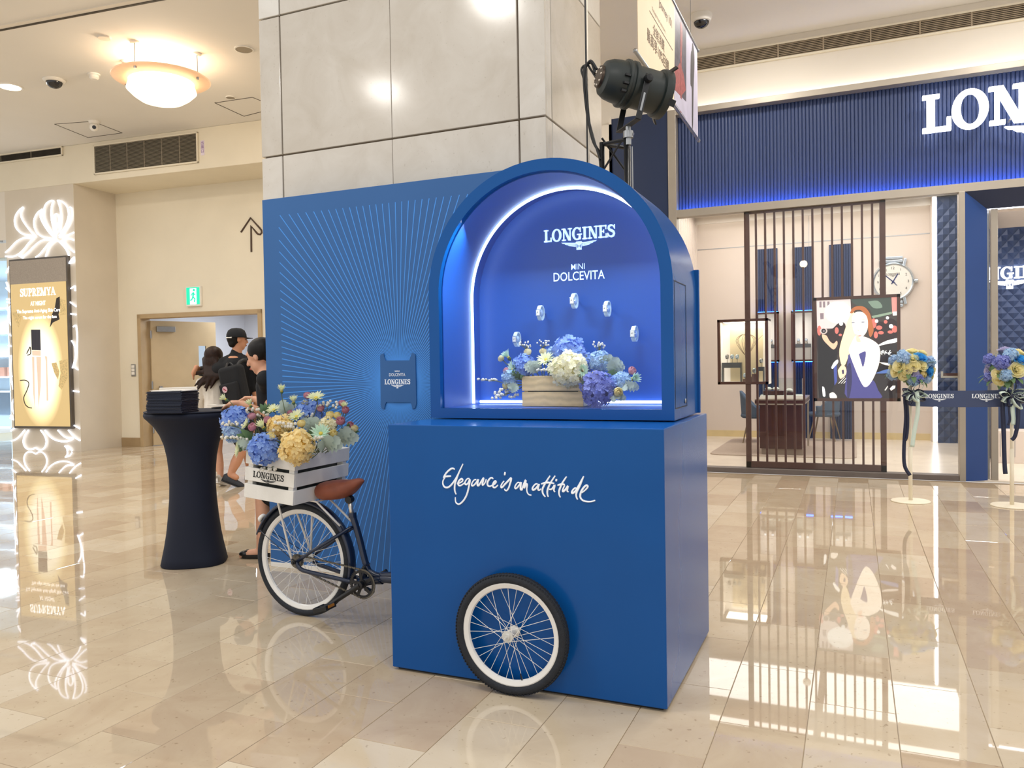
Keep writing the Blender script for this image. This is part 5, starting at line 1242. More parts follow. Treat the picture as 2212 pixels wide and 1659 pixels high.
# --- poster lightbox on the pillar
def HBp(x, y, o=0.): return HB(x, y) + UN * o
fu0, fu1 = loc5(HB(32.5, 740), B0)[0], loc5(HB(157, 740), B0)[0]; fz0, fz1 = HB(100, 925).z, HB(90, 557.5).z
pb = thing('poster_lightbox', F5(B0, (fu0 + fu1) / 2, 0, fz0), 'tall backlit gold cosmetics poster on the pale pillar', 'poster')
obj('frame', fbox(MB(), B0, fu0, fu1, -.07, 0, fz0, fz1), mat('lightbox_frame', '#59524a', .4, noise=(9, .08)), pb, bevel=.006)
def grad_mat(name, cols, c, sx, sz, st):
    m = bpy.data.materials.new(name); m.use_nodes = True; N = m.node_tree.nodes; L = m.node_tree.links; b = N['Principled BSDF']
    g = N.new('ShaderNodeNewGeometry'); mp = N.new('ShaderNodeVectorMath'); mp.operation = 'SUBTRACT'; mp.inputs[1].default_value = c
    m2 = N.new('ShaderNodeVectorMath'); m2.operation = 'MULTIPLY'; m2.inputs[1].default_value = (1 / sx, 1 / sx, 1 / sz)
    ln = N.new('ShaderNodeVectorMath'); ln.operation = 'LENGTH'; r = N.new('ShaderNodeValToRGB')
    L.new(g.outputs['Position'], mp.inputs[0]); L.new(mp.outputs[0], m2.inputs[0]); L.new(m2.outputs[0], ln.inputs[0]); L.new(ln.outputs['Value'], r.inputs['Fac'])
    r.color_ramp.elements[0].color = (*lin(cols[0][1]), 1); r.color_ramp.elements[0].position = cols[0][0]; r.color_ramp.elements[1].color = (*lin(cols[-1][1]), 1); r.color_ramp.elements[1].position = cols[-1][0]
    for p, cc_ in cols[1:-1]: e = r.color_ramp.elements.new(p); e.color = (*lin(cc_), 1)
    L.new(r.outputs['Color'], b.inputs['Base Color']); L.new(r.outputs['Color'], b.inputs['Emission Color']); b.inputs['Emission Strength'].default_value = st; b.inputs['Roughness'].default_value = .25
    MATS[name] = m; return m
sz_split = HB(90, 612).z; cz = HB(95, 800)
M_POST = grad_mat('gold_poster', [(.0, '#fffef4'), (.62, '#fffbe0'), (.86, '#e6d39c'), (1.0, '#c0a672')], F5(B0, (fu0 + fu1) / 2, -.07, cz.z), .52, 1.0, .72)
obj('screen', fbox(MB(), B0, fu0 + .03, fu1 - .03, -.076, -.07, fz0 + .04, sz_split), M_POST, pb)
obj('screen_top', fbox(MB(), B0, fu0 + .02, fu1 - .02, -.074, -.07, sz_split, fz1 - .03), mat('taupe_print', '#8f8375', .5, emis='#8f8375', st=.35, noise=(60, .2)), pb)
def pp(x, y, o): q = HB(x / 2.859, 400 + y / 2.859); return (loc5(q, B0)[0], q.z)
def art(name, pts, mt, o): return obj(name, MB().prism([pp(*p, 0) for p in pts][::-1], F5(B0, 0, -o, 0), UX, Z3, .001), mt, pb)
M_CAP = mat('dark_violet_cap', '#2a2430', .3, emis='#2a2430', st=.25, wave=(9, .5, 0, 'X')); M_VIAL = mat('rose_vial_print', '#d9b6a0', .4, emis='#e0bfa8', st=.7, noise=(4, .08)); M_FEATH = mat('dark_feather_print', '#3a332c', .6, noise=(50, .5)); M_GOLDP = mat('gold_feather_print', '#cdb27a', .5, emis='#cdb27a', st=.4, noise=(40, .4))
art('vial_cap', [(216, 893), (272, 893), (276, 1020), (220, 1018)], M_CAP, .0765)
art('vial_collar', [(222, 1020), (275, 1022), (276, 1055), (224, 1052)], M_VIAL, .0765)
art('vial_body', [(222, 1060), (236, 1060), (240, 1380), (230, 1290)], M_VIAL, .0765)
art('vial_body', [(248, 1060), (278, 1060), (276, 1240), (262, 1370), (256, 1200)], M_VIAL, .0765)
art('vial_edge', [(300, 1055), (315, 1058), (322, 1330), (312, 1330), (308, 1090)], M_VIAL, .0765)
art('feather', [(372, 700), (392, 690), (398, 740), (385, 800), (392, 830), (350, 850), (332, 880), (345, 800), (362, 760)], M_FEATH, .0765)
art('feather', [(392, 700), (428, 715), (430, 800), (395, 805)], M_GOLDP, .0765)
art('feather', [(342, 1100), (372, 1095), (390, 1150), (382, 1200), (360, 1160)], M_GOLDP, .0765)
art('feather', [(390, 1085), (440, 1075), (440, 1190), (405, 1262), (385, 1240), (398, 1160)], M_GOLDP, .0765)
art('feather', [(100, 790), (150, 780), (158, 810), (140, 880), (118, 840)], M_GOLDP, .0765)
obj('ribbon_curl', MB().tube(smooth_path([HBp(*((a / 2.859), 400 + b / 2.859), -.078) for a, b in ((150, 1205), (185, 1205), (203, 1225), (190, 1270), (172, 1310), (180, 1350), (200, 1370), (222, 1375))], 4), .008, 5), M_FEATH, pb)
obj('ribbon_curl', MB().tube(smooth_path([HBp(a / 2.859, 400 + b / 2.859, -.078) for a, b in ((190, 1040), (205, 1010), (212, 1000), (214, 1040), (195, 1050))], 3), .009, 5), M_FEATH, pb)
M_WLET = mat('white_glow_letter', '#ffffff', .4, emis='#ffffff', st=1.6, noise=(9, .01))
q = HB(258 / 2.859, 400 + 685 / 2.859); qu = loc5(q, B0)[0]
obj('poster_title', serif(MB(), 'SUPREMYA', F5(B0, qu, -.0775, q.z), UX, Z3, .135, .002, .80), M_WLET, pb, label='white glowing poster title', kind='stuff')
for s_, du, dz_, h_, w_ in (('AT NIGHT', 0, -.165, .075, .34), ('The Supreme Anti-Aging Skin Care', 0, -.285, .06, .98), ('The night serum for the face', .03, -.395, .055, .76)):
    obj('poster_line', text(MB(), s_, F5(B0, qu + du, -.0785, q.z + dz_), UX, Z3, h_, width=w_, bold=.008), M_WLET, pb, kind='stuff')
# --- luminous flower outline around the poster
ne = thing('luminous_flower_outline', F5(B0, -.65, 0, .02), 'white luminous line drawing of flowers around the gold poster', 'light')
M_NEON = mat('neon_white', '#ffffff', .5, emis='#dfe9ff', st=2.0, noise=(9, .01))
def nz(lst, x0, y0, sc):
    for pts in lst:
        obj('neon_tube', MB().tube(smooth_path([HBp(x0 + x / sc, y0 + y / sc, -.025) for x, y in pts], 4), .0135, 6), M_NEON, ne, smooth=True)
nz([[(415, 470), (340, 530), (270, 630), (240, 740), (260, 880), (330, 980), (430, 1040), (560, 1065), (680, 1095)], [(415, 470), (372, 560), (380, 680), (450, 810), (560, 960), (680, 1095)],
    [(820, 515), (730, 580), (665, 690), (645, 820), (690, 980), (780, 1070), (900, 1110), (1080, 1150)], [(800, 530), (780, 620), (790, 700), (850, 830), (950, 980), (1050, 1090), (1100, 1150)],
    [(1060, 340), (980, 340), (890, 420), (850, 560), (860, 700), (920, 860), (1000, 990), (1100, 1090)], [(1050, 340), (1015, 480), (1010, 640), (1030, 800), (1080, 1010)],
    [(1140, 330), (1230, 350), (1330, 440), (1370, 560), (1370, 680), (1320, 840), (1240, 980), (1170, 1080)], [(1150, 340), (1195, 480), (1215, 640), (1200, 820), (1170, 1000)],
    [(1115, 880), (1070, 800), (1065, 680), (1115, 610), (1165, 680), (1160, 790), (1125, 890)], [(1070, 700), (1080, 900), (1120, 1040)], [(1400, 470), (1435, 500), (1445, 640), (1400, 800), (1310, 940), (1200, 1080)],
    [(1180, 1110), (1290, 1080), (1400, 1040), (1485, 1000)], [(1485, 1165), (1380, 1130), (1280, 1150), (1220, 1180)], [(1240, 1180), (1330, 1270), (1420, 1360), (1495, 1420)],
    [(1380, 1490), (1330, 1370), (1250, 1270), (1180, 1200), (1120, 1175), (1020, 1230), (950, 1340), (890, 1510)], [(45, 1425), (140, 1340), (260, 1210), (370, 1140), (480, 1110), (630, 1135)], [(630, 1140), (540, 1220), (440, 1350), (330, 1450), (200, 1510), (45, 1505)],
    [(330, 1490), (420, 1495), (520, 1420), (640, 1300), (760, 1200), (880, 1155), (1040, 1165)], [(680, 1520), (760, 1470), (860, 1350), (960, 1230), (1040, 1190)], [(340, 1500), (415, 1540)], [(1380, 1655), (1440, 1570), (1495, 1520)], [(1440, 1640), (1500, 1600)]], 10, 400, 9.76)
nz([[(180, 780), (300, 680)], [(190, 1020), (300, 980), (400, 890), (510, 760)], [(600, 760), (520, 880), (480, 1010), (500, 1130), (570, 1210), (680, 1220), (765, 1180)], [(890, 760), (980, 880), (1025, 1010), (1010, 1130), (950, 1210), (860, 1235), (765, 1180)],
    [(990, 760), (1080, 880), (1190, 970), (1320, 1020), (1450, 1035), (1560, 1020), (1660, 970)], [(1300, 760), (1400, 870), (1500, 940), (1660, 960)], [(1550, 760), (1660, 890), (1760, 970), (1830, 1010)], [(1690, 650), (1825, 725)], [(1470, 1140), (1520, 1200), (1530, 1270)], [(1470, 1140), (1580, 1180), (1640, 1262)],
    [(260, 10), (205, 150), (220, 280), (290, 420)], [(170, 400), (230, 490), (275, 520)], [(160, 470), (270, 520)]], 10, 860, 11.06)
nz([[(105, 130), (78, 165), (65, 200)], [(65, 275), (85, 330), (115, 375)], [(62, 325), (110, 372)], [(68, 420), (112, 425)], [(70, 445), (114, 455)], [(72, 515), (110, 470)], [(110, 500), (82, 560), (95, 620), (125, 660)], [(80, 715), (128, 745)], [(82, 815), (128, 825)], [(90, 910), (112, 910), (96, 985), (100, 1060), (125, 1190)], [(118, 1078), (140, 1072)]], 0, 540, 3.95)
nz([[(440, 485), (465, 450)], [(445, 640), (470, 625), (472, 655)], [(440, 722), (478, 750)], [(445, 795), (478, 800)], [(460, 875), (478, 872), (485, 960), (475, 1060), (462, 1120)], [(450, 960), (470, 1000), (472, 1070), (455, 1130)], [(460, 1120), (490, 1140)], [(460, 1270), (495, 1276)]], 0, 400, 2.859)

# ================================================================== cocktail table and what lies on it
tc = PZ(421, 1213.5)
tzt = PY(430, 889, tc.y).z
M_STRETCH = mat('black_stretch_cover', '#081228', .8, noise=(3, .1), bump=(400, .04))
kz = tzt / 1.07
def lobes(a, z): return 1 + (.05 * math.cos(4 * a + .6) * max(0, 1 - z / .35) ** 1.2)
def wob(r): return r
prof = [(.222, .0), (.228, .008), (.216, .06), (.200, .13), (.183, .22), (.168, .33), (.157, .45), (.153, .55), (.155, .65), (.164, .75), (.182, .84), (.208, .91), (.243, .97), (.283, 1.015), (.303, 1.035), (.308, 1.05), (.304, 1.066), (.0, 1.07)]
table = thing('cocktail_table', (tc.x, tc.y, 0), 'high round cocktail table in a tight black stretch cover', 'table')
obj('stretch_cover', MB().lathe([(r, z * kz) for r, z in prof], 48, tc, None, rmod=lobes), M_STRETCH, table, smooth=True)
obj('table_top', MB().lathe([(0, tzt), (.303, tzt), (.306, tzt + .004), (.303, tzt + .008), (0, tzt + .008)], 48, tc), M_STRETCH, table, autos=.5)
TT = tzt + .008
# stack of dark folders
M_FOLD = mat('navy_folder', '#131d33', .5, noise=(9, .1)); M_PAPER = mat('white_paper', '#f1ece4', .7, noise=(6, .03))
fc = PZ(339, 893, TT); fy = math.radians(14)
nF = 24; fh = (PY(339, 846, fc.y).z - TT) / nF
rfz = random.Random(5)
for i in range(nF):
    z = TT + fh * i; jx, jy, ja = rfz.uniform(-.004, .004), rfz.uniform(-.004, .004), rfz.uniform(-.02, .02)
    jx += .006 if i >= nF // 2 else 0
    Mf = Matrix.Rotation(fy + ja, 3, 'Z'); w0, d0 = .255, .205
    c = fc + Matrix.Rotation(fy, 3, 'Z') @ Vector((w0 / 2 - .085 + jx, d0 / 2 + .01 + jy, 0)); c.z = z
    f = thing('folder', c, 'dark navy folder, %s from the bottom of the stack on the cocktail table' % ORD[i] if i < nF - 1 else 'topmost folder of the stack with white papers on it', 'folder', 'folders stacked on the cocktail table')
    obj('cover', MB().obox(c + Vector((0, 0, fh * .5)), (w0, d0, fh * .9), Mf), M_FOLD, f, bevel=.0012, seg=1)
    if i == nF - 1:
        obj('sheet', MB().obox(c + Vector((.01, .005, fh + .002)), (w0 * .92, d0 * .9, .003), Matrix.Rotation(fy + .1, 3, 'Z')), M_PAPER, f)
        obj('sheet', MB().obox(c + Vector((.0, .0, fh + .0055)), (w0 * .9, d0 * .86, .003), Matrix.Rotation(fy - .06, 3, 'Z')), M_PAPER, f)
    else: obj('inner_sheets', MB().obox(c + Vector((.002, .003, fh * .5)), (w0 * .96, d0 * .95, fh * .25), Mf), M_PAPER, f)
q = PZ(468, 876, TT); lfm = Matrix.Rotation(.25, 3, 'Z')
t = thing('leaflet', (q.x, q.y, TT), 'white folded leaflet lying on the cocktail table under the hands', 'leaflet')
for i in range(2): obj('sheet', MB().obox((q.x + .02 + .006 * i, q.y + .0, TT + .0015 + .0032 * i), (.15, .10, .003), Matrix.Rotation(.25 + .08 * i, 3, 'Z')), M_PAPER, t)
obj('printed_block', MB().obox((q.x + .04, q.y - .01, TT + .0065), (.05, .03, .0006), lfm), M_INK, t)
# ================================================================== people
M_SKIN = mat('skin', '#d9a385', .55, noise=(12, .06)); M_SKIN2 = mat('skin_tan', '#c98f6d', .55, noise=(12, .06)); M_HAIR = mat('black_hair', '#120d0b', .5, spec=.25, noise=(60, .3)); M_HAIRB = mat('brown_hair', '#2c1b14', .5, spec=.25, noise=(50, .35))
M_CLOTHB = mat('black_cloth', '#111318', .85, noise=(14, .15)); M_CLOTHW = mat('white_knit', '#e4ded4', .85, noise=(20, .06)); M_SKIRT = mat('beige_pleated', '#d3c3a2', .8, noise=(12, .08)); M_SHOE = mat('dark_grey_shoe', '#33363d', .7, noise=(30, .15)); M_EYE = mat('dark_eye', '#1c1512', .3, noise=(9, .05)); M_LIP = mat('lip', '#b5665c', .5, noise=(9, .05))
def blob(name, parts, vox, mt, parent, it=6, **k):
    """one continuous surface from tapered limbs: parts = list of (points, radii) or ('s', centre, radius, scale, matrix)"""
    mb = MB()
    for p in parts:
        if p[0] == 's': mb.sphere(p[1], p[2], 18, 12, p[3], p[4] if len(p) > 4 else None)
        else:
            pts, rad = p; mb.tube(pts, list(rad), 12)
            for q, r in zip(pts, rad): mb.sphere(q, r * .995, 12, 8)
    me = mb.mesh(name + '_cage', mt); tmp = bpy.data.objects.new('cage', me); COL.objects.link(tmp)
    r = tmp.modifiers.new('r', 'REMESH'); r.mode = 'VOXEL'; r.voxel_size = vox
    s = tmp.modifiers.new('s', 'SMOOTH'); s.iterations = it; s.factor = .5
    bpy.context.view_layer.update()
    me2 = bpy.data.meshes.new_from_object(tmp.evaluated_get(bpy.context.evaluated_depsgraph_get()))
    bpy.data.objects.remove(tmp)
    off = WL[parent.name]
    me2.transform(Matrix.Translation(-off)); me2.materials.clear(); me2.materials.append(mt); me2.name = name
    me2.polygons.foreach_set('use_smooth', [True] * len(me2.polygons))
    o = bpy.data.objects.new(name, me2); COL.objects.link(o); o.parent = parent; WL[o.name] = off
    return tag(o, **k)
class Fig:
    def __init__(s, origin, fwd): s.o = Vector(origin); f = Vector(fwd).normalized(); s.f = f; s.r = Vector((f.y, -f.x, 0)); s.M = Matrix((s.r, s.f, Z3)).transposed()
    def __call__(s, x, y, z): return s.o + s.r * x + s.f * y + Vector((0, 0, z))
def hand(wr, d, side, up, L=.17, curl=.5):
    """palm and five fingers as tapered chains; d = pointing direction, side = thumb side"""
    d = Vector(d).normalized(); side = Vector(side); side = (side - d * side.dot(d)).normalized(); n = d.cross(side) * (1 if d.cross(side).dot(Vector(up)) > 0 else -1)
    ps = [([wr, wr + d * L * .25, wr + d * L * .48], (.023, .028, .030)), ([wr + d * L * .2 + side * .018, wr + d * L * .5 + side * .022], (.018, .016)), ([wr + d * L * .2 - side * .02, wr + d * L * .5 - side * .026], (.017, .014))]
    for k, (off, ln) in enumerate(((.028, .42), (.010, .5), (-.009, .46), (-.027, .36))):
        a = wr + d * L * .48 + side * off; l = L * ln
        b = a + d * l * .4 - n * l * .12 * curl; c = b + d * l * .3 - n * l * .25 * curl; e = c + d * l * .22 - n * l * .28 * curl
        ps.append(([a, b, c, e], (.0095, .009, .0082, .007)))
    t0 = wr + d * L * .15 + side * .026
    ps.append(([t0, t0 + d * L * .17 + side * .026, t0 + d * L * .32 + side * .030 - n * .012], (.0125, .0105, .009)))
    return ps
def head_parts(c, f, up=Z3, s=1.0):
    f = Vector(f).normalized(); up = Vector(up); up = (up - f * up.dot(f)).normalized(); r = f.cross(up); B = Matrix((r, f, up)).transposed()
    P = lambda x, y, z: c + B @ Vector((x, y, z)) * s
    ps = [('s', P(0, -.008, .03), .098 * s, (.80, 1.0, .92), B), ('s', P(0, .016, -.042), .068 * s, (.88, 1.0, 1.15), B), ('s', P(0, .052, -.088), .028 * s, (1.15, .9, .85), B),
          ([P(0, .088, .018), P(0, .105, -.014), P(0, .110, -.026)], (.0095 * s, .012 * s, .0135 * s)), ('s', P(.011, .098, -.03), .0085 * s, (1, 1, .8), B), ('s', P(-.011, .098, -.03), .0085 * s, (1, 1, .8), B),
          ('s', P(0, .087, -.056), .015 * s, (1.3, .75, .55), B), ('s', P(0, .085, -.067), .014 * s, (1.2, .75, .6), B), ('s', P(0, .078, .036), .034 * s, (1.5, .5, .45), B),
          ('s', P(.032, .060, -.016), .026 * s, (1, .8, .9), B), ('s', P(-.032, .060, -.016), .026 * s, (1, .8, .9), B)]
    for sg in (-1, 1): ps.append(('s', P(sg * .079, -.008, -.006), .027 * s, (.28, .62, 1.05), B))
    return ps, P, B
def face(P, B, par, s=1.0):
    for sg in (-1, 1):
        obj('eye', MB().sphere(P(sg * .031, .079, .006), .0105 * s, 10, 8, (1.35, .6, .75), B), M_EYE, par, smooth=True)
        obj('eyebrow', MB().tube([P(sg * .016, .092, .026), P(sg * .032, .090, .032), P(sg * .048, .078, .027)], .0034 * s, 6), M_HAIR, par, smooth=True)
    obj('lips', MB().sphere(P(0, .0925, -.061), .0145 * s, 12, 8, (1.45, .5, .55), B), M_LIP, par, smooth=True)

# --- woman standing behind the cocktail table
fx = Fig((-1.99, 1.50, 0), (-.86, -.42, 0))
wo = thing('person', fx.o, 'woman with black hair bun and black dress leaning over the cocktail table', 'person')
hc = PY(563, 771, 1.49); hf = Vector((-.93, -.16, -.26))
hp, P, B = head_parts(hc, hf, Z3, 1.03)
neck = hc + Vector((.035, .015, -.12)); sh_c = Vector((hc.x + .075, hc.y + .02, 1.285))
LS, RS = sh_c + fx.r * .165, sh_c - fx.r * .165
hipc = Vector((-1.93, 1.53, .86))
wr1 = PZ(524, 872, 1.115); wr2 = PZ(551, 862, 1.125)
el1, el2 = PY(577, 893, 1.36), PY(588, 872, 1.60)
tgt = Vector((-1, -.35, -.05))
parts = hp + [([hc + Vector((.012, .0, -.05)), neck, sh_c], (.052, .048, .06)), ([LS, sh_c, RS], (.052, .075, .052)), ([sh_c, sh_c * .5 + hipc * .5, hipc], (.105, .095, .125)),
   ([RS, el2, wr2], (.045, .038, .025)), ([LS, el1, wr1], (.045, .038, .025))]
parts += hand(wr1, tgt, (0, -1, .2), Z3, .155, .8) + hand(wr2, tgt + Vector((.1, .1, 0)), (0, -1, .3), Z3, .155, .6)
an1, an2 = Vector((-2.005, 1.455, .085)), Vector((-1.83, 1.62, .085))
for hx, kn, an in ((hipc + Vector((-.03, -.08, -.05)), Vector((-1.985, 1.46, .47)), an1), (hipc + Vector((.03, .08, -.05)), Vector((-1.86, 1.58, .47)), an2)):
    parts += [([hx, kn, kn * .55 + an * .45 + Vector((.012, 0, 0)), an], (.085, .053, .050, .031)), ([an, an + Vector((.012, 0, -.045))], (.032, .028)), ([an + Vector((.0, 0, -.04)), an + Vector((-.085, -.03, -.055)), an + Vector((-.135, -.045, -.068))], (.03, .03, .022))]
blob('body', parts, .0085, M_SKIN, wo, 5)
face(P, B, wo, 1.03)
hb = [('s', P(0, -.022, .042), .106, (.86, 1.0, .90), B), ('s', P(0, -.075, .0), .06, (1.0, .8, 1.1), B), ('s', P(0, -.118, .075), .043, (1, 1, 1), B), ('s', P(.055, -.02, .02), .045, (.6, 1, 1.2), B), ('s', P(-.055, -.02, .02), .045, (.6, 1, 1.2), B)]
blob('hair', hb, .008, M_HAIR, wo, 3)
dr_ = [([LS + fx.r * .01, sh_c + Vector((0, 0, -.035)), RS - fx.r * .01], (.062, .082, .062)), ([sh_c + Vector((0, 0, -.05)), sh_c * .5 + hipc * .5, hipc, hipc + Vector((-.0, 0, -.25)), Vector((-1.93, 1.53, .50))], (.112, .106, .140, .15, .145)),
       ([RS, RS * .45 + el2 * .55], (.06, .054)), ([LS, LS * .45 + el1 * .55], (.06, .054))]
blob('dress', dr_, .011, M_CLOTHB, wo, 4)
for an in (an1, an2):
    fd = Vector((-.95, -.31, 0)).normalized(); fs = Vector((-fd.y, fd.x, 0)); sb = MB()
    sol = [(-.06, .024), (-.03, .03), (.03, .034), (.08, .036), (.12, .030), (.15, .012)]
    L1 = []; 
    for zz, sc_ in ((.0, .9), (.01, 1.0), (.03, 1.02)):
        ring = [Vector((an.x, an.y, 0)) + fd * t + fs * (w_ * sc_) + Z3 * zz for t, w_ in sol] + [Vector((an.x, an.y, 0)) + fd * t - fs * (w_ * sc_) + Z3 * zz for t, w_ in sol[::-1]]
        L1.append(ring)
    n = len(L1[0]); sb.add([v for r_ in L1 for v in r_], [(i * n + j, i * n + (j + 1) % n, (i + 1) * n + (j + 1) % n, (i + 1) * n + j) for i in range(2) for j in range(n)] + [tuple(range(n - 1, -1, -1))])
    o = obj('shoe', sb, M_BLACK, wo, label='black flat ballet shoe with a bow', smooth=True)
    c_ = Vector((an.x, an.y, .046)) + fd * .105
    obj('shoe_toe_cap', MB().sphere(c_ + fd * .01 - Z3 * .016, .032, 12, 8, (1.5, 1, .75), Matrix((fd, fs, Z3)).transposed()), M_BLACK, wo, smooth=True)
    obj('shoe_bow', MB().obox(c_ + Z3 * .006, (.02, .045, .012), Matrix((fd, fs, Z3)).transposed()), M_BLACK, wo, bevel=.004)
# tablet and papers held in her hands
q = wr1 * .5 + wr2 * .5 + Vector((-.15, -.03, -.005))
tb_ = thing('tablet', (q.x, q.y, q.z - .01), 'dark tablet with white sheet held over the cocktail table', 'tablet')
TMx = Euler((.0, -.06, .25)).to_matrix()
obj('tablet_body', MB().obox(q + Vector((0, 0, -.032)), (.22, .15, .008), TMx), M_BLKPL, tb_, bevel=.003)
obj('tablet_screen', MB().obox(q + Vector((0, 0, -.0275)), (.2, .13, .001), TMx), M_SMOKED, tb_)
obj('sheet', MB().obox(q + Vector((.03, .01, -.024)), (.18, .12, .002), TMx @ Matrix.Rotation(.2, 3, 'Z')), M_PAPER, tb_)

# --- couple walking away towards the doorway
hr_ = Vector((RT.x, RT.y, 0)).normalized(); ha_ = Vector((FW.x, FW.y, 0)).normalized()
mo = PZ(520, 1052); fm = Fig(mo, ha_ * .92 + hr_ * .38)
man = thing('person', fm.o, 'man in black shirt, cap and backpack walking away with arm around a woman', 'person')
def CP(x, y, dep):   # point at photo position x,y and camera depth dep
    return CAMP + ray(x, y) * dep
dm = (mo - CAMP).dot(FW)
hcm = CP(513, 734, dm); mf = (ha_ * .62 + hr_ * .78)
hp, P, B = head_parts(hcm, mf, Z3, 1.06)
shm = CP(509, 788, dm); LSm, RSm = CP(475, 797, dm - .02), CP(544, 795, dm + .05)
hpm = CP(516, 905, dm)
elL, wrL = CP(437, 803, dm + .16), CP(424, 793, dm - .02)
elR, wrR = CP(556, 868, dm + .02), CP(552, 908, dm + .1)
aR = CP(497, 1026, dm); kR = CP(522, 972, dm + .08)
aF = CP(540, 1018, dm + .62); kF = CP(536, 965, dm + .42)
parts = hp + [([hcm - Z3 * .06, CP(511, 768, dm), shm], (.058, .058, .075)), ([LSm, shm, RSm], (.065, .10, .065)), ([shm, shm * .5 + hpm * .5, hpm], (.13, .135, .145)),
  ([LSm, elL, wrL], (.056, .046, .030)), ([RSm, elR, wrR], (.056, .046, .030)), ([hpm, kR, kR * .5 + aR * .5, aR], (.10, .062, .062, .036)), ([hpm, kF, kF * .5 + aF * .5, aF], (.10, .062, .060, .036)),
  ([aR, aR + hr_ * .07 - Z3 * .03], (.036, .036)), ([aF, aF - Z3 * .04 + ha_ * .08], (.036, .034))]
parts += hand(wrL, -hr_ * .3 - Z3 * .9 - ha_ * .3, ha_, -hr_, .16, .6) + hand(wrR, -Z3, ha_, hr_, .16, .5)
blob('body', parts, .011, M_SKIN2, man, 4); face(P, B, man, 1.06)
blob('hair', [('s', P(0, -.03, .02), .098, (.84, .95, .92), B), ('s', P(0, -.06, -.03), .06, (1.1, .7, 1.0), B)], .011, M_HAIR, man, 2)
shp = [([LSm - hr_ * .01, shm - Z3 * .02, RSm + hr_ * .01], (.082, .115, .082)), ([shm - Z3 * .03, shm * .5 + hpm * .5, hpm - Z3 * .02], (.15, .155, .165)), ([LSm, LSm * .25 + elL * .75, elL + (wrL - elL) * .1], (.078, .068, .062)), ([RSm, RSm * .4 + elR * .6], (.078, .068))]
shp.append(([CP(484, 784, dm), CP(509, 775, dm), CP(535, 782, dm)], (.07, .085, .07)))
shp.append(([CP(510, 762, dm), CP(509, 776, dm), shm], (.064, .085, .11)))
blob('shirt', shp, .013, M_CLOTHB, man, 3)
blob('shorts', [([hpm + Z3 * .03, hpm - Z3 * .08], (.160, .168)), ([hpm - hr_ * .06 - Z3 * .08, hpm * .35 + kR * .65], (.115, .095)), ([hpm + hr_ * .05 - Z3 * .08, hpm * .35 + kF * .65], (.115, .095))], .013, M_CLOTHB, man, 3)
cp = MB()
capP = lambda x, y, z: P(x, y, z)
cpp = [(0, .118), (.05, .112), (.085, .09), (.103, .05), (.106, .02), (.104, .012)]
cp.lathe([(r * 1.06, z * 1.06) for r, z in cpp[::-1]], 24, P(0, -.01, .012), B)
obj('cap', cp, M_CLOTHB, man, label='black baseball cap', smooth=True)
br_ = MB(); vs = []
for i in range(9):
    a = math.radians(-62 + 124 * i / 8)
    vs.append(P(.088 * math.sin(a), .08 * math.cos(a) - .005, .03))
for i in range(9):
    a = math.radians(-62 + 124 * i / 8)
    vs.append(P(.078 * math.sin(a), .085 * math.cos(a) + .085 * math.cos(a * .9), .012 + .006 * math.cos(a)))
br_.add(vs, [(i, i + 1, 10 + i, 9 + i) for i in range(8)])
o = obj('cap_brim', br_, M_CLOTHB, man, smooth=True); so = o.modifiers.new('t', 'SOLIDIFY'); so.thickness = .005
obj('cap_badge', MB().sphere(P(-.062, -.08, .055), .014, 8, 6, (1, .5, 1), B), mat('gold_badge', '#b58f4a', .4, .6, noise=(9, .1)), man, smooth=True)
obj('cap_strap', MB().tube([P(.07, -.088, .022), P(0, -.118, .022), P(-.07, -.088, .022)], .008, 6), M_WHITE, man, smooth=True)
def sneaker(an, fd, par, pitch=0., mt=M_SHOE):
    fd = Vector(fd).normalized(); R0 = basis(Z3, fd); R0 = Matrix((fd, Z3.cross(fd), Z3)).transposed() @ Matrix.Rotation(pitch, 3, 'Y')
    c = an + R0 @ Vector((.05, 0, -.055))
    sb = MB(); sec = [(-.115, .028, .06), (-.09, .038, .085), (-.03, .04, .075), (.04, .044, .055), (.10, .045, .042), (.135, .034, .032), (.15, .012, .02)]
    n = 10; vs = []
    for t, w_, h in sec:
        for j in range(n):
            a = 2 * PI * j / n; z = math.sin(a); vs.append(c + R0 @ Vector((t, w_ * math.cos(a), -.02 + (h * z if z > 0 else .012 * z))))
    sb.add(vs, [(i * n + j, i * n + (j + 1) % n, (i + 1) * n + (j + 1) % n, (i + 1) * n + j) for i in range(len(sec) - 1) for j in range(n)] + [tuple(range(n)), tuple(range(len(vs) - 1, len(vs) - n - 1, -1))])
    obj('shoe', sb, mt, par, smooth=True)
    vs = [c + R0 @ Vector((t, s * w_ * 1.04, z)) for z in (-.040, -.026) for s, L_ in ((1, sec), (-1, sec[::-1])) for t, w_, h in L_]
    k = len(sec) * 2
    sb = MB().add(vs, [tuple(range(k - 1, -1, -1)), tuple(range(k, 2 * k))] + [(i, (i + 1) % k, k + (i + 1) % k, k + i) for i in range(k)])
    obj('shoe_sole', sb, M_WHITE if mt is not M_SHOE else M_BLKPL, par)
sneaker(aR, hr_ * .92 + ha_ * .2, man, .42); sneaker(Vector((aF.x, aF.y, .1)), hr_ * .4 + ha_ * .9, man, 0.)
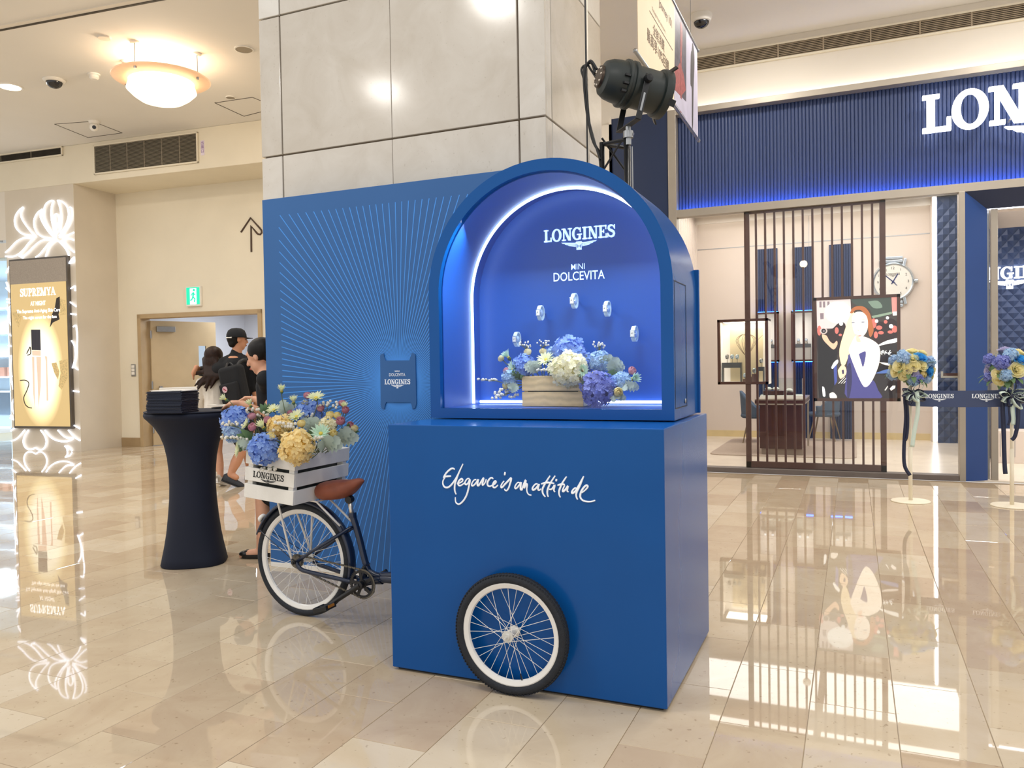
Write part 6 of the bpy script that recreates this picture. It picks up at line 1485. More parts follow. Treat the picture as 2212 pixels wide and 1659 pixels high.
# backpack
bpk = thing('backpack', CP(506, 872, dm - .26), 'black backpack with a round badge on the walking man\'s back', 'backpack')
bu = (CP(498, 820, dm) - CP(508, 868, dm)).normalized(); bn = -fm.f; bn = (bn - bu * bn.dot(bu)).normalized(); bx = bu.cross(bn)
RB = Matrix((bx, bn, bu)).transposed(); bcn = CP(506, 832, dm - .24)
mb = MB().obox(bcn, (.30, .15, .44), RB); obj('pack_body', mb, M_CLOTHB, bpk, bevel=.05, seg=4, autos=.9)
obj('front_pocket', MB().obox(bcn + RB @ Vector((0, .085, -.08)), (.25, .06, .22), RB), M_CLOTHB, bpk, bevel=.022, seg=3, autos=.9)
for sg in (-1, 1): obj('shoulder_strap', MB().tube(smooth_path([bcn + RB @ Vector((sg * .08, -.02, .2)), bcn + RB @ Vector((sg * .10, -.1, .26)), bcn + RB @ Vector((sg * .115, -.24, .20)), bcn + RB @ Vector((sg * .13, -.27, .0))], 4), .022, 8), M_BLKPL, bpk, smooth=True)
obj('carry_loop', MB().tube(smooth_path([bcn + RB @ Vector((-.04, 0, .22)), bcn + RB @ Vector((0, 0, .255)), bcn + RB @ Vector((.04, 0, .22))], 4), .009, 6), M_BLKPL, bpk)
bp_ = CP(496, 829, 0)
lb = bcn + RB @ Vector((-.035, .119, -.035))
obj('round_badge', MB().lathe([(0, 0), (.036, 0), (.036, .004), (0, .005)], 20, lb, basis(bn)), mat('pink_badge', '#d8b3bd', .4, noise=(60, .2)), bpk, label='round pinkish badge')
obj('badge_stripe', MB().obox(lb + bn * .0055, (.046, .002, .012), RB @ Matrix.Rotation(.7, 3, 'Y')), mat('red_print', '#a8324a', .5, noise=(30, .1)), bpk)
q = CP(517.5, 843, dm - .22)
bt = thing('water_bottle', q - Z3 * .11, 'clear plastic water bottle with white cap tucked in the backpack side', 'bottle')
M_PET = mat('clear_pet', '#e8f0f2', .1, trans=.85, ior=1.3, noise=(9, .02))
obj('bottle_body', MB().lathe([(0, -.11), (.032, -.11), (.034, -.1), (.034, -.02), (.030, -.01), (.034, 0), (.034, .03), (.018, .07), (.013, .075), (0, .075)], 16, q), M_PET, bt, smooth=True)
obj('bottle_label', MB().lathe([(.0345, -.07), (.035, -.07), (.035, -.005), (.0345, -.005)], 16, q, closed=True), mat('pale_label', '#cfd6da', .5, noise=(40, .2)), bt)
obj('bottle_cap', MB().lathe([(0, .075), (.0155, .075), (.0155, .097), (0, .098)], 14, q), M_WHITE, bt, autos=.5)
# woman under his arm
dw = dm + .08; wo2b = PZ(470, 1048)
fw2 = Fig(wo2b, ha_ * .95 + hr_ * .2)
w2 = thing('person', fw2.o, 'long-haired woman in white top and beige skirt walking under the man\'s arm', 'person')
hcw = CP(464, 772, dw); hp, P, B = head_parts(hcw, ha_ * .9 + hr_ * .35, Z3, 1.0)
shw = CP(464, 826, dw); LSw, RSw = CP(438, 828, dw), CP(486, 828, dw); hpw = CP(468, 905, dw)
elw, wrw = CP(430, 868, dw + .05), CP(438, 900, dw + .16); elw2, wrw2 = CP(492, 868, dw + .1), CP(480, 902, dw + .2)
aw, kw = CP(477, 1028, dw + .02), CP(470, 975, dw + .06); aw2, kw2 = CP(462, 1016, dw + .55), CP(463, 965, dw + .35)
parts = hp + [([hcw - Z3 * .05, CP(464, 806, dw), shw], (.05, .05, .06)), ([LSw, shw, RSw], (.055, .085, .055)), ([shw, shw * .5 + hpw * .5, hpw], (.115, .105, .13)),
  ([LSw, elw, wrw], (.045, .036, .026)), ([RSw, elw2, wrw2], (.045, .036, .026)), ([hpw, kw, kw * .5 + aw * .5, aw], (.09, .053, .052, .032)), ([hpw, kw2, kw2 * .5 + aw2 * .5, aw2], (.09, .053, .05, .032))]
parts += hand(wrw, -Z3, ha_, -hr_, .15, .5) + hand(wrw2, -Z3, ha_, hr_, .15, .5)
blob('body', parts, .011, M_SKIN, w2, 4); face(P, B, w2)
hl = [('s', P(0, -.02, .03), .112, (.9, 1.0, .92), B), ('s', P(0, -.07, -.05), .085, (1.15, .7, 1.3), B)]
rh = random.Random(9)
for i in range(22):
    x0 = rh.uniform(-.09, .09); p0 = P(x0, -.06, -.02); ex_ = rh.uniform(-.13, .06); 
    p1 = CP(462 + x0 * 190, 812, dw - .14); p2 = CP(450 + x0 * 230 + ex_ * 80, rh.uniform(822, 845), dw - .15 + rh.uniform(-.02, .03)); 
    hl.append(([p0, p1, p2], (.035, .03, .010)))
for (x, y) in ((418, 812), (412, 808), (422, 828), (430, 836)): hl.append(([CP(452, 806, dw - .1), CP((x + 450) / 2, y - 6, dw - .12), CP(x, y, dw - .12)], (.03, .014, .004)))
blob('hair', hl, .010, M_HAIRB, w2, 2, label='long wavy dark brown hair')
blob('top', [([LSw - hr_ * .01, shw - Z3 * .02, RSw + hr_ * .01], (.072, .10, .072)), ([shw - Z3 * .03, shw * .5 + hpw * .5, hpw * .88 + shw * .12], (.132, .128, .145)), ([LSw, elw, elw * .3 + wrw * .7], (.068, .056, .05)), ([RSw, elw2, elw2 * .3 + wrw2 * .7], (.068, .056, .05))], .012, M_CLOTHW, w2, 3)
zt, zk = hpw.z + .06, .56
rows_ = []; NP = 84
sk = MB(); vs = []
for i in range(9):
    t = i / 8; z = zt + (zk - zt) * t
    for j in range(NP):
        a = 2 * PI * j / NP; pl = 1 + (.05 * t + .015) * (1 if j % 2 else -1)
        vs.append(Vector((hpw.x, hpw.y, z)) + hr_ * ((.15 + .085 * t) * pl * math.cos(a)) + ha_ * ((.13 + .09 * t) * pl * math.sin(a)))
sk.add(vs, [(i * NP + j, i * NP + (j + 1) % NP, (i + 1) * NP + (j + 1) % NP, (i + 1) * NP + j) for i in range(8) for j in range(NP)])
obj('pleated_skirt', sk, M_SKIRT, w2, label='beige pleated skirt')
sneaker(Vector((aw.x, aw.y, aw.z)), hr_ * .3 + ha_ * .9, w2, .35, M_CLOTHW); sneaker(Vector((aw2.x, aw2.y, .1)), ha_, w2, 0., M_CLOTHW)
# ================================================================== the watch boutique on the right
SY = 6.85
M_FRAME = mat('champagne_metal', '#a89f92', .4, .35, noise=(5, .05)); M_NAVYP = mat('navy_panel', '#1d2c4c', .45, noise=(2, .06)); M_NAVYR = mat('navy_reveal', '#1a4080', .4, noise=(2, .05))
M_BRONZE = mat('dark_bronze', '#5c3d36', .4, .2, noise=(12, .1)); M_STWALL = mat('boutique_wall', '#ddd0c4', .7, noise=(1.5, .03)); M_STFLOOR = mat('boutique_floor', '#e3d6c4', .25, noise=(3, .06))
M_GREYFR = mat('threshold_grey', '#6f6661', .5, noise=(8, .08))
struct('wall_right', MB().box(-3.4, 7.0, 4.40, 9, 7.15, 5.2).box(-3.4, SY, 0, -.92, 7.15, 4.40), M_CREAMW, 'cream upper wall above the blue shop fascia', 'wall')
M_CLED = mat('cove_led', '#fff', .5, emis='#fff8ee', st=5, noise=(5, .01))
fa = thing('shop_fascia', (3, SY, 3.2), 'fluted navy shop fascia with lit letters above the boutique window', 'fascia', kind='structure')
mb = MB(); x = -.10; n_fl = 150; sp_ = .0405; vs = []; NS = 6
for i in range(n_fl):
    for j in range(NS):
        a = PI * j / NS; vs.append((x + sp_ * (i + .5) - sp_ / 2 * math.cos(a), 6.99 - .016 * math.sin(a), 0))
vs.append((x + sp_ * n_fl, 6.99, 0)); n = len(vs)
mb.add([(a, b, 3.17) for a, b, _ in vs] + [(a, b, 4.40) for a, b, _ in vs], [(i, i + 1, n + i + 1, n + i) for i in range(n - 1)])
obj('fluted_panel', mb, mat('navy_fluted', '#293a64', .42, noise=(2, .06)), fa)
def fbx(nm, a, b, mt, par=None, **k): return box(nm, a, b, mt, par or fa, **k)
fbx('fascia_frame', (-.20, SY, 0), (-.10, 7.0, 4.47), M_FRAME, bevel=.004)
fbx('fascia_frame', (-.10, SY, 4.40), (7, 7.0, 4.47), M_FRAME, bevel=.004)
fbx('fascia_frame', (-.10, SY, 3.145), (7, 6.98, 3.17), M_FRAME)
fbx('fascia_lip', (-.10, SY, 3.17), (7, SY + .01, 3.235), M_FRAME)
fbx('side_panel', (-.92, SY + .02, 0), (-.203, 7.0, 4.47), M_NAVYP)
fbx('side_trim', (-.95, SY, 0), (-.92, 7.0, 4.49), M_CREAMW)
fbx('cove_light', (-.2, 6.93, 4.472), (7, 6.96, 4.482), M_CLED)
M_BLED = mat('blue_led', '#2d6bff', .5, emis='#4f8cff', st=60, noise=(5, .01))
fbx('blue_light_strip', (-.08, 6.862, 3.185), (7, 6.8635, 3.222), M_BLED)
M_BLED2 = mat('blue_led_soft', '#2d6bff', .5, emis='#2a6bff', st=16, noise=(5, .01))
# lit letters
p0 = PY(1993, 287, SY - .06); hL = PY(1993, 207, SY - .06).z - p0.z
M_SIGN = mat('sign_letter_lit', '#ffffff', .4, emis='#f6f9ff', st=1.9, noise=(9, .01))
sg_ = thing('brand_sign', (p0.x + .9, SY - .02, p0.z - .2), 'large white backlit brand letters on the fluted navy fascia', 'sign')
Wd = serif_width('LONGINES', .0) * hL * .80
xx = p0.x
for ch in 'LONGINES':
    ps, adv = GL[ch]; mb = MB()
    for p in ps:
        ar = sum(p[i][0] * p[(i + 1) % len(p)][1] - p[(i + 1) % len(p)][0] * p[i][1] for i in range(len(p)))
        q = p if ar > 0 else p[::-1]
        mb.prism([(a * hL * .86, b * hL) for a, b in q], (xx, SY + .0, p0.z), X3, Z3, .06)
    obj('letter', mb, M_SIGN, sg_); xx += (adv + .02) * hL * .86
    obj('letter_spacer', MB().tube([(xx - adv * hL * .4, SY, p0.z + .05), (xx - adv * hL * .4, 6.985, p0.z + .05)], .008, 6), M_FRAME, sg_)
mb = MB(); wing_logo(mb, ((p0.x + xx) / 2, SY + .0, p0.z - .03), X3, Z3, .92, .05); obj('winged_logo', mb, M_SIGN, sg_)
obj('letter_spacer', MB().tube([((p0.x + xx) / 2, SY, p0.z - .1), ((p0.x + xx) / 2, 6.985, p0.z - .1)], .008, 6), M_FRAME, sg_)
# long vent under the ceiling
vt = thing('air_vent', (4, 7.0, 4.93), 'long linear louvred air vent above the boutique fascia', 'vent')
va, vb = 4.945, 5.10
box('vent_back', (-.9, 6.992, va), (8, 6.999, vb), M_SLOT, vt)
for i in range(8):
    z = va + (vb - va) * (i + .5) / 8
    obj('slat', MB().obox((3.55, 6.985, z), (8.9, .022, .0085), Matrix.Rotation(.5, 3, 'X')), mat('louvre_cream', '#a3937c', .6, noise=(6, .05)), vt)
for i in range(19): box('vent_bar', (-.9 + .5 * i - .008, 6.972, va), (-.9 + .5 * i + .008, 6.99, vb), MATS['louvre_cream'], vt)
for z in (va - .02, vb): box('vent_frame', (-.92, 6.97, z), (8, 7.0, z + .02), M_CREAM, vt)
dome_cam(1515, 32, .085, 'white dome camera on the right ceiling', .075)
# shop window: mullions, threshold, glass
wf = thing('window_1', (1.4, SY, 0), 'large boutique shop window with grey metal frame', 'window', kind='structure')
XM0, XM1 = 2.955, 3.015
box('window_frame', (XM0, SY - .02, 0), (XM1, 6.98, 3.145), M_FRAME, wf, bevel=.004)
box('threshold', (-.10, SY - .01, 0), (XM0, 7.0, .062), M_GREYFR, wf, bevel=.003)
glass_mat('shop_window_glass', (.97, .985, .98), .75)
box('window_pane', (-.10, 6.895, .062), (XM0, 6.905, 3.145), MATS['shop_window_glass'], wf)
# interior shell
BW = 11.65
shp_ = thing('boutique_interior', (1.3, 9.3, 0), 'bright cream boutique interior behind the window', 'room', kind='structure')
box('interior_floor', (-1.0, 7.0, -.02), (7.5, BW, .0), M_STFLOOR, shp_)
box('interior_wall', (-1.0, BW, 0), (7.5, BW + .1, 4.4), M_STWALL, shp_)
box('interior_wall', (-.78, 7.0, 0), (-.70, BW, 4.4), M_STWALL, shp_)
for i in range(30): box('wall_flute', (-.70, 9.2 + .08 * i, .12), (-.685, 9.24 + .08 * i, 3.9), M_STWALL, shp_)
box('interior_ceiling', (-1, 7.16, 3.92), (7.5, BW - .28, 4.0), M_CREAMW, shp_)
box('ceiling_cove', (-1, BW - .30, 3.80), (7.5, BW - .26, 3.92), M_CREAMW, shp_)
box('cove_strip', (-.7, BW - .25, 3.93), (5, BW - .2, 3.95), M_CLED, shp_)
box('wall_seam', (-.7, BW - .004, 3.385), (3.1, BW, 3.40), M_GREYMETAL, shp_)
box('skirting', (-.7, BW - .015, 0), (3.1, BW, .11), mat('pale_oak', '#dcc795', .5, noise=(6, .08)), shp_)
for x in (.16, 1.2, 2.3): box('wall_seam', (x, BW - .003, .11), (x + .006, BW, 3.9), M_GREYMETAL, shp_)
def BWp(x, y, Y=BW): return PY(x, y, Y)
# fluted navy bays with lit niches on the back wall
M_NFL = mat('navy_fluted_bay', '#22335a', .5, noise=(3, .05)); M_NICHE = mat('niche_white', '#efeae4', .5, emis='#fff8f0', st=.35, noise=(3, .02))
nlab = ['left navy fluted wall bay with lit watch niche', 'middle navy fluted wall bay with lit watch niche', 'right navy fluted wall bay behind the large photo lightbox']
for k, (xa, xb, yt) in enumerate(((1638, 1681, 538), (1713, 1756, 534), (1792, 1839, 528))):
    x0, x1 = BWp(xa, 700).x, BWp(xb, 700).x; zt_ = BWp((xa + xb) / 2, yt).z
    t = thing('fluted_bay', ((x0 + x1) / 2, BW, .0), nlab[k], 'wall panel', kind='structure')
    mb = MB(); nf = 9; vs = []
    for i in range(nf):
        for j in range(4): a = PI * j / 4; vs.append((x0 + (x1 - x0) * (i + .5 - .5 * math.cos(a)) / nf, BW - .03 - .02 * math.sin(a)))
    vs.append((x1, BW - .03)); n = len(vs)
    mb.add([(a, b, .0) for a, b in vs] + [(a, b, zt_) for a, b in vs], [(i, i + 1, n + i + 1, n + i) for i in range(n - 1)])
    mb.box(x0, BW - .03, 0, x1, BW, zt_)
    obj('fluted_panel', mb, M_NFL, t)
    z1_, z0_ = BWp(1700, 674).z, BWp(1700, 781).z
    for a in ((x0 - .02, z0_, x1 + .02, z0_ + .03), (x0 - .02, z1_ - .03, x1 + .02, z1_), (x0 - .02, z0_, x0 + .01, z1_), (x1 - .01, z0_, x1 + .02, z1_)): box('niche_frame', (a[0], BW - .20, a[1]), (a[2], BW - .05, a[3]), M_BRONZE, t)
    box('niche_back', (x0, BW - .07, z0_ + .03), (x1, BW - .055, z1_ - .03), M_NICHE, t)
    box('niche_plinth', (x0 + .03, BW - .17, z0_ + .03), (x1 - .03, BW - .08, z0_ + .24), mat('grey_plinth', '#b9b6b2', .5, noise=(5, .05)), t)
    box('plinth_top', (x0 + .03, BW - .175, z0_ + .24), (x1 - .03, BW - .08, z0_ + .30), mat('slate_top', '#5f6266', .5, noise=(5, .05)), t)
    box('blue_light_strip', (x0, BW - .12, z1_ + .002), (x1, BW - .09, z1_ + .012), M_BLED2, t)
    box('blue_light_strip', (x0, BW - .12, z0_ - .012), (x1, BW - .09, z0_ - .002), M_BLED2, t)
    for u in (.3, .68):
        c = Vector((x0 + (x1 - x0) * u, BW - .13, z0_ + .30))
        tw = thing('wristwatch', c, ('left' if u < .5 else 'right') + ' watch on the plinth in the ' + ('left', 'middle', 'right')[k] + ' wall niche', 'watch', 'watches in the wall niches')
        obj('watch_holder', MB().lathe([(0, 0), (.03, 0), (.022, .05), (.02, .1), (0, .1)], 10, c), M_WHITE, tw, smooth=True)
        obj('watch_case', MB().lathe([(0, -.008), (.024, -.008), (.026, 0), (.022, .008), (0, .008)], 14, c + Vector((0, -.026, .07)), basis((0, -1, .2))), M_STEEL, tw, autos=.5)
# quilted navy wall pieces
M_QUILT = mat('navy_quilted', '#2c3e63', .5, noise=(3, .06))
def quilt(mb, x0, x1, z0, z1, y, w, h, d=.022):
    r = 0; z = z0 - h / 2
    while z < z1 + h:
        x = x0 - w / 2 + (w / 2 if r % 2 else 0)
        while x < x1 + w:
            P = [(x - w / 2, z), (x, z - h / 2), (x + w / 2, z), (x, z + h / 2)]
            P = [(min(max(a, x0), x1), min(max(b, z0), z1)) for a, b in P]; c = (min(max(x, x0), x1), min(max(z, z0), z1))
            k = len(mb.v); inn = 1 if x0 <= x <= x1 and z0 <= z <= z1 else 0
            if max(a for a, b in P) - min(a for a, b in P) > 1e-4:
                mb.add([(a, y, b) for a, b in P] + [(c[0], y - d * inn, c[1])], [(0, 1, 4), (1, 2, 4), (2, 3, 4), (3, 0, 4)])
            x += w
        z += h / 2; r += 1
    return mb
QY = 11.25
xq0, xq1 = PY(2025, 700, QY).x, PY(2085, 700, QY).x; zq1 = PY(2048, 424, QY).z
t = thing('quilted_wall_panel', ((xq0 + xq1) / 2, QY, 0), 'narrow quilted navy wall panel beside the upright light strip', 'wall panel', kind='structure')
mb = MB(); quilt(mb, xq0, xq1 + .3, .0, zq1, QY, .165, .2, .03); mb.box(xq0, QY + .001, 0, xq1 + .3, BW, zq1); obj('quilted_face', mb, M_QUILT, t)
M_TLED = mat('white_led', '#fff', .5, emis='#f4f6ff', st=7, noise=(5, .01))
box('upright_light_strip', (xq0 - .05, QY - .012, .03), (xq0 - .012, QY + .02, zq1), M_TLED, t)
box('strip_housing', (xq0 - .07, QY + .02, 0), (xq0, BW, zq1 + .02), M_STWALL, t)
# oversized wall watch
cw0 = PY(1929, 608.5, BW - .06); rw0 = abs(PY(1929, 571.5, BW - .06).z - cw0.z)
ck_ = thing('wall_clock', (cw0.x, BW, cw0.z - rw0), 'oversized steel watch clock on the boutique back wall', 'clock')
BC = basis((0, -1, 0), (0, 0, 1))
obj('case', MB().lathe([(0, -.06), (rw0 * 1.12, -.06), (rw0 * 1.14, -.02), (rw0 * 1.06, .02), (rw0, .015), (rw0, .0), (0, 0)], 48, cw0, BC), M_STEEL, ck_, autos=.6)
obj('dial', MB().lathe([(0, .001), (rw0, .001), (rw0, .004), (0, .004)], 40, cw0, BC), M_DIAL, ck_)
M_BLUEH = mat('blued_steel', '#25306b', .4, noise=(20, .1))
def cp_(a, r, o=-.006): return cw0 + Vector((math.sin(a) * r, o, math.cos(a) * r))
for a, L_, w_ in ((math.radians(-47), .72, .016), (math.radians(30), .52, .018)):
    obj('clock_hand', MB().bar(cp_(a + PI, rw0 * .16), cp_(a, rw0 * L_), w_, .003, (0, 1, 0)), M_BLUEH, ck_)
obj('clock_hand', MB().bar(cp_(math.radians(138), rw0 * .32, -.009), cp_(math.radians(-42), rw0 * .1, -.009), .01, .003, (0, 1, 0)), M_BLUEH, ck_)
obj('hand_boss', MB().lathe([(0, .004), (.018, .004), (.018, .014), (0, .014)], 16, cw0, BC), M_BLUEH, ck_)
mb = MB()
for hr in range(1, 13): text(mb, str(hr), cp_(hr * PI / 6, rw0 * .80, -.0055) - Vector((0, 0, rw0 * .075)), X3, Z3, rw0 * .15)
brand(mb, cw0 + Vector((0, -.0048, rw0 * .38)), X3, Z3, rw0 * .72, .0006)
obj('numerals', mb, mat('grey_numeral', '#57504e', .5, noise=(20, .1)), ck_, kind='stuff')
obj('crown', MB().lathe([(0, 0), (.03, 0), (.034, .01), (.034, .05), (0, .055)], 14, cw0 + Vector((rw0 * 1.12, .02, 0)), basis((1, 0, 0))), M_STEEL, ck_, autos=.5)
for sx in (-1, 1):
    for sz in (-1, 1):
        obj('lug', MB().obox(cw0 + Vector((sx * rw0 * .62, .03, sz * rw0 * 1.12)), (rw0 * .16, .05, rw0 * .45), Matrix.Rotation(sx * sz * .2, 3, 'Y')), M_STEEL, ck_, bevel=.01)
for sz in (-1, 1):
    for i in range(2): obj('bracelet_link', MB().obox(cw0 + Vector((0, .035, sz * rw0 * (1.2 + .2 * i))), (rw0 * 1.05, .03, rw0 * .17)), M_STEEL, ck_, bevel=.01)
# --- slatted bronze screen behind the glass
sy0, sy1 = 6.925, 6.965
ss = thing('slatted_screen', (1.48, 6.945, .06), 'tall dark bronze slatted screen standing in the boutique window', 'screen')
xs0, xs1 = PY(1608, 600, sy0).x, PY(1914, 700, sy0).x; zs0, zs1 = .064, PY(1760, 436, sy0).z
fwd = .062
box('frame_post', (xs0, sy0, zs0), (xs0 + fwd, sy1, zs1), M_BRONZE, ss, bevel=.003); box('frame_post', (xs1 - fwd, sy0, zs0), (xs1, sy1, zs1), M_BRONZE, ss, bevel=.003)
box('frame_rail', (xs0, sy0, zs0), (xs1, sy1, zs0 + .075), M_BRONZE, ss, bevel=.003); box('frame_rail', (xs0, sy0, zs1 - .075), (xs1, sy1, zs1), M_BRONZE, ss, bevel=.003)
for k in range(13):
    x = xs0 + fwd / 2 + (xs1 - xs0 - fwd) * (k + 1) / 14
    box('slat', (x - .012, sy0 + .005, zs0 + .07), (x + .012, sy1 - .005, zs1 - .07), M_BRONZE, ss)
# added glowing globe on the screen, stands in for a reflection in the glass
q = PY(1735, 569, 6.88)
gl_ = thing('globe_lamp', (q.x, 6.92, q.z), 'small glowing white globe lamp on the slatted screen', 'lamp')
obj('globe', MB().sphere((q.x, 6.945, q.z), .042, 18, 12), mat('globe_glow', '#fff6e6', .3, emis='#fff0d8', st=1.0, noise=(9, .02)), gl_, smooth=True)
obj('globe_ring', MB().lathe([(.043, -.004), (.046, -.004), (.046, .004), (.043, .004)], 20, (q.x, 6.945, q.z), basis((0, 1, 0)), closed=True), M_FRAME, gl_)
# --- display window box
dy0, dy1 = 6.915, 7.30
A_, B_ = PY(1549, 691, dy0), PY(1659.5, 830, dy0)
dx0, dx1, dz0, dz1 = A_.x, B_.x, B_.z, A_.z
db = thing('display_case', ((dx0 + dx1) / 2, dy0, dz0), 'small lit display case with a wire balloon in the boutique window', 'display case')
f = .032
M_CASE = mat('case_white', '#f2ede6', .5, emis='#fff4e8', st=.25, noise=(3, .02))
for a in ((dx0, dz0, dx1, dz0 + f), (dx0, dz1 - f, dx1, dz1), (dx0, dz0, dx0 + f, dz1), (dx1 - f, dz0, dx1, dz1)): box('case_frame', (a[0], dy0, a[1]), (a[2], dy0 + .06, a[3]), M_BRONZE, db, bevel=.002)
box('case_back', (dx0, dy1, dz0), (dx1, dy1 + .01, dz1), M_CASE, db); box('case_floor', (dx0, dy0 + .06, dz0), (dx1, dy1, dz0 + f * .8), M_CASE, db); box('case_top', (dx0, dy0 + .06, dz1 - f * .8), (dx1, dy1, dz1), M_BRONZE, db)
box('case_side', (dx0, dy0 + .06, dz0), (dx0 + .012, dy1, dz1), M_CASE, db); box('case_side', (dx1 - .012, dy0 + .06, dz0), (dx1, dy1, dz1), M_CASE, db)
box('case_light', (dx0 + .06, dy0 + .08, dz1 - f * .8 - .008), (dx1 - .06, dy1 - .05, dz1 - f * .8 - .002), mat('case_light', '#fff', .5, emis='#fff2e0', st=7, noise=(5, .01)), db)
def DP(x, y, Y): return PY(1540 + x / 9.757, 670 + y / 9.757, Y)
a, b = DP(360, 400, 7.24), DP(1060, 1500, 7.24)
box('backdrop_board', (a.x, 7.235, dz0 + .03), (b.x, 7.25, a.z), mat('gold_board', '#efe0bc', .6, noise=(4, .08)), db)
bar0, bar1 = DP(905, 630, 7.12), DP(1050, 525, 7.2)
bl_ = thing('wire_balloon', DP(705, 1000, 7.12), 'thin wire hot air balloon ornament inside the display case', 'ornament')
c = DP(700, 690, 7.12); rb_ = (DP(910, 690, 7.12) - DP(485, 690, 7.12)).length / 2; zb0 = DP(705, 960, 7.12).z; zt0 = DP(705, 500, 7.12).z
for k in range(10):
    a = PI * k / 5 + .2; pts = []
    for t, r in ((0, .06), (.15, .35), (.35, .68), (.55, .93), (.72, 1.0), (.86, .82), (.95, .5), (1.0, .1)): pts.append(Vector((c.x + rb_ * r * math.cos(a), c.y + rb_ * r * .8 * math.sin(a), zb0 + (zt0 - zb0) * t)))
    obj('wire', MB().tube(smooth_path(pts, 3), .0022, 5), M_BRONZE, bl_)
obj('balloon_basket', MB().lathe([(.012, 0), (.016, .02), (.014, .03)], 12, (c.x, c.y, zb0 - .03)), M_BRONZE, bl_)
obj('support_rod', MB().tube([Vector((c.x + rb_ * .9, c.y, (zb0 + zt0) / 2 + .03)), bar1], .002, 5), M_BRONZE, bl_)
M_SLATE = MATS['slate_top']
def stand(x0, x1, yt, lab, yb=1500, Y=7.10):
    a, b = DP(x0, yt, Y), DP(x1, yb, Y); t = thing('display_stand', ((a.x + b.x) / 2, Y, dz0 + .026), lab, 'stand'); th = (a.z - dz0) * .24
    box('stand_top', (a.x, Y - .05, a.z - th), (b.x, Y + .06, a.z), M_SLATE, t)
    for x in (a.x, b.x - .012): box('leg', (x, Y - .05, dz0 + .026), (x + .012, Y + .06, a.z - th), M_SLATE, t)
    return a, b
sa1, sb1 = stand(200, 610, 1110, 'wide grey display stand on the left in the display case'); sa2, sb2 = stand(935, 1085, 1195, 'narrow grey display stand on the right in the display case')
for i, (x0, x1, yt) in enumerate(((635, 725, 1450), (730, 815, 1400), (825, 915, 1345))):
    a, b = DP(x0, yt, 7.06), DP(x1, 1500, 7.06); box('plinth_block', (a.x, 7.03, dz0 + .026), (b.x, 7.09, a.z), mat('brown_plinth', '#7a5f58', .5, noise=(6, .06)), None, label=('lowest', 'middle', 'tallest')[i] + ' of three stepped plinth blocks in the display case', cat='plinth')
for i, (x, yb, Y, lab) in enumerate(((300, 1110, 7.1, 'grey watch at the left end of the wide display stand'), (408, 1110, 7.1, 'watch with copper dial in the middle of the wide display stand'), (515, 1110, 7.1, 'watch at the right end of the wide display stand'), (1020, 1195, 7.1, 'dark watch on the narrow display stand'), (680, 1450, 7.06, 'watch on the lowest plinth block'), (775, 1400, 7.06, 'watch on the middle plinth block'), (875, 1345, 7.06, 'watch on the tallest plinth block'))):
    c = DP(x, yb, Y); t = thing('wristwatch', c, lab + ' in the display case', 'watch', 'watches in the display case')
    h_ = .045 if i < 4 else .012
    obj('watch_holder', MB().tube([c, c + Vector((0, 0, h_)), c + Vector((0, 0, h_ + .02))], [.004, .003, .012], 8), M_FRAME, t)
    mb = ringm(.026, .022, .004, 1.1); mb.v = [c + Vector((0, 0, h_ + .03)) + Matrix.Rotation(1.2, 3, 'Z') @ v for v in mb.v]; obj('strap', mb, M_GREYMETAL if i in (0, 3) else M_STRAP, t)
    obj('watch_case', MB().lathe([(0, -.006), (.018, -.006), (.019, 0), (.016, .006), (0, .006)], 14, c + Vector((-.005, -.026, h_ + .03)), basis((-.2, -1, .2))), M_STEEL, t, autos=.5)
# --- big photo lightbox
py0 = 6.915
A_, B_ = PY(1756.5, 645, py0), PY(1946, 867, py0)
bx0_, bx1_, bz0_, bz1_ = A_.x, B_.x, B_.z, PY(1946, 634.5, py0).z
ph = thing('photo_lightbox', ((bx0_ + bx1_) / 2, py0, bz0_), 'large glowing photo of a blonde woman in a blue dress in the window', 'poster')
f = .035
for a in ((bx0_, bz0_, bx1_, bz0_ + f), (bx0_, bz1_ - f, bx1_, bz1_), (bx0_, bz0_, bx0_ + f, bz1_), (bx1_ - f, bz0_, bx1_, bz1_)): box('lightbox_frame', (a[0], py0, a[1]), (a[2], py0 + .009, a[3]), M_BRONZE, ph)
box('lightbox_body', (bx0_, py0 + .009, bz0_), (bx1_, py0 + .22, bz1_), M_BRONZE, ph)
def em(name, col, st=.8): return mat('print_' + name, col, .35, emis=col, st=st, noise=(40, .05))
def QP(x, y): q = PY(1740 + x / 6.382, 620 + y / 6.382, py0); return (q.x, q.z)
lay = [0]
def pr_(name, pts, mt):
    lay[0] += 1; pts = [QP(*p) for p in pts]; ar = sum(pts[i][0] * pts[(i + 1) % len(pts)][1] - pts[(i + 1) % len(pts)][0] * pts[i][1] for i in range(len(pts)))
    pts = pts if ar > 0 else pts[::-1]
    pts = [(min(max(a, bx0_ + f), bx1_ - f), min(max(b, bz0_ + f), bz1_ - f)) for a, b in pts]
    y = py0 + .0088 - lay[0] * .00018
    mb = MB(); mb.poly([(a, y, b) for a, b in pts]); return obj(name, mb, mt, ph)
def smp(pts, k=3): P = smooth_path([Vector((x, y, 0)) for x, y in pts + pts[:1]], k); return [(p.x, p.y) for p in P[:-1]]
def ell(cx, cy, rx, ry, n=20): return [(cx + rx * math.cos(2 * PI * i / n), cy + ry * math.sin(2 * PI * i / n)) for i in range(n)]
pr_('photo_background', [(140, 170), (1285, 120), (1290, 1560), (150, 1560)], em('dark', '#4b413f', .55))
pr_('photo_building', [(150, 185), (620, 160), (640, 560), (160, 580)], em('pale_pink', '#dccccb', .8))
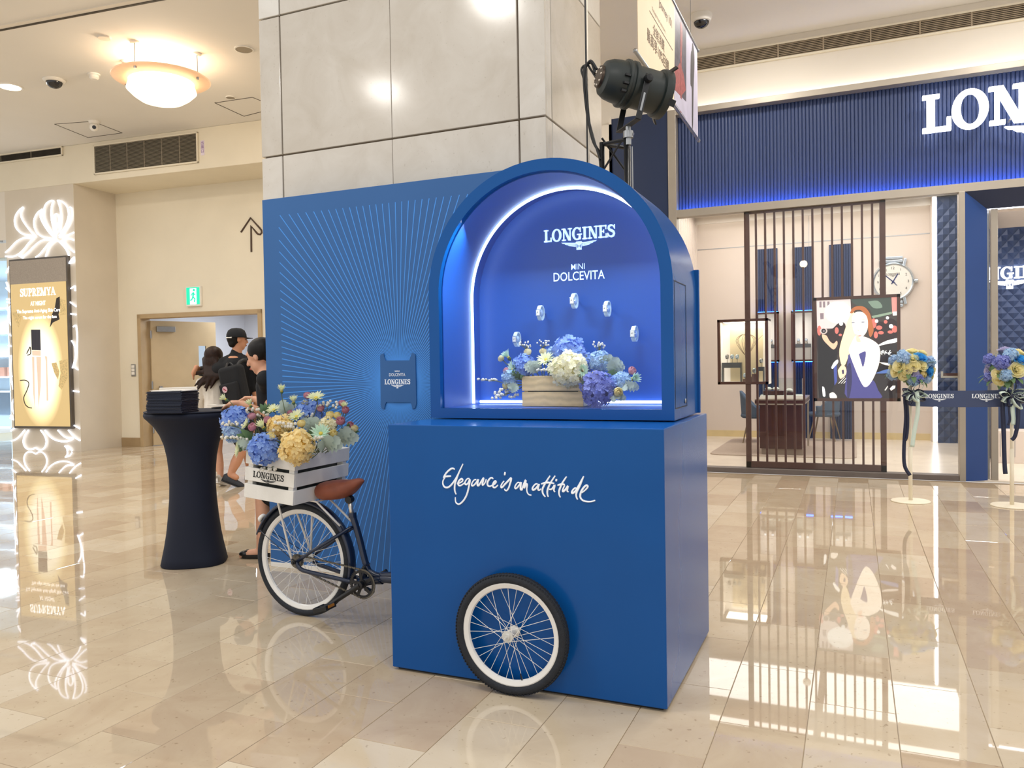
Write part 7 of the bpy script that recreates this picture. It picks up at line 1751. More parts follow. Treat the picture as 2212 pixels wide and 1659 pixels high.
for x in (190, 240, 300): pr_('photo_window', [(x, 200), (x + 30, 198), (x + 32, 280), (x + 2, 282)], em('mauve', '#8f7d86', .6))
pr_('photo_window', [(200, 360), (250, 358), (250, 440), (205, 445)], em('mauve', '#8f7d86', .6))
pr_('photo_glow', ell(450, 350, 185, 150), em('white', '#ffffff', .95))
pr_('photo_trees', smp([(620, 170), (900, 150), (1180, 140), (1190, 330), (1050, 420), (930, 400), (880, 300), (700, 250)]), em('leafgrey', '#46504a', .6))
pr_('photo_trees', smp([(860, 200), (1000, 190), (1060, 280), (940, 290)]), em('sage', '#7d8f80', .7))
pr_('photo_shopfront', [(1185, 140), (1280, 130), (1280, 350), (1195, 360)], em('salmon', '#d98f88', .8))
pr_('photo_shopfront', [(1200, 340), (1280, 335), (1280, 390), (1205, 395)], em('offwhite', '#f0e6e0', .85))
pr_('photo_awning', [(910, 400), (1190, 340), (1195, 370), (930, 430)], em('greenish', '#8ea08c', .7))
pr_('photo_crowd', smp([(160, 570), (330, 600), (480, 480), (560, 560), (520, 900), (170, 920)]), em('crowd_dark', '#37282b', .5))
pr_('photo_crowd', smp([(900, 450), (1060, 480), (1180, 430), (1280, 520), (1280, 760), (950, 820)]), em('crowd_dark', '#37282b', .5))
for x, y, rx, ry in ((940, 500, 40, 70), (1015, 560, 45, 30), (1040, 630, 40, 24), (970, 660, 28, 50), (1230, 580, 40, 50), (1170, 620, 40, 22), (1105, 480, 26, 26), (430, 600, 28, 46), (480, 660, 24, 18), (190, 600, 30, 70)):
    pr_('photo_onlooker', ell(x, y, rx, ry, 12), em('flush', '#d8756c', .75))
for x, y, r in ((1130, 425, 22), (980, 470, 24), (490, 505, 28), (1180, 540, 30), (880, 500, 22)): pr_('photo_flash', ell(x, y, r, r, 12), em('white', '#ffffff', .95))
pr_('photo_photographer', smp([(175, 700), (300, 720), (430, 860), (420, 1100), (380, 1500), (190, 1540)]), em('black', '#232026', .4))
pr_('photo_arm', smp([(225, 650), (290, 670), (330, 740), (385, 780), (430, 740), (440, 790), (390, 862), (310, 800), (240, 720)]), em('peach', '#efc0a2', .8))
pr_('photo_camera', ell(250, 605, 52, 44, 16), em('silver', '#c9b8b4', .8)); pr_('photo_camera_lens', ell(250, 605, 32, 30, 16), em('black', '#232026', .4)); pr_('photo_camera_lens', ell(252, 606, 14, 14, 12), em('mauve', '#8f7d86', .6))
pr_('photo_jeans', [(385, 1060), (430, 1050), (435, 1300), (400, 1360)], em('jeans', '#4a57a8', .7))
pr_('photo_bag', smp([(355, 1110), (390, 1040), (440, 1000), (450, 1040), (400, 1100), (370, 1130)]), em('white', '#ffffff', .95))
pr_('photo_car', [(960, 830), (1285, 780), (1290, 1550), (350, 1550), (380, 1380), (600, 1200)], em('car_dark', '#332c30', .5))
pr_('photo_car_glint', smp([(1000, 800), (1120, 740), (1280, 705), (1278, 755), (1100, 790), (1010, 815)]), em('white', '#ffffff', .95))
pr_('photo_car_glint', smp([(1010, 1035), (1150, 1050), (1260, 1070), (1258, 1090), (1100, 1075)]), em('offwhite', '#f0e6e0', .85))
pr_('photo_car_hood', smp([(960, 1190), (1100, 1140), (1280, 1110), (1280, 1160), (1100, 1190)]), em('steelblue', '#5d78b8', .7))
pr_('photo_car_lamp', [(1160, 1400), (1200, 1360), (1240, 1360), (1235, 1395), (1180, 1430)], em('offwhite', '#f0e6e0', .85)); pr_('photo_car_lamp', smp([(1090, 1420), (1130, 1365), (1135, 1375), (1105, 1425)]), em('offwhite', '#f0e6e0', .85))
pr_('photo_car_glint', smp([(230, 1370), (260, 1390), (275, 1500), (240, 1500)]), em('white', '#ffffff', .95)); pr_('photo_car_glint', smp([(330, 1470), (380, 1450), (430, 1500), (420, 1540), (340, 1530)]), em('offwhite', '#f0e6e0', .85))
for k in range(3): pr_('photo_car_glint', [(450 + 35 * k, 1330), (540 + 20 * k, 1235 + 15 * k), (546 + 20 * k, 1240 + 15 * k), (460 + 35 * k, 1332)], em('offwhite', '#f0e6e0', .85))
M_HAIRP = em('blond', '#f3dcb8', .9)
pr_('photo_hair', smp([(640, 330), (590, 440), (540, 600), (490, 760), (465, 900), (490, 1060), (540, 1080), (590, 960), (640, 800), (690, 640), (720, 420)]), M_HAIRP)
pr_('photo_hair', smp([(610, 360), (650, 290), (730, 262), (820, 280), (890, 370), (920, 490), (940, 600), (900, 690), (870, 640), (850, 480), (780, 330), (690, 320), (650, 360)]), em('auburn', '#b3693f', .75))
pr_('photo_dress', smp([(590, 930), (660, 960), (760, 1180), (860, 1300), (940, 1290), (1000, 1420), (1035, 1545), (580, 1545), (560, 1250)]), em('dress', '#4d4a8c', .7))
pr_('photo_dress_shade', smp([(570, 1100), (620, 1050), (640, 1300), (600, 1545), (575, 1545)]), em('dress_dark', '#38345f', .6))
M_SKP = em('skin_bright', '#fff1e6', .97)
pr_('photo_arm', smp([(690, 660), (830, 690), (960, 755), (1020, 830), (1030, 950), (1005, 1090), (930, 1270), (860, 1365), (800, 1368), (730, 1240), (665, 1080), (610, 930), (600, 850), (640, 760)]), M_SKP)
pr_('photo_dress', smp([(735, 925), (790, 895), (832, 895), (822, 1000), (792, 1105), (760, 1010)]), em('dress', '#4d4a8c', .7))
pr_('photo_face', smp([(640, 420), (690, 350), (780, 345), (845, 410), (862, 520), (840, 620), (770, 695), (700, 670), (655, 580)]), M_SKP)
pr_('photo_neckline', smp([(700, 640), (745, 700), (760, 760), (700, 745)]), em('blush', '#f2c9b4', .85))
pr_('photo_hand', smp([(445, 1150), (500, 1075), (555, 1110), (560, 1200), (490, 1265), (460, 1230)]), em('hand', '#f6d3b6', .85))
pr_('photo_hand_gap', smp([(500, 1150), (525, 1140), (530, 1190), (510, 1200)]), em('dress_dark', '#38345f', .6))
for x, y in ((655, 488), (790, 482)): pr_('photo_eye', smp([(x - 30, y + 4), (x, y - 8), (x + 30, y + 2), (x, y + 10)]), em('eye', '#8b8fa0', .7))
pr_('photo_eyebrow', smp([(750, 460), (800, 440), (830, 458), (795, 452)]), em('blush', '#f2c9b4', .85)); pr_('photo_eyebrow', smp([(630, 468), (660, 452), (690, 462), (660, 462)]), em('blush', '#f2c9b4', .85))
pr_('photo_lips', smp([(715, 672), (745, 662), (775, 668), (745, 684)]), em('rose', '#e79a92', .8)); pr_('photo_nose', smp([(715, 560), (728, 590), (745, 605), (722, 606)]), em('blush', '#f2c9b4', .85))
mb = MB(); lay[0] += 2
for st_ in slog[13:]:
    pts = [QP(1035 + (x - 1375) * .26, 870 + (y - 375) * .235) for x, y in st_]; y = py0 + .0088 - lay[0] * .00018
    for q4 in stroke(pts, .0045): mb.poly([(a, y, b) for a, b in q4])
obj('photo_slogan', mb, em('white', '#ffffff', .95), ph, kind='stuff')
# --- consultation table, glass case, chairs, rug
def SP(x, y, Y): return PY(x, y, Y)
TY0, TY1 = 8.80, 10.2; tzz = SP(1690, 863, TY0).z; tx0, tx1 = SP(1641, 920, TY0).x, SP(1732, 920, TY0).x
rg = MB(); rx0, rx1, ry0, ry1 = -.05, 1.93, 8.66, 11.2
rp = []
for cx_, cy_, a0 in ((rx1 - .2, ry1 - .2, 0), (rx0 + .2, ry1 - .2, 90), (rx0 + .2, ry0 + .2, 180), (rx1 - .2, ry0 + .2, 270)): rp += arcpts(cx_, cy_, .2, .2, a0, a0 + 90, 6)
rg.prism(rp, (0, 0, .0), X3, Y3, .012)
obj('rug', rg, mat('taupe_rug', '#b3a293', .95, noise=(60, .15)), None, 'taupe rug with rounded corners under the boutique table', 'rug')
ct = thing('consultation_table', ((tx0 + tx1) / 2, (TY0 + TY1) / 2, .012), 'dark brown consultation table behind the slatted screen', 'table')
M_WENGE = mat('dark_wenge', '#4a2a26', .3, noise=(7, .2))
box('pedestal', (tx0, TY0, .10), (tx1, TY0 + .7, tzz - .075), M_WENGE, ct, bevel=.003); box('pedestal_foot', (tx0 + .02, TY0 + .03, .012), (tx1 + .01, TY0 + .68, .10), mat('taupe_foot', '#9a8a7c', .5, noise=(6, .05)), ct)
box('table_top', (SP(1631, 870, TY0).x, TY0 - .04, tzz - .055), (SP(1738, 870, TY0).x, TY1, tzz - .01), M_WENGE, ct, bevel=.002)
for z in (tzz - .075, tzz - .01): box('metal_edge', (SP(1631, 870, TY0).x, TY0 - .042, z), (SP(1738, 870, TY0).x, TY1, z + .018), M_CHROME, ct)
box('leg', (tx1 + .0, TY1 - .05, .012), (tx1 + .03, TY1 - .02, tzz - .07), M_CHROME, ct); box('leg', (tx0 - .03, TY1 - .05, .012), (tx0, TY1 - .02, tzz - .07), M_CHROME, ct)
gc = thing('glass_showcase', ((tx0 + tx1) / 2, TY0 + .25, tzz + .008), 'glass showcase with watch cushions on the consultation table', 'showcase')
gx0, gx1, gz1 = SP(1641, 840, TY0).x, SP(1734, 840, TY0).x, SP(1690, 818, TY0).z
box('showcase_base', (gx0, TY0 + .02, tzz + .008), (gx1, TY0 + .5, tzz + .055), M_WHITE, gc, bevel=.004)
glass_mat('showcase_glass', (.93, .98, .97), .9)
box('showcase_glass', (gx0 + .01, TY0 + .03, tzz + .055), (gx1 - .01, TY0 + .49, gz1), MATS['showcase_glass'], gc)
for i, (xa, xb, z_, h_, lab) in enumerate(((1650, 1693, 0, .06, 'long dark watch tray'), (1700, 1714, 0, .04, 'small brown watch tray'))):
    box('watch_tray', (SP(xa, 840, TY0 + .2).x, TY0 + .12, tzz + .056), (SP(xb, 840, TY0 + .2).x, TY0 + .3, tzz + .056 + h_), M_WENGE, None, label=lab + ' inside the glass showcase', cat='tray', bevel=.003)
for i, (x, z_) in enumerate(((1660, .06), (1676, .06), (1705, .04))):
    c = SP(x, 840, TY0 + .2); c.z = tzz + .056 + z_
    obj('watch_cushion', MB().sphere(c + Vector((0, 0, .028)), .05, 12, 8, (1, .7, .55)), M_WHITE, None, ('left', 'middle', 'right')[i] + ' white watch cushion in the glass showcase', 'cushion', smooth=True)
M_CHAIR = mat('slate_blue_velvet', '#4d6076', .8, noise=(12, .1))
def shell_chair(px, py, fwd, lab):
    c = PZ(px, py); c.z = .012; t = thing('shell_chair', c, lab, 'chair', 'chairs at the consultation table'); f = Vector(fwd).normalized(); r = Vector((f.y, -f.x, 0)); M = Matrix((r, f, Z3)).transposed()
    mb = MB(); vs = []; NU, NV = 12, 7
    for i in range(NV + 1):
        v = i / NV
        for j in range(NU + 1):
            a = math.radians(-35 - 110 * 1 + (250) * (j / NU)) if False else math.radians(160 + 220 * j / NU)
            hgt = .43 + (.42 * (.35 + .65 * max(0, -math.sin(a)))) * v; rr = .245 + .03 * v
            vs.append(c + M @ Vector((rr * math.cos(a), rr * math.sin(a) * .95, hgt)))
    W = NU + 1; mb.add(vs, [(i * W + j, i * W + j + 1, (i + 1) * W + j + 1, (i + 1) * W + j) for i in range(NV) for j in range(NU)])
    o = obj('backrest', mb, M_CHAIR, t, smooth=True); so = o.modifiers.new('t', 'SOLIDIFY'); so.thickness = .035
    obj('seat', MB().lathe([(0, .40), (.22, .40), (.25, .43), (.24, .47), (0, .48)], 24, c), M_CHAIR, t, smooth=True)
    for sx in (-1, 1):
        for sy in (-1, 1): obj('leg', MB().tube([c + M @ Vector((sx * .13, sy * .12, .41)), c + M @ Vector((sx * .23, sy * .21, 0))], [.014, .009], 8), mat('chair_leg_bronze', '#8d7b63', .4, .5, noise=(9, .05)), t)
shell_chair(1634, 956, (1, .1, 0), 'slate blue shell chair on the left of the consultation table')
shell_chair(1781, 952, (-1, .15, 0), 'slate blue shell chair on the right of the consultation table')
# --- entrance portal
pt = thing('entrance_portal', (4.4, 6.9, 0), 'navy splayed portal of the boutique entrance', 'portal', kind='structure')
PXa, PXb, PYa, PYb, PZa, PZb = XM1, 3.245, SY, 7.02, 3.145, 2.965
mb = MB(); mb.add([(PXa, PYa, 0), (PXb, PYb, 0), (PXb, PYb, PZb), (PXa, PYa, PZa), (PXa, PYb + .02, 0), (PXb - .001, PYb + .02, 0), (PXa, PYb + .02, PZa)], [(0, 1, 2, 3)]); obj('splayed_jamb', mb, M_NAVYR, pt)
mb = MB(); mb.poly([(PXa, PYa, PZa), (PXb, PYb, PZb), (6.3, PYb, PZb), (6.5, PYa, PZa)]); obj('splayed_soffit', mb, M_NAVYP, pt)
box('portal_light', (PXb, PYb + .03, PZb - .004), (6.3, PYb + .06, PZb + .01), M_TLED, pt)
box('header_fill', (PXb, PYb + .07, PZb), (6.5, 7.3, 3.9), M_STWALL, pt)
gpx0, gpx1 = PY(2140.5, 700, 7.06).x, PY(2155.5, 700, 7.06).x
box('door_post', (gpx0, 7.04, 0), (gpx1, 7.12, PZb), M_FRAME, pt, bevel=.004)
box('door_frame', (PXb - .02, 7.13, 0), (PXb + .035, 7.16, PZb), M_GREYMETAL, pt)
obj('pull_handle', MB().tube([(PXb + .01, 7.03, .95), (gpx0 + .02, 7.03, .95)], .012, 8), M_CHROME, pt)
box('glass_door_pane', (PXb + .035, 7.14, .02), (gpx0, 7.15, PZb), MATS['shop_window_glass'], pt)
q = PY(2043, 813, 7.02)
hd = thing('door_handle_bar', (q.x, 7.0, q.z), 'bronze and steel push handle seen against the narrow quilted panel', 'handle')
a, b = PY(2037, 806, 7.03), PY(2073, 812, 7.03)
box('handle_plate', (a.x, 7.02, b.z), (b.x, 7.04, a.z), M_BRONZE, hd); box('handle_edge', (a.x, 7.01, b.z - .02), (b.x, 7.045, b.z), M_CHROME, hd); box('handle_edge', (a.x - .02, 7.01, b.z - .02), (a.x, 7.045, a.z + .02), M_CHROME, hd)
obj('handle_arm', MB().tube([(b.x, 7.03, (a.z + b.z) / 2), (b.x + .02, 7.0, (a.z + b.z) / 2)], .01, 8), M_CHROME, hd)
EY = 9.2
ew = thing('quilted_entrance_wall', (4.2, EY, 0), 'quilted navy wall with white brand letters inside the entrance', 'wall panel', kind='structure')
ex0, ex1 = PY(2100, 700, EY).x, 6.4
mb = MB(); quilt(mb, ex0, ex1, .9, 3.05, EY, .135, .158, .028); mb.box(ex0, EY + .001, 0, ex1, EY + .1, 3.05); obj('quilted_face', mb, M_QUILT, ew)
a, b = PY(2176, 602, EY - .06), PY(2176, 576, EY - .06)
s2_ = thing('entrance_brand_sign', (a.x + .1, EY - .03, a.z - .15), 'white backlit brand letters on the quilted entrance wall', 'sign')
h2 = b.z - a.z; kx = .95; W2_ = serif_width('LONGINES', 0.02) * h2 * kx; gx = sum(GL[c][1] + .02 for c in 'LON') * h2 * kx + .5 * h2 * kx; xx = a.x - gx; xs_ = xx
for ch in 'LONGINES':
    ps, adv = GL[ch]; mb = MB()
    for p in ps:
        ar = sum(p[i][0] * p[(i + 1) % len(p)][1] - p[(i + 1) % len(p)][0] * p[i][1] for i in range(len(p))); q = p if ar > 0 else p[::-1]
        mb.prism([(u * h2 * kx, v * h2) for u, v in q], (xx, EY - .03, a.z), X3, Z3, .03)
    obj('letter', mb, M_SIGN, s2_); xx += (adv + .02) * h2 * kx
mb = MB(); wing_logo(mb, ((xs_ + xx) / 2, EY - .03, a.z - .015), X3, Z3, W2_ * .5, .03); obj('winged_logo', mb, M_SIGN, s2_)
qc = PY(2170, 931, 8.7)
rc = thing('reception_counter', (4.3, 8.8, 0), 'cream panelled reception counter inside the entrance', 'counter')
box('counter_body', (PY(2150, 960, 8.7).x, 8.7, 0), (6.0, 9.1, qc.z), M_STWALL, rc, bevel=.004)
for i in range(7): box('panel_groove', (PY(2160, 960, 8.7).x + .16 * i, 8.697, .08), (PY(2160, 960, 8.7).x + .16 * i + .006, 8.7, qc.z - .03), M_GREYMETAL, rc)
# ================================================================== flower stands, ribbon barrier
M_IVORY = mat('ivory_metal', '#eee4cd', .45, noise=(6, .03)); M_RIBN = mat('navy_satin', '#1c2340', .35, noise=(12, .1)); M_RIBM = mat('mint_satin', '#cfe0d6', .35, noise=(12, .05)); M_BELT = mat('slate_ribbon', '#3d4a6e', .6, noise=(6, .05))
def ribbon(name, pts, wd, mt, par, side=None):
    P = smooth_path(pts, 5); a = []; b = []
    for i, p in enumerate(P):
        t = (P[min(len(P) - 1, i + 1)] - P[max(0, i - 1)]).normalized(); s_ = Vector(side) if side is not None else t.cross(Vector((0, -1, 0)))
        s_ = s_ - t * s_.dot(t); s_.normalize(); a.append(p - s_ * wd / 2); b.append(p + s_ * wd / 2)
    o = obj(name, MB().strip(a, b), mt, par, smooth=True); so = o.modifiers.new('t', 'SOLIDIFY'); so.thickness = .0015; return o
FSY = [PZ(1967, 1083), PZ(2186, 1093)]
bqc = [PY(1967, 796, FSY[0].y), PY(2176, 798, FSY[1].y)]
sides = ['left', 'right']
for k in range(2):
    b = FSY[k]; c = bqc[k]; sd = sides[k]
    st_ = thing('flower_stand', (b.x, b.y, 0), 'slim ivory flower stand with round foot, %s of the two' % sd, 'stand')
    obj('foot', MB().lathe([(0, 0), (.170, 0), (.172, .006), (.165, .011), (.02, .013), (0, .013)], 40, b), M_IVORY, st_, autos=.5)
    obj('pole', MB().tube([(b.x, b.y, .01), (b.x, b.y, c.z - .12)], .0145, 14), M_IVORY, st_, smooth=True)
    obj('pole_sleeve', MB().tube([(b.x, b.y, .01), (b.x, b.y, .52)], .0175, 14), M_IVORY, st_, smooth=True)
    R = .175
    bq = thing('bouquet', c - Vector((0, 0, .16)), 'round bouquet of azure and yellow roses on the %s flower stand' % sd, 'bouquet')
    obj('moss_ball', MB().sphere(c - Vector((0, 0, .02)), R * .80, 16, 10, (1.08, 1.0, .82)), MF['green'], bq, smooth=True)
    obj('bouquet_handle', MB().tube([c - Vector((0, 0, .16)), c - Vector((0, 0, .1))], [.03, .06], 12), MF['green'], bq)
    def bp(x, y):   # photo offset in px from the ball centre, on the front of the ball
        u = x / 230.; v = -y / 230.; w_ = math.sqrt(max(.0, 1 - (u / (R * 1.15)) ** 2 - (v / R) ** 2)) * R * .9
        d = RT * u + Vector((0, 0, v)) - Vector((FW.x, FW.y, 0)) * w_; return c + d, d.normalized()
    if k == 0:
        rl = [('rose', 'azure', 8, -24, .052), ('rose', 'azure', 26, 4, .052), ('rose', 'lemon', -36, -6, .048), ('rose', 'lemon', -10, -22, .042), ('rose', 'lemon', -10, -4, .044), ('rose', 'lemon', 8, -6, .046), ('rose', 'lemon', -24, 4, .044), ('rose', 'lemon', -2, -38, .042), ('rose', 'lemon', 22, -34, .042), ('bud', 'bud', 10, 12, .034), ('rose', 'lemon', -28, 16, .04), ('rose', 'lemon', 40, 2, .04), ('rose', 'lilac', -14, 12, .050), ('hydrangea', 'pale', -26, -22, .062), ('hydrangea', 'pale', 28, -14, .055), ('hydrangea', 'violet', 0, 20, .044), ('hydrangea', 'pale', 22, 22, .04), ('rose', 'lemon', 40, 18, .038), ('rose', 'lemon', -42, 8, .038), ('hydrangea', 'pale', -8, 26, .05)]
    else:
        rl = [('rose', 'azure', 8, -20, .056), ('rose', 'azure', 26, 2, .058), ('rose', 'lemon', -2, 0, .062), ('rose', 'lemon', -34, 8, .044), ('rose', 'lemon', -30, 22, .044), ('rose', 'lemon', 18, -36, .050), ('bud', 'bud', 2, -32, .04), ('rose', 'lemon', 40, 14, .046), ('hydrangea', 'violet', -28, -14, .066), ('hydrangea', 'pale', -8, -30, .06), ('hydrangea', 'pale', -22, 12, .055), ('hydrangea', 'violet', 10, 20, .048), ('rose', 'lilac', -6, -42, .046), ('rose', 'lilac', 36, -26, .046), ('rose', 'lemon', 44, -8, .044), ('rose', 'lemon', 24, 22, .04)]
    for kind, col, x, y, r in rl:
        r *= 1.2 if kind == 'rose' else 1.0
        p, d = bp(x, y); B = basis((d + Vector((0, 0, .2))).normalized(), (rf.random(), rf.random(), .2))
        nm = {'rose': col + '_rose', 'bud': 'rose_bud', 'hydrangea': col + '_hydrangea'}[kind]
        inst(nm, fmesh(kind, col), TRS(p, B, r), bq)
        if kind == 'hydrangea': inst('hydrangea_core', fmesh('core', CORE[col]), TRS(p, B, r * .9), bq)
    for i in range(26):    # roses and hydrangea round the back of the ball
        a = i * 2.4; z = rf.uniform(-.5, .8); q = math.sqrt(1 - z * z); d = Vector((q * math.cos(a), q * math.sin(a), z))
        if d.dot(FW) < -.1: continue
        kind, col = rf.choice([('rose', 'lemon'), ('hydrangea', 'pale'), ('rose', 'lilac'), ('hydrangea', 'violet')])
        inst(col + '_' + kind, fmesh(kind, col), TRS(c + d * R * .95, basis(d), .05), bq)
    for i in range(16):
        a = i * 2.399; z = rf.uniform(-.75, .2); q = math.sqrt(1 - z * z); d = Vector((q * math.cos(a), q * math.sin(a), z))
        y = (d + Vector((0, 0, rf.uniform(-.5, .3)))).normalized(); x = y.cross(Vector((0, 0, 1))).normalized()
        inst('leaf', fmesh('leaf', 'green'), TRS(c + d * R * .8, Matrix((x, y, x.cross(y))).transposed(), rf.uniform(.09, .13)), bq)
    if k == 1:
        for e in ((2145, 768), (2126, 790), (2138, 772)): obj('grass_blade', MB().tube(smooth_path([c + RT * -.1, PY((e[0] + 2165) / 2, e[1] - 4, c.y - .05), PY(e[0], e[1], c.y - .02)], 4), [.004, .004, .003, .003, .003, .002, .002, .001, .0006], 4), MF['silver'], bq)
    else:
        for e in ((2016, 784), (2010, 768), (1918, 812)): obj('grass_blade', MB().tube([c + RT * (.1 if e[0] > 1967 else -.1), PY(e[0], e[1], c.y - .02)], [.003, .001], 4), MF['silver'], bq)
    # bow with tails
    bw = thing('ribbon_bow', c - Vector((0, .05, .24)), 'navy and mint satin bow with long tails under the %s bouquet' % sd, 'bow')
    o_ = c - Vector((0, .10, .235))
    rb2 = random.Random(4 + k)
    for i in range(13):
        a = 2 * PI * i / 13 + rb2.uniform(-.2, .2); L_ = rb2.uniform(.09, .15); dv = RT * math.cos(a) + Vector((0, 0, math.sin(a) * .62)) - FW * rb2.uniform(.1, .5); dv.normalize()
        sdv = dv.cross(FW).normalized()
        ribbon('bow_loop', [o_, o_ + dv * L_ * .55 + sdv * .028, o_ + dv * L_ - FW * .02, o_ + dv * L_ * .5 - sdv * .022 - FW * .03, o_ - FW * .01], .034, M_RIBN if i % 2 else M_RIBM, bw, FW.cross(dv) * .4 + FW)
    obj('bow_knot', MB().sphere(o_ - FW * .02, .026, 12, 8), M_RIBN, bw, smooth=True)
    y_ = c.y - .11
    T = (lambda L: [PY(x, y, y_) for x, y in L])
    if k == 0: tl = [('n', [(1955, 845), (1957, 900), (1953, 960), (1954, 1005), (1966, 1027)], .032), ('n', [(1960, 850), (1962, 905), (1960, 940), (1956, 952)], .018), ('m', [(1980, 848), (1982, 890), (1975, 930), (1970, 965)], .036)]
    else: tl = [('n', [(2166, 852), (2168, 930), (2170, 1000), (2172, 1024)], .036), ('m', [(2183, 850), (2186, 890), (2190, 918)], .044), ('n', [(2196, 855), (2198, 905), (2192, 940), (2184, 950)], .032), ('n', [(2178, 880), (2180, 905), (2176, 918)], .02)]
    for j, (cc, L_, wd) in enumerate(tl):
        tail = T(L_); tail = [p + Vector((0, -.012 * j, 0)) for p in tail]
        ribbon('bow_tail', [o_ - FW * .01] + tail, wd, M_RIBN if cc == 'n' else M_RIBM, bw, X3)
za, zb = PY(2050, 842, FSY[0].y).z, PY(2050, 877.5, FSY[0].y).z
def strip_between(a, b, z0, z1, lab):
    t = thing('ribbon_barrier', ((a.x + b.x) / 2, (a.y + b.y) / 2, z0), lab, 'ribbon')
    A, B = Vector((a.x, a.y, 0)), Vector((b.x, b.y, 0)); u = (B - A).normalized(); nrm = Vector((u.y, -u.x, 0)); P = []; Q = []
    n = 12
    for i in range(n + 1):
        s_ = i / n; p = A + (B - A) * s_; sag = -.008 * math.sin(PI * s_); P.append(p + Vector((0, 0, z0 + sag))); Q.append(p + Vector((0, 0, z1 + sag)))
    o = obj('ribbon', MB().strip(P, Q), M_BELT, t); so = o.modifiers.new('t', 'SOLIDIFY'); so.thickness = .002; so.offset = 0
    return t, A, u, nrm
pts_ = [FSY[0] - Vector((0, .018, 0)), FSY[1] - Vector((0, .018, 0)), FSY[1] + (FSY[1] - FSY[0]) * 1.0 - Vector((0, .018, 0))]
for k in range(2):
    t, A, u, nrm = strip_between(pts_[k], pts_[k + 1], zb, za, ('slate blue brand ribbon stretched between the two flower stands', 'slate blue brand ribbon leading right from the right flower stand')[k])
    for px in ((2029, 2131) if k == 0 else (2219, 2300)):
        q = PY(px, 860, A.y); mb = MB(); brand(mb, Vector((q.x, A.y - .0016, zb + (za - zb) * .5)), X3, Z3, .235, .0008)
        obj('brand_lettering', mb, M_LETTER, t)

# ================================================================== spotlight tower and hanging banner
TYR = 1.62
trs = thing('truss_tower', (PY(1330, 350, TYR).x, TYR, 0), 'black lattice truss tower rising behind the arched showcase', 'truss')
xa, xb = PY(1303, 350, TYR).x, PY(1358, 350, TYR).x; zt_ = PY(1330, 306, TYR).z
ch_ = [(xa, TYR - .02), (xb, TYR - .05), ((xa + xb) / 2 + .04, TYR + .14)]
for x, y in ch_: obj('chord', MB().tube([(x, y, .01), (x, y, zt_)], .0155, 12), M_BLACK, trs, smooth=True)
obj('base_plate', MB().box(xa - .12, TYR - .18, 0, xb + .12, TYR + .26, .012), M_BLACK, trs)
for i in range(11):
    z = .2 + i * .23
    for a in range(3):
        p, q = ch_[a], ch_[(a + 1) % 3]
        if i % 2: p, q = q, p
        obj('brace', MB().tube([(p[0], p[1], z), (q[0], q[1], z + .2)], .0065, 8), M_BLACK, trs)
for a in range(3): p, q = ch_[a], ch_[(a + 1) % 3]; obj('top_tie', MB().tube([(p[0], p[1], zt_ - .01), (q[0], q[1], zt_ - .01)], .011, 8), M_BLACK, trs)
for x, y in ch_[1:2]: obj('drop_wire', MB().tube([(xb + .03, TYR - .03, zt_ - .05), (xb + .032, TYR - .03, 1.6)], .004, 6), M_GREYMETAL, trs)
def Lp(x, y, dy=0.): return PY(x, y, TYR - .05 + dy)
spt = thing('stage_spotlight', Lp(1357, 285), 'black can spotlight with yoke clamped on top of the truss tower', 'spotlight')
obj('clamp', MB().lathe([(0, -.06), (.018, -.06), (.018, -.02), (.030, -.02), (.030, .02), (.016, .025), (.016, .05), (0, .05)], 14, Lp(1357, 291)), M_GREYMETAL, spt, autos=.5)
obj('clamp_bolt', MB().tube([Lp(1357, 289), Lp(1369, 290)], .009, 8), M_GREYMETAL, spt)
A1, A2 = Lp(1296, 166, -.10), Lp(1434, 206, .16)
ax = (A2 - A1).normalized(); Lc = (A2 - A1).length; RBs = basis(ax)
KS = 1.17
prof = [(.0, .0), (.055, .004), (.083, .02), (.098, .055), (.104, .10), (.106, .135), (.118, .14), (.118, .155), (.110, .160), (.110, .175), (.118, .18), (.118, .20), (.104, .205), (.104, Lc - .05), (.118, Lc - .045), (.122, Lc - .02), (.122, Lc), (.106, Lc), (.100, Lc - .06), (.0, Lc - .07)]
obj('can_body', MB().lathe([(r * KS, z) for r, z in prof], 32, A1, RBs), mat('spot_black', '#17211f', .45, spec=.6, noise=(8, .1)), spt, autos=.5)
obj('rear_plate', MB().lathe([(0, -.012), (.062, -.010), (.066, .004), (0, .006)], 24, A1, RBs), mat('rear_plate_bronze', '#4a3d33', .35, .6, noise=(60, .4)), spt, autos=.5)
for i in range(8): a = 2 * PI * i / 8; obj('plate_screw', MB().sphere(A1 + RBs @ Vector((.05 * math.cos(a), .05 * math.sin(a), -.012)), .007, 8, 6), M_CHROME, spt, smooth=True)
pv = A1 + ax * Lc * .57; sdx = RBs @ Vector((1, 0, 0)); side = ax.cross(Z3).normalized(); dn = Lp(1357, 272)
yk = []
for sg in (-1, 1):
    top = pv + side * sg * .145; bot = Vector((dn.x, dn.y, dn.z)) + side * sg * .135
    obj('yoke_arm', MB().bar(top + (top - bot).normalized() * .03, bot, .035, .008, side), M_BLACK, spt, bevel=.002); yk.append(bot)
    obj('yoke_knob', MB().lathe([(0, -.02), (.024, -.02), (.026, 0), (.02, .02), (0, .022)], 12, top + side * sg * .012, basis(side * sg)), M_BLACK, spt, autos=.5)
obj('yoke_base', MB().bar(yk[0], yk[1], .04, .008, Z3), M_BLACK, spt, bevel=.002)
obj('yoke_label', MB().bar(pv + side * .151 + (yk[1] - pv - side * .145) * .35, pv + side * .151 + (yk[1] - pv - side * .145) * .8, .012, .002, side), M_GREYMETAL, spt)
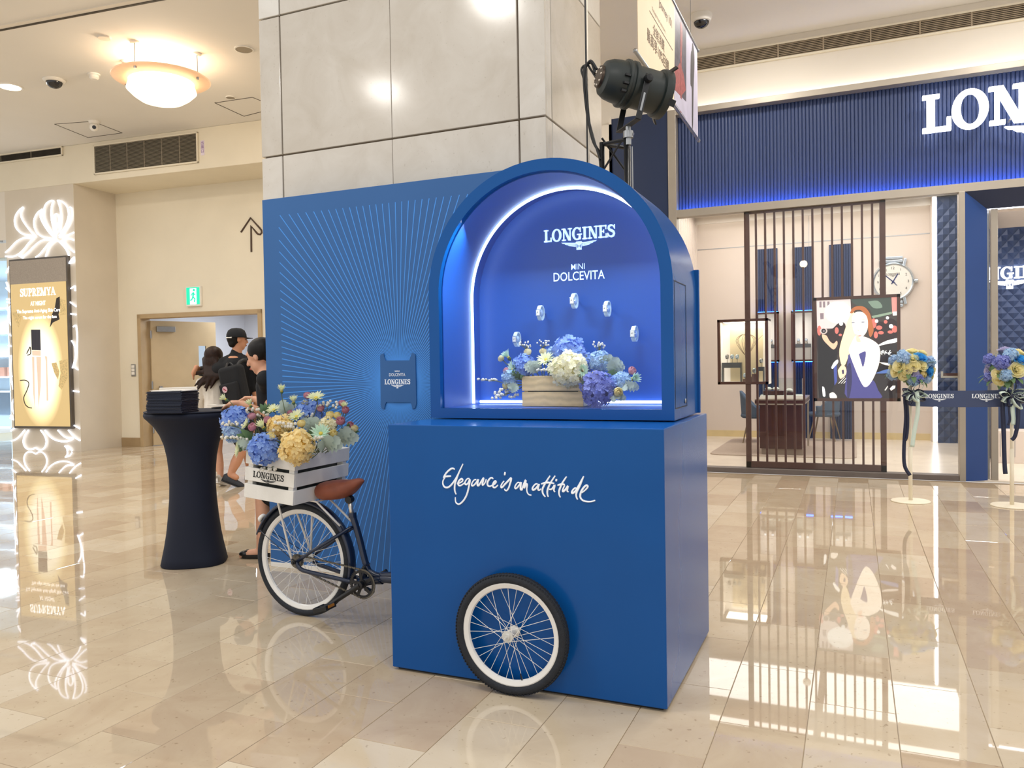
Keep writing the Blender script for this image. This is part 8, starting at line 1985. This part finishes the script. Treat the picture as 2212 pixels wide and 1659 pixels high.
for i in range(4):
    a = i * PI / 2 + .6; d = RBs @ Vector((math.cos(a), math.sin(a), 0)); obj('gel_clip', MB().bar(A1 + ax * (Lc - .02) + d * .13, A1 + ax * (Lc + .015) + d * .17, .04, .01, ax), M_BLACK, spt, bevel=.002)
for i in range(3):
    a = 1.6 + .35 * i; d = RBs @ Vector((math.cos(a), math.sin(a), 0)); obj('cooling_slot', MB().obox(A1 + ax * .12 + d * .125, (.012, .03, .03), RBs), M_BLKPL, spt)
cb = thing('power_cable', Lp(1268, 150), 'bundle of black power cables looping from the spotlight to the truss', 'cable')
def cab_(nm, L_, r=.007): obj(nm, MB().tube(smooth_path([Lp(x, y, d) for x, y, d in L_], 5), r, 8), M_BLKPL, cb, smooth=True)
cab_('cable', [(1286, 158, .0), (1278, 135, .03), (1264, 145, .05), (1262, 175, .05), (1268, 240, .05), (1280, 300, .04), (1294, 330, .03), (1298, 360, .03)], .0095)
cab_('cable', [(1290, 150, .0), (1276, 131, .0), (1265, 150, .02), (1267, 190, .03), (1274, 270, .03), (1288, 318, .02), (1297, 345, .02)])
cab_('cable', [(1288, 168, .0), (1276, 150, .04), (1268, 140, .06), (1256, 150, .06), (1263, 180, .06), (1270, 250, .05), (1290, 325, .05), (1299, 350, .04)])
pr0, pr1 = PY(1268.5, 0, TYR + .05), PY(1271, 345, TYR + .05)
dp = thing('ceiling_drop_cable', (pr1.x, TYR + .05, 1.9), 'thin dark and silver drop cable running straight up beside the column', 'cable')
obj('dark_strand', MB().tube([(pr1.x - .006, TYR + .05, 1.9), (pr1.x - .006, TYR + .05, 5.2)], .0055, 6), M_BLKPL, dp); obj('silver_strand', MB().tube([(pr1.x + .006, TYR + .045, 1.9), (pr1.x + .006, TYR + .045, 5.2)], .004, 6), M_CHROME, dp)
# hanging banner
bxp = .46; b0, b1 = PX(1376, 110, bxp), PX(1508, 307, bxp); b1t = PX(1508, 112, bxp)
bt_ = thing('hanging_banner', (bxp, (b0.y + b1.y) / 2, b0.z), 'printed banner hanging on rods from the ceiling beside the spotlight', 'banner')
zb0_, zb1_ = (b0.z + b1.z) / 2, b1t.z; ys = PX(1458, 150, bxp).y
M_BPAPER = mat('banner_beige', '#e6d3b4', .7, noise=(4, .03)); M_BPH = mat('banner_photo_dark', '#4b4350', .6, noise=(14, .5)); M_BLIL = mat('banner_lilac', '#b9b4c6', .6, noise=(6, .1)); M_BRED = mat('banner_red', '#9a4a48', .6, noise=(30, .4)); M_BFIG = mat('banner_figure', '#3f3a3c', .6, noise=(20, .2))
box('banner_sheet', (bxp, b0.y + .02, zb0_), (bxp + .004, ys, zb1_), M_BPAPER, bt_)
box('banner_photo', (bxp, ys, zb0_), (bxp + .004, b1.y - .02, zb1_), M_BLIL, bt_)
def BNp(x, y): q = PX(x, y, bxp + .004); return (q.y, q.z)
def bart(nm, pts, mt, l=1): 
    P = [BNp(*p) for p in pts]; ar = sum(P[i][0] * P[(i + 1) % len(P)][1] - P[(i + 1) % len(P)][0] * P[i][1] for i in range(len(P))); P = P if ar > 0 else P[::-1]
    obj(nm, MB().prism([(a, b) for a, b in P], (bxp + .004, 0, 0), Y3, Z3, .0006 * l), mt, bt_)
def Bz(x, y): return (1380 + x / 5.186, y / 5.186)
bart('photo_dark_half', [Bz(410, 75), Bz(530, 270), Bz(530, 1140), Bz(395, 1000)], M_BPH)
bart('photo_crowd', [Bz(400, 800), Bz(460, 700), Bz(500, 830), Bz(525, 1010), Bz(470, 1080), Bz(398, 1000)], M_BRED, 2)
bart('photo_figure', smp([Bz(462, 250), Bz(480, 260), Bz(488, 400), Bz(478, 700), Bz(480, 1000), Bz(474, 1260), Bz(464, 1240), Bz(466, 900), Bz(462, 600), Bz(464, 400)]), M_BRED, 3)
bart('photo_figure', smp([Bz(598, 480), Bz(612, 520), Bz(622, 700), Bz(612, 1000), Bz(606, 1400), Bz(594, 1400), Bz(592, 1000), Bz(578, 940), Bz(582, 620), Bz(592, 560)]), M_BFIG, 2)
bart('photo_floor', [Bz(395, 1005), Bz(525, 1180), Bz(525, 1330), Bz(395, 1140)], M_BLIL, 4)
M_BPR = mat('brown_banner_print', '#6b5540', .7, noise=(20, .1))
def bt(s, x, y, h, **k): q = PX(1380 + x / 5.186, y / 5.186, bxp + .005); obj('banner_line', text(MB(), s, q, Y3, Z3, h, d=.001, **k), M_BPR, bt_, kind='stuff')
bt('Journey 101', 300, 190, .075); bt('The beginning of every story', 225, 245, .03); bt('全館消費', 225, 480, .075); bt('最高享10%回饋', 222, 640, .085)
l0, l1 = PX(1380 + 120 / 5.186, 120 / 5.186, bxp + .005), PX(1380 + 380 / 5.186, 615 / 5.186, bxp + .005)
obj('banner_rule', MB().bar(l0, Vector((l0.x, l1.y, l0.z)), .008, .001, X3), MATS['brown_banner_print'], bt_)
for z in (zb0_, zb1_):
    obj('banner_rod', MB().tube([(bxp + .002, b0.y - .06, z), (bxp + .002, b1.y + .03, z)], .014, 12), M_GREYMETAL, bt_, smooth=True)
    for y in (b0.y - .06, b1.y + .03): obj('rod_cap', MB().sphere((bxp + .002, y, z), .018, 10, 8), M_GREYMETAL, bt_, smooth=True)
for y in (b0.y + .3, b1.y - .35): obj('hanging_wire', MB().tube([(bxp + .002, y, zb1_), (bxp + .002, y, 5.2)], .0025, 5), M_GREYMETAL, bt_)
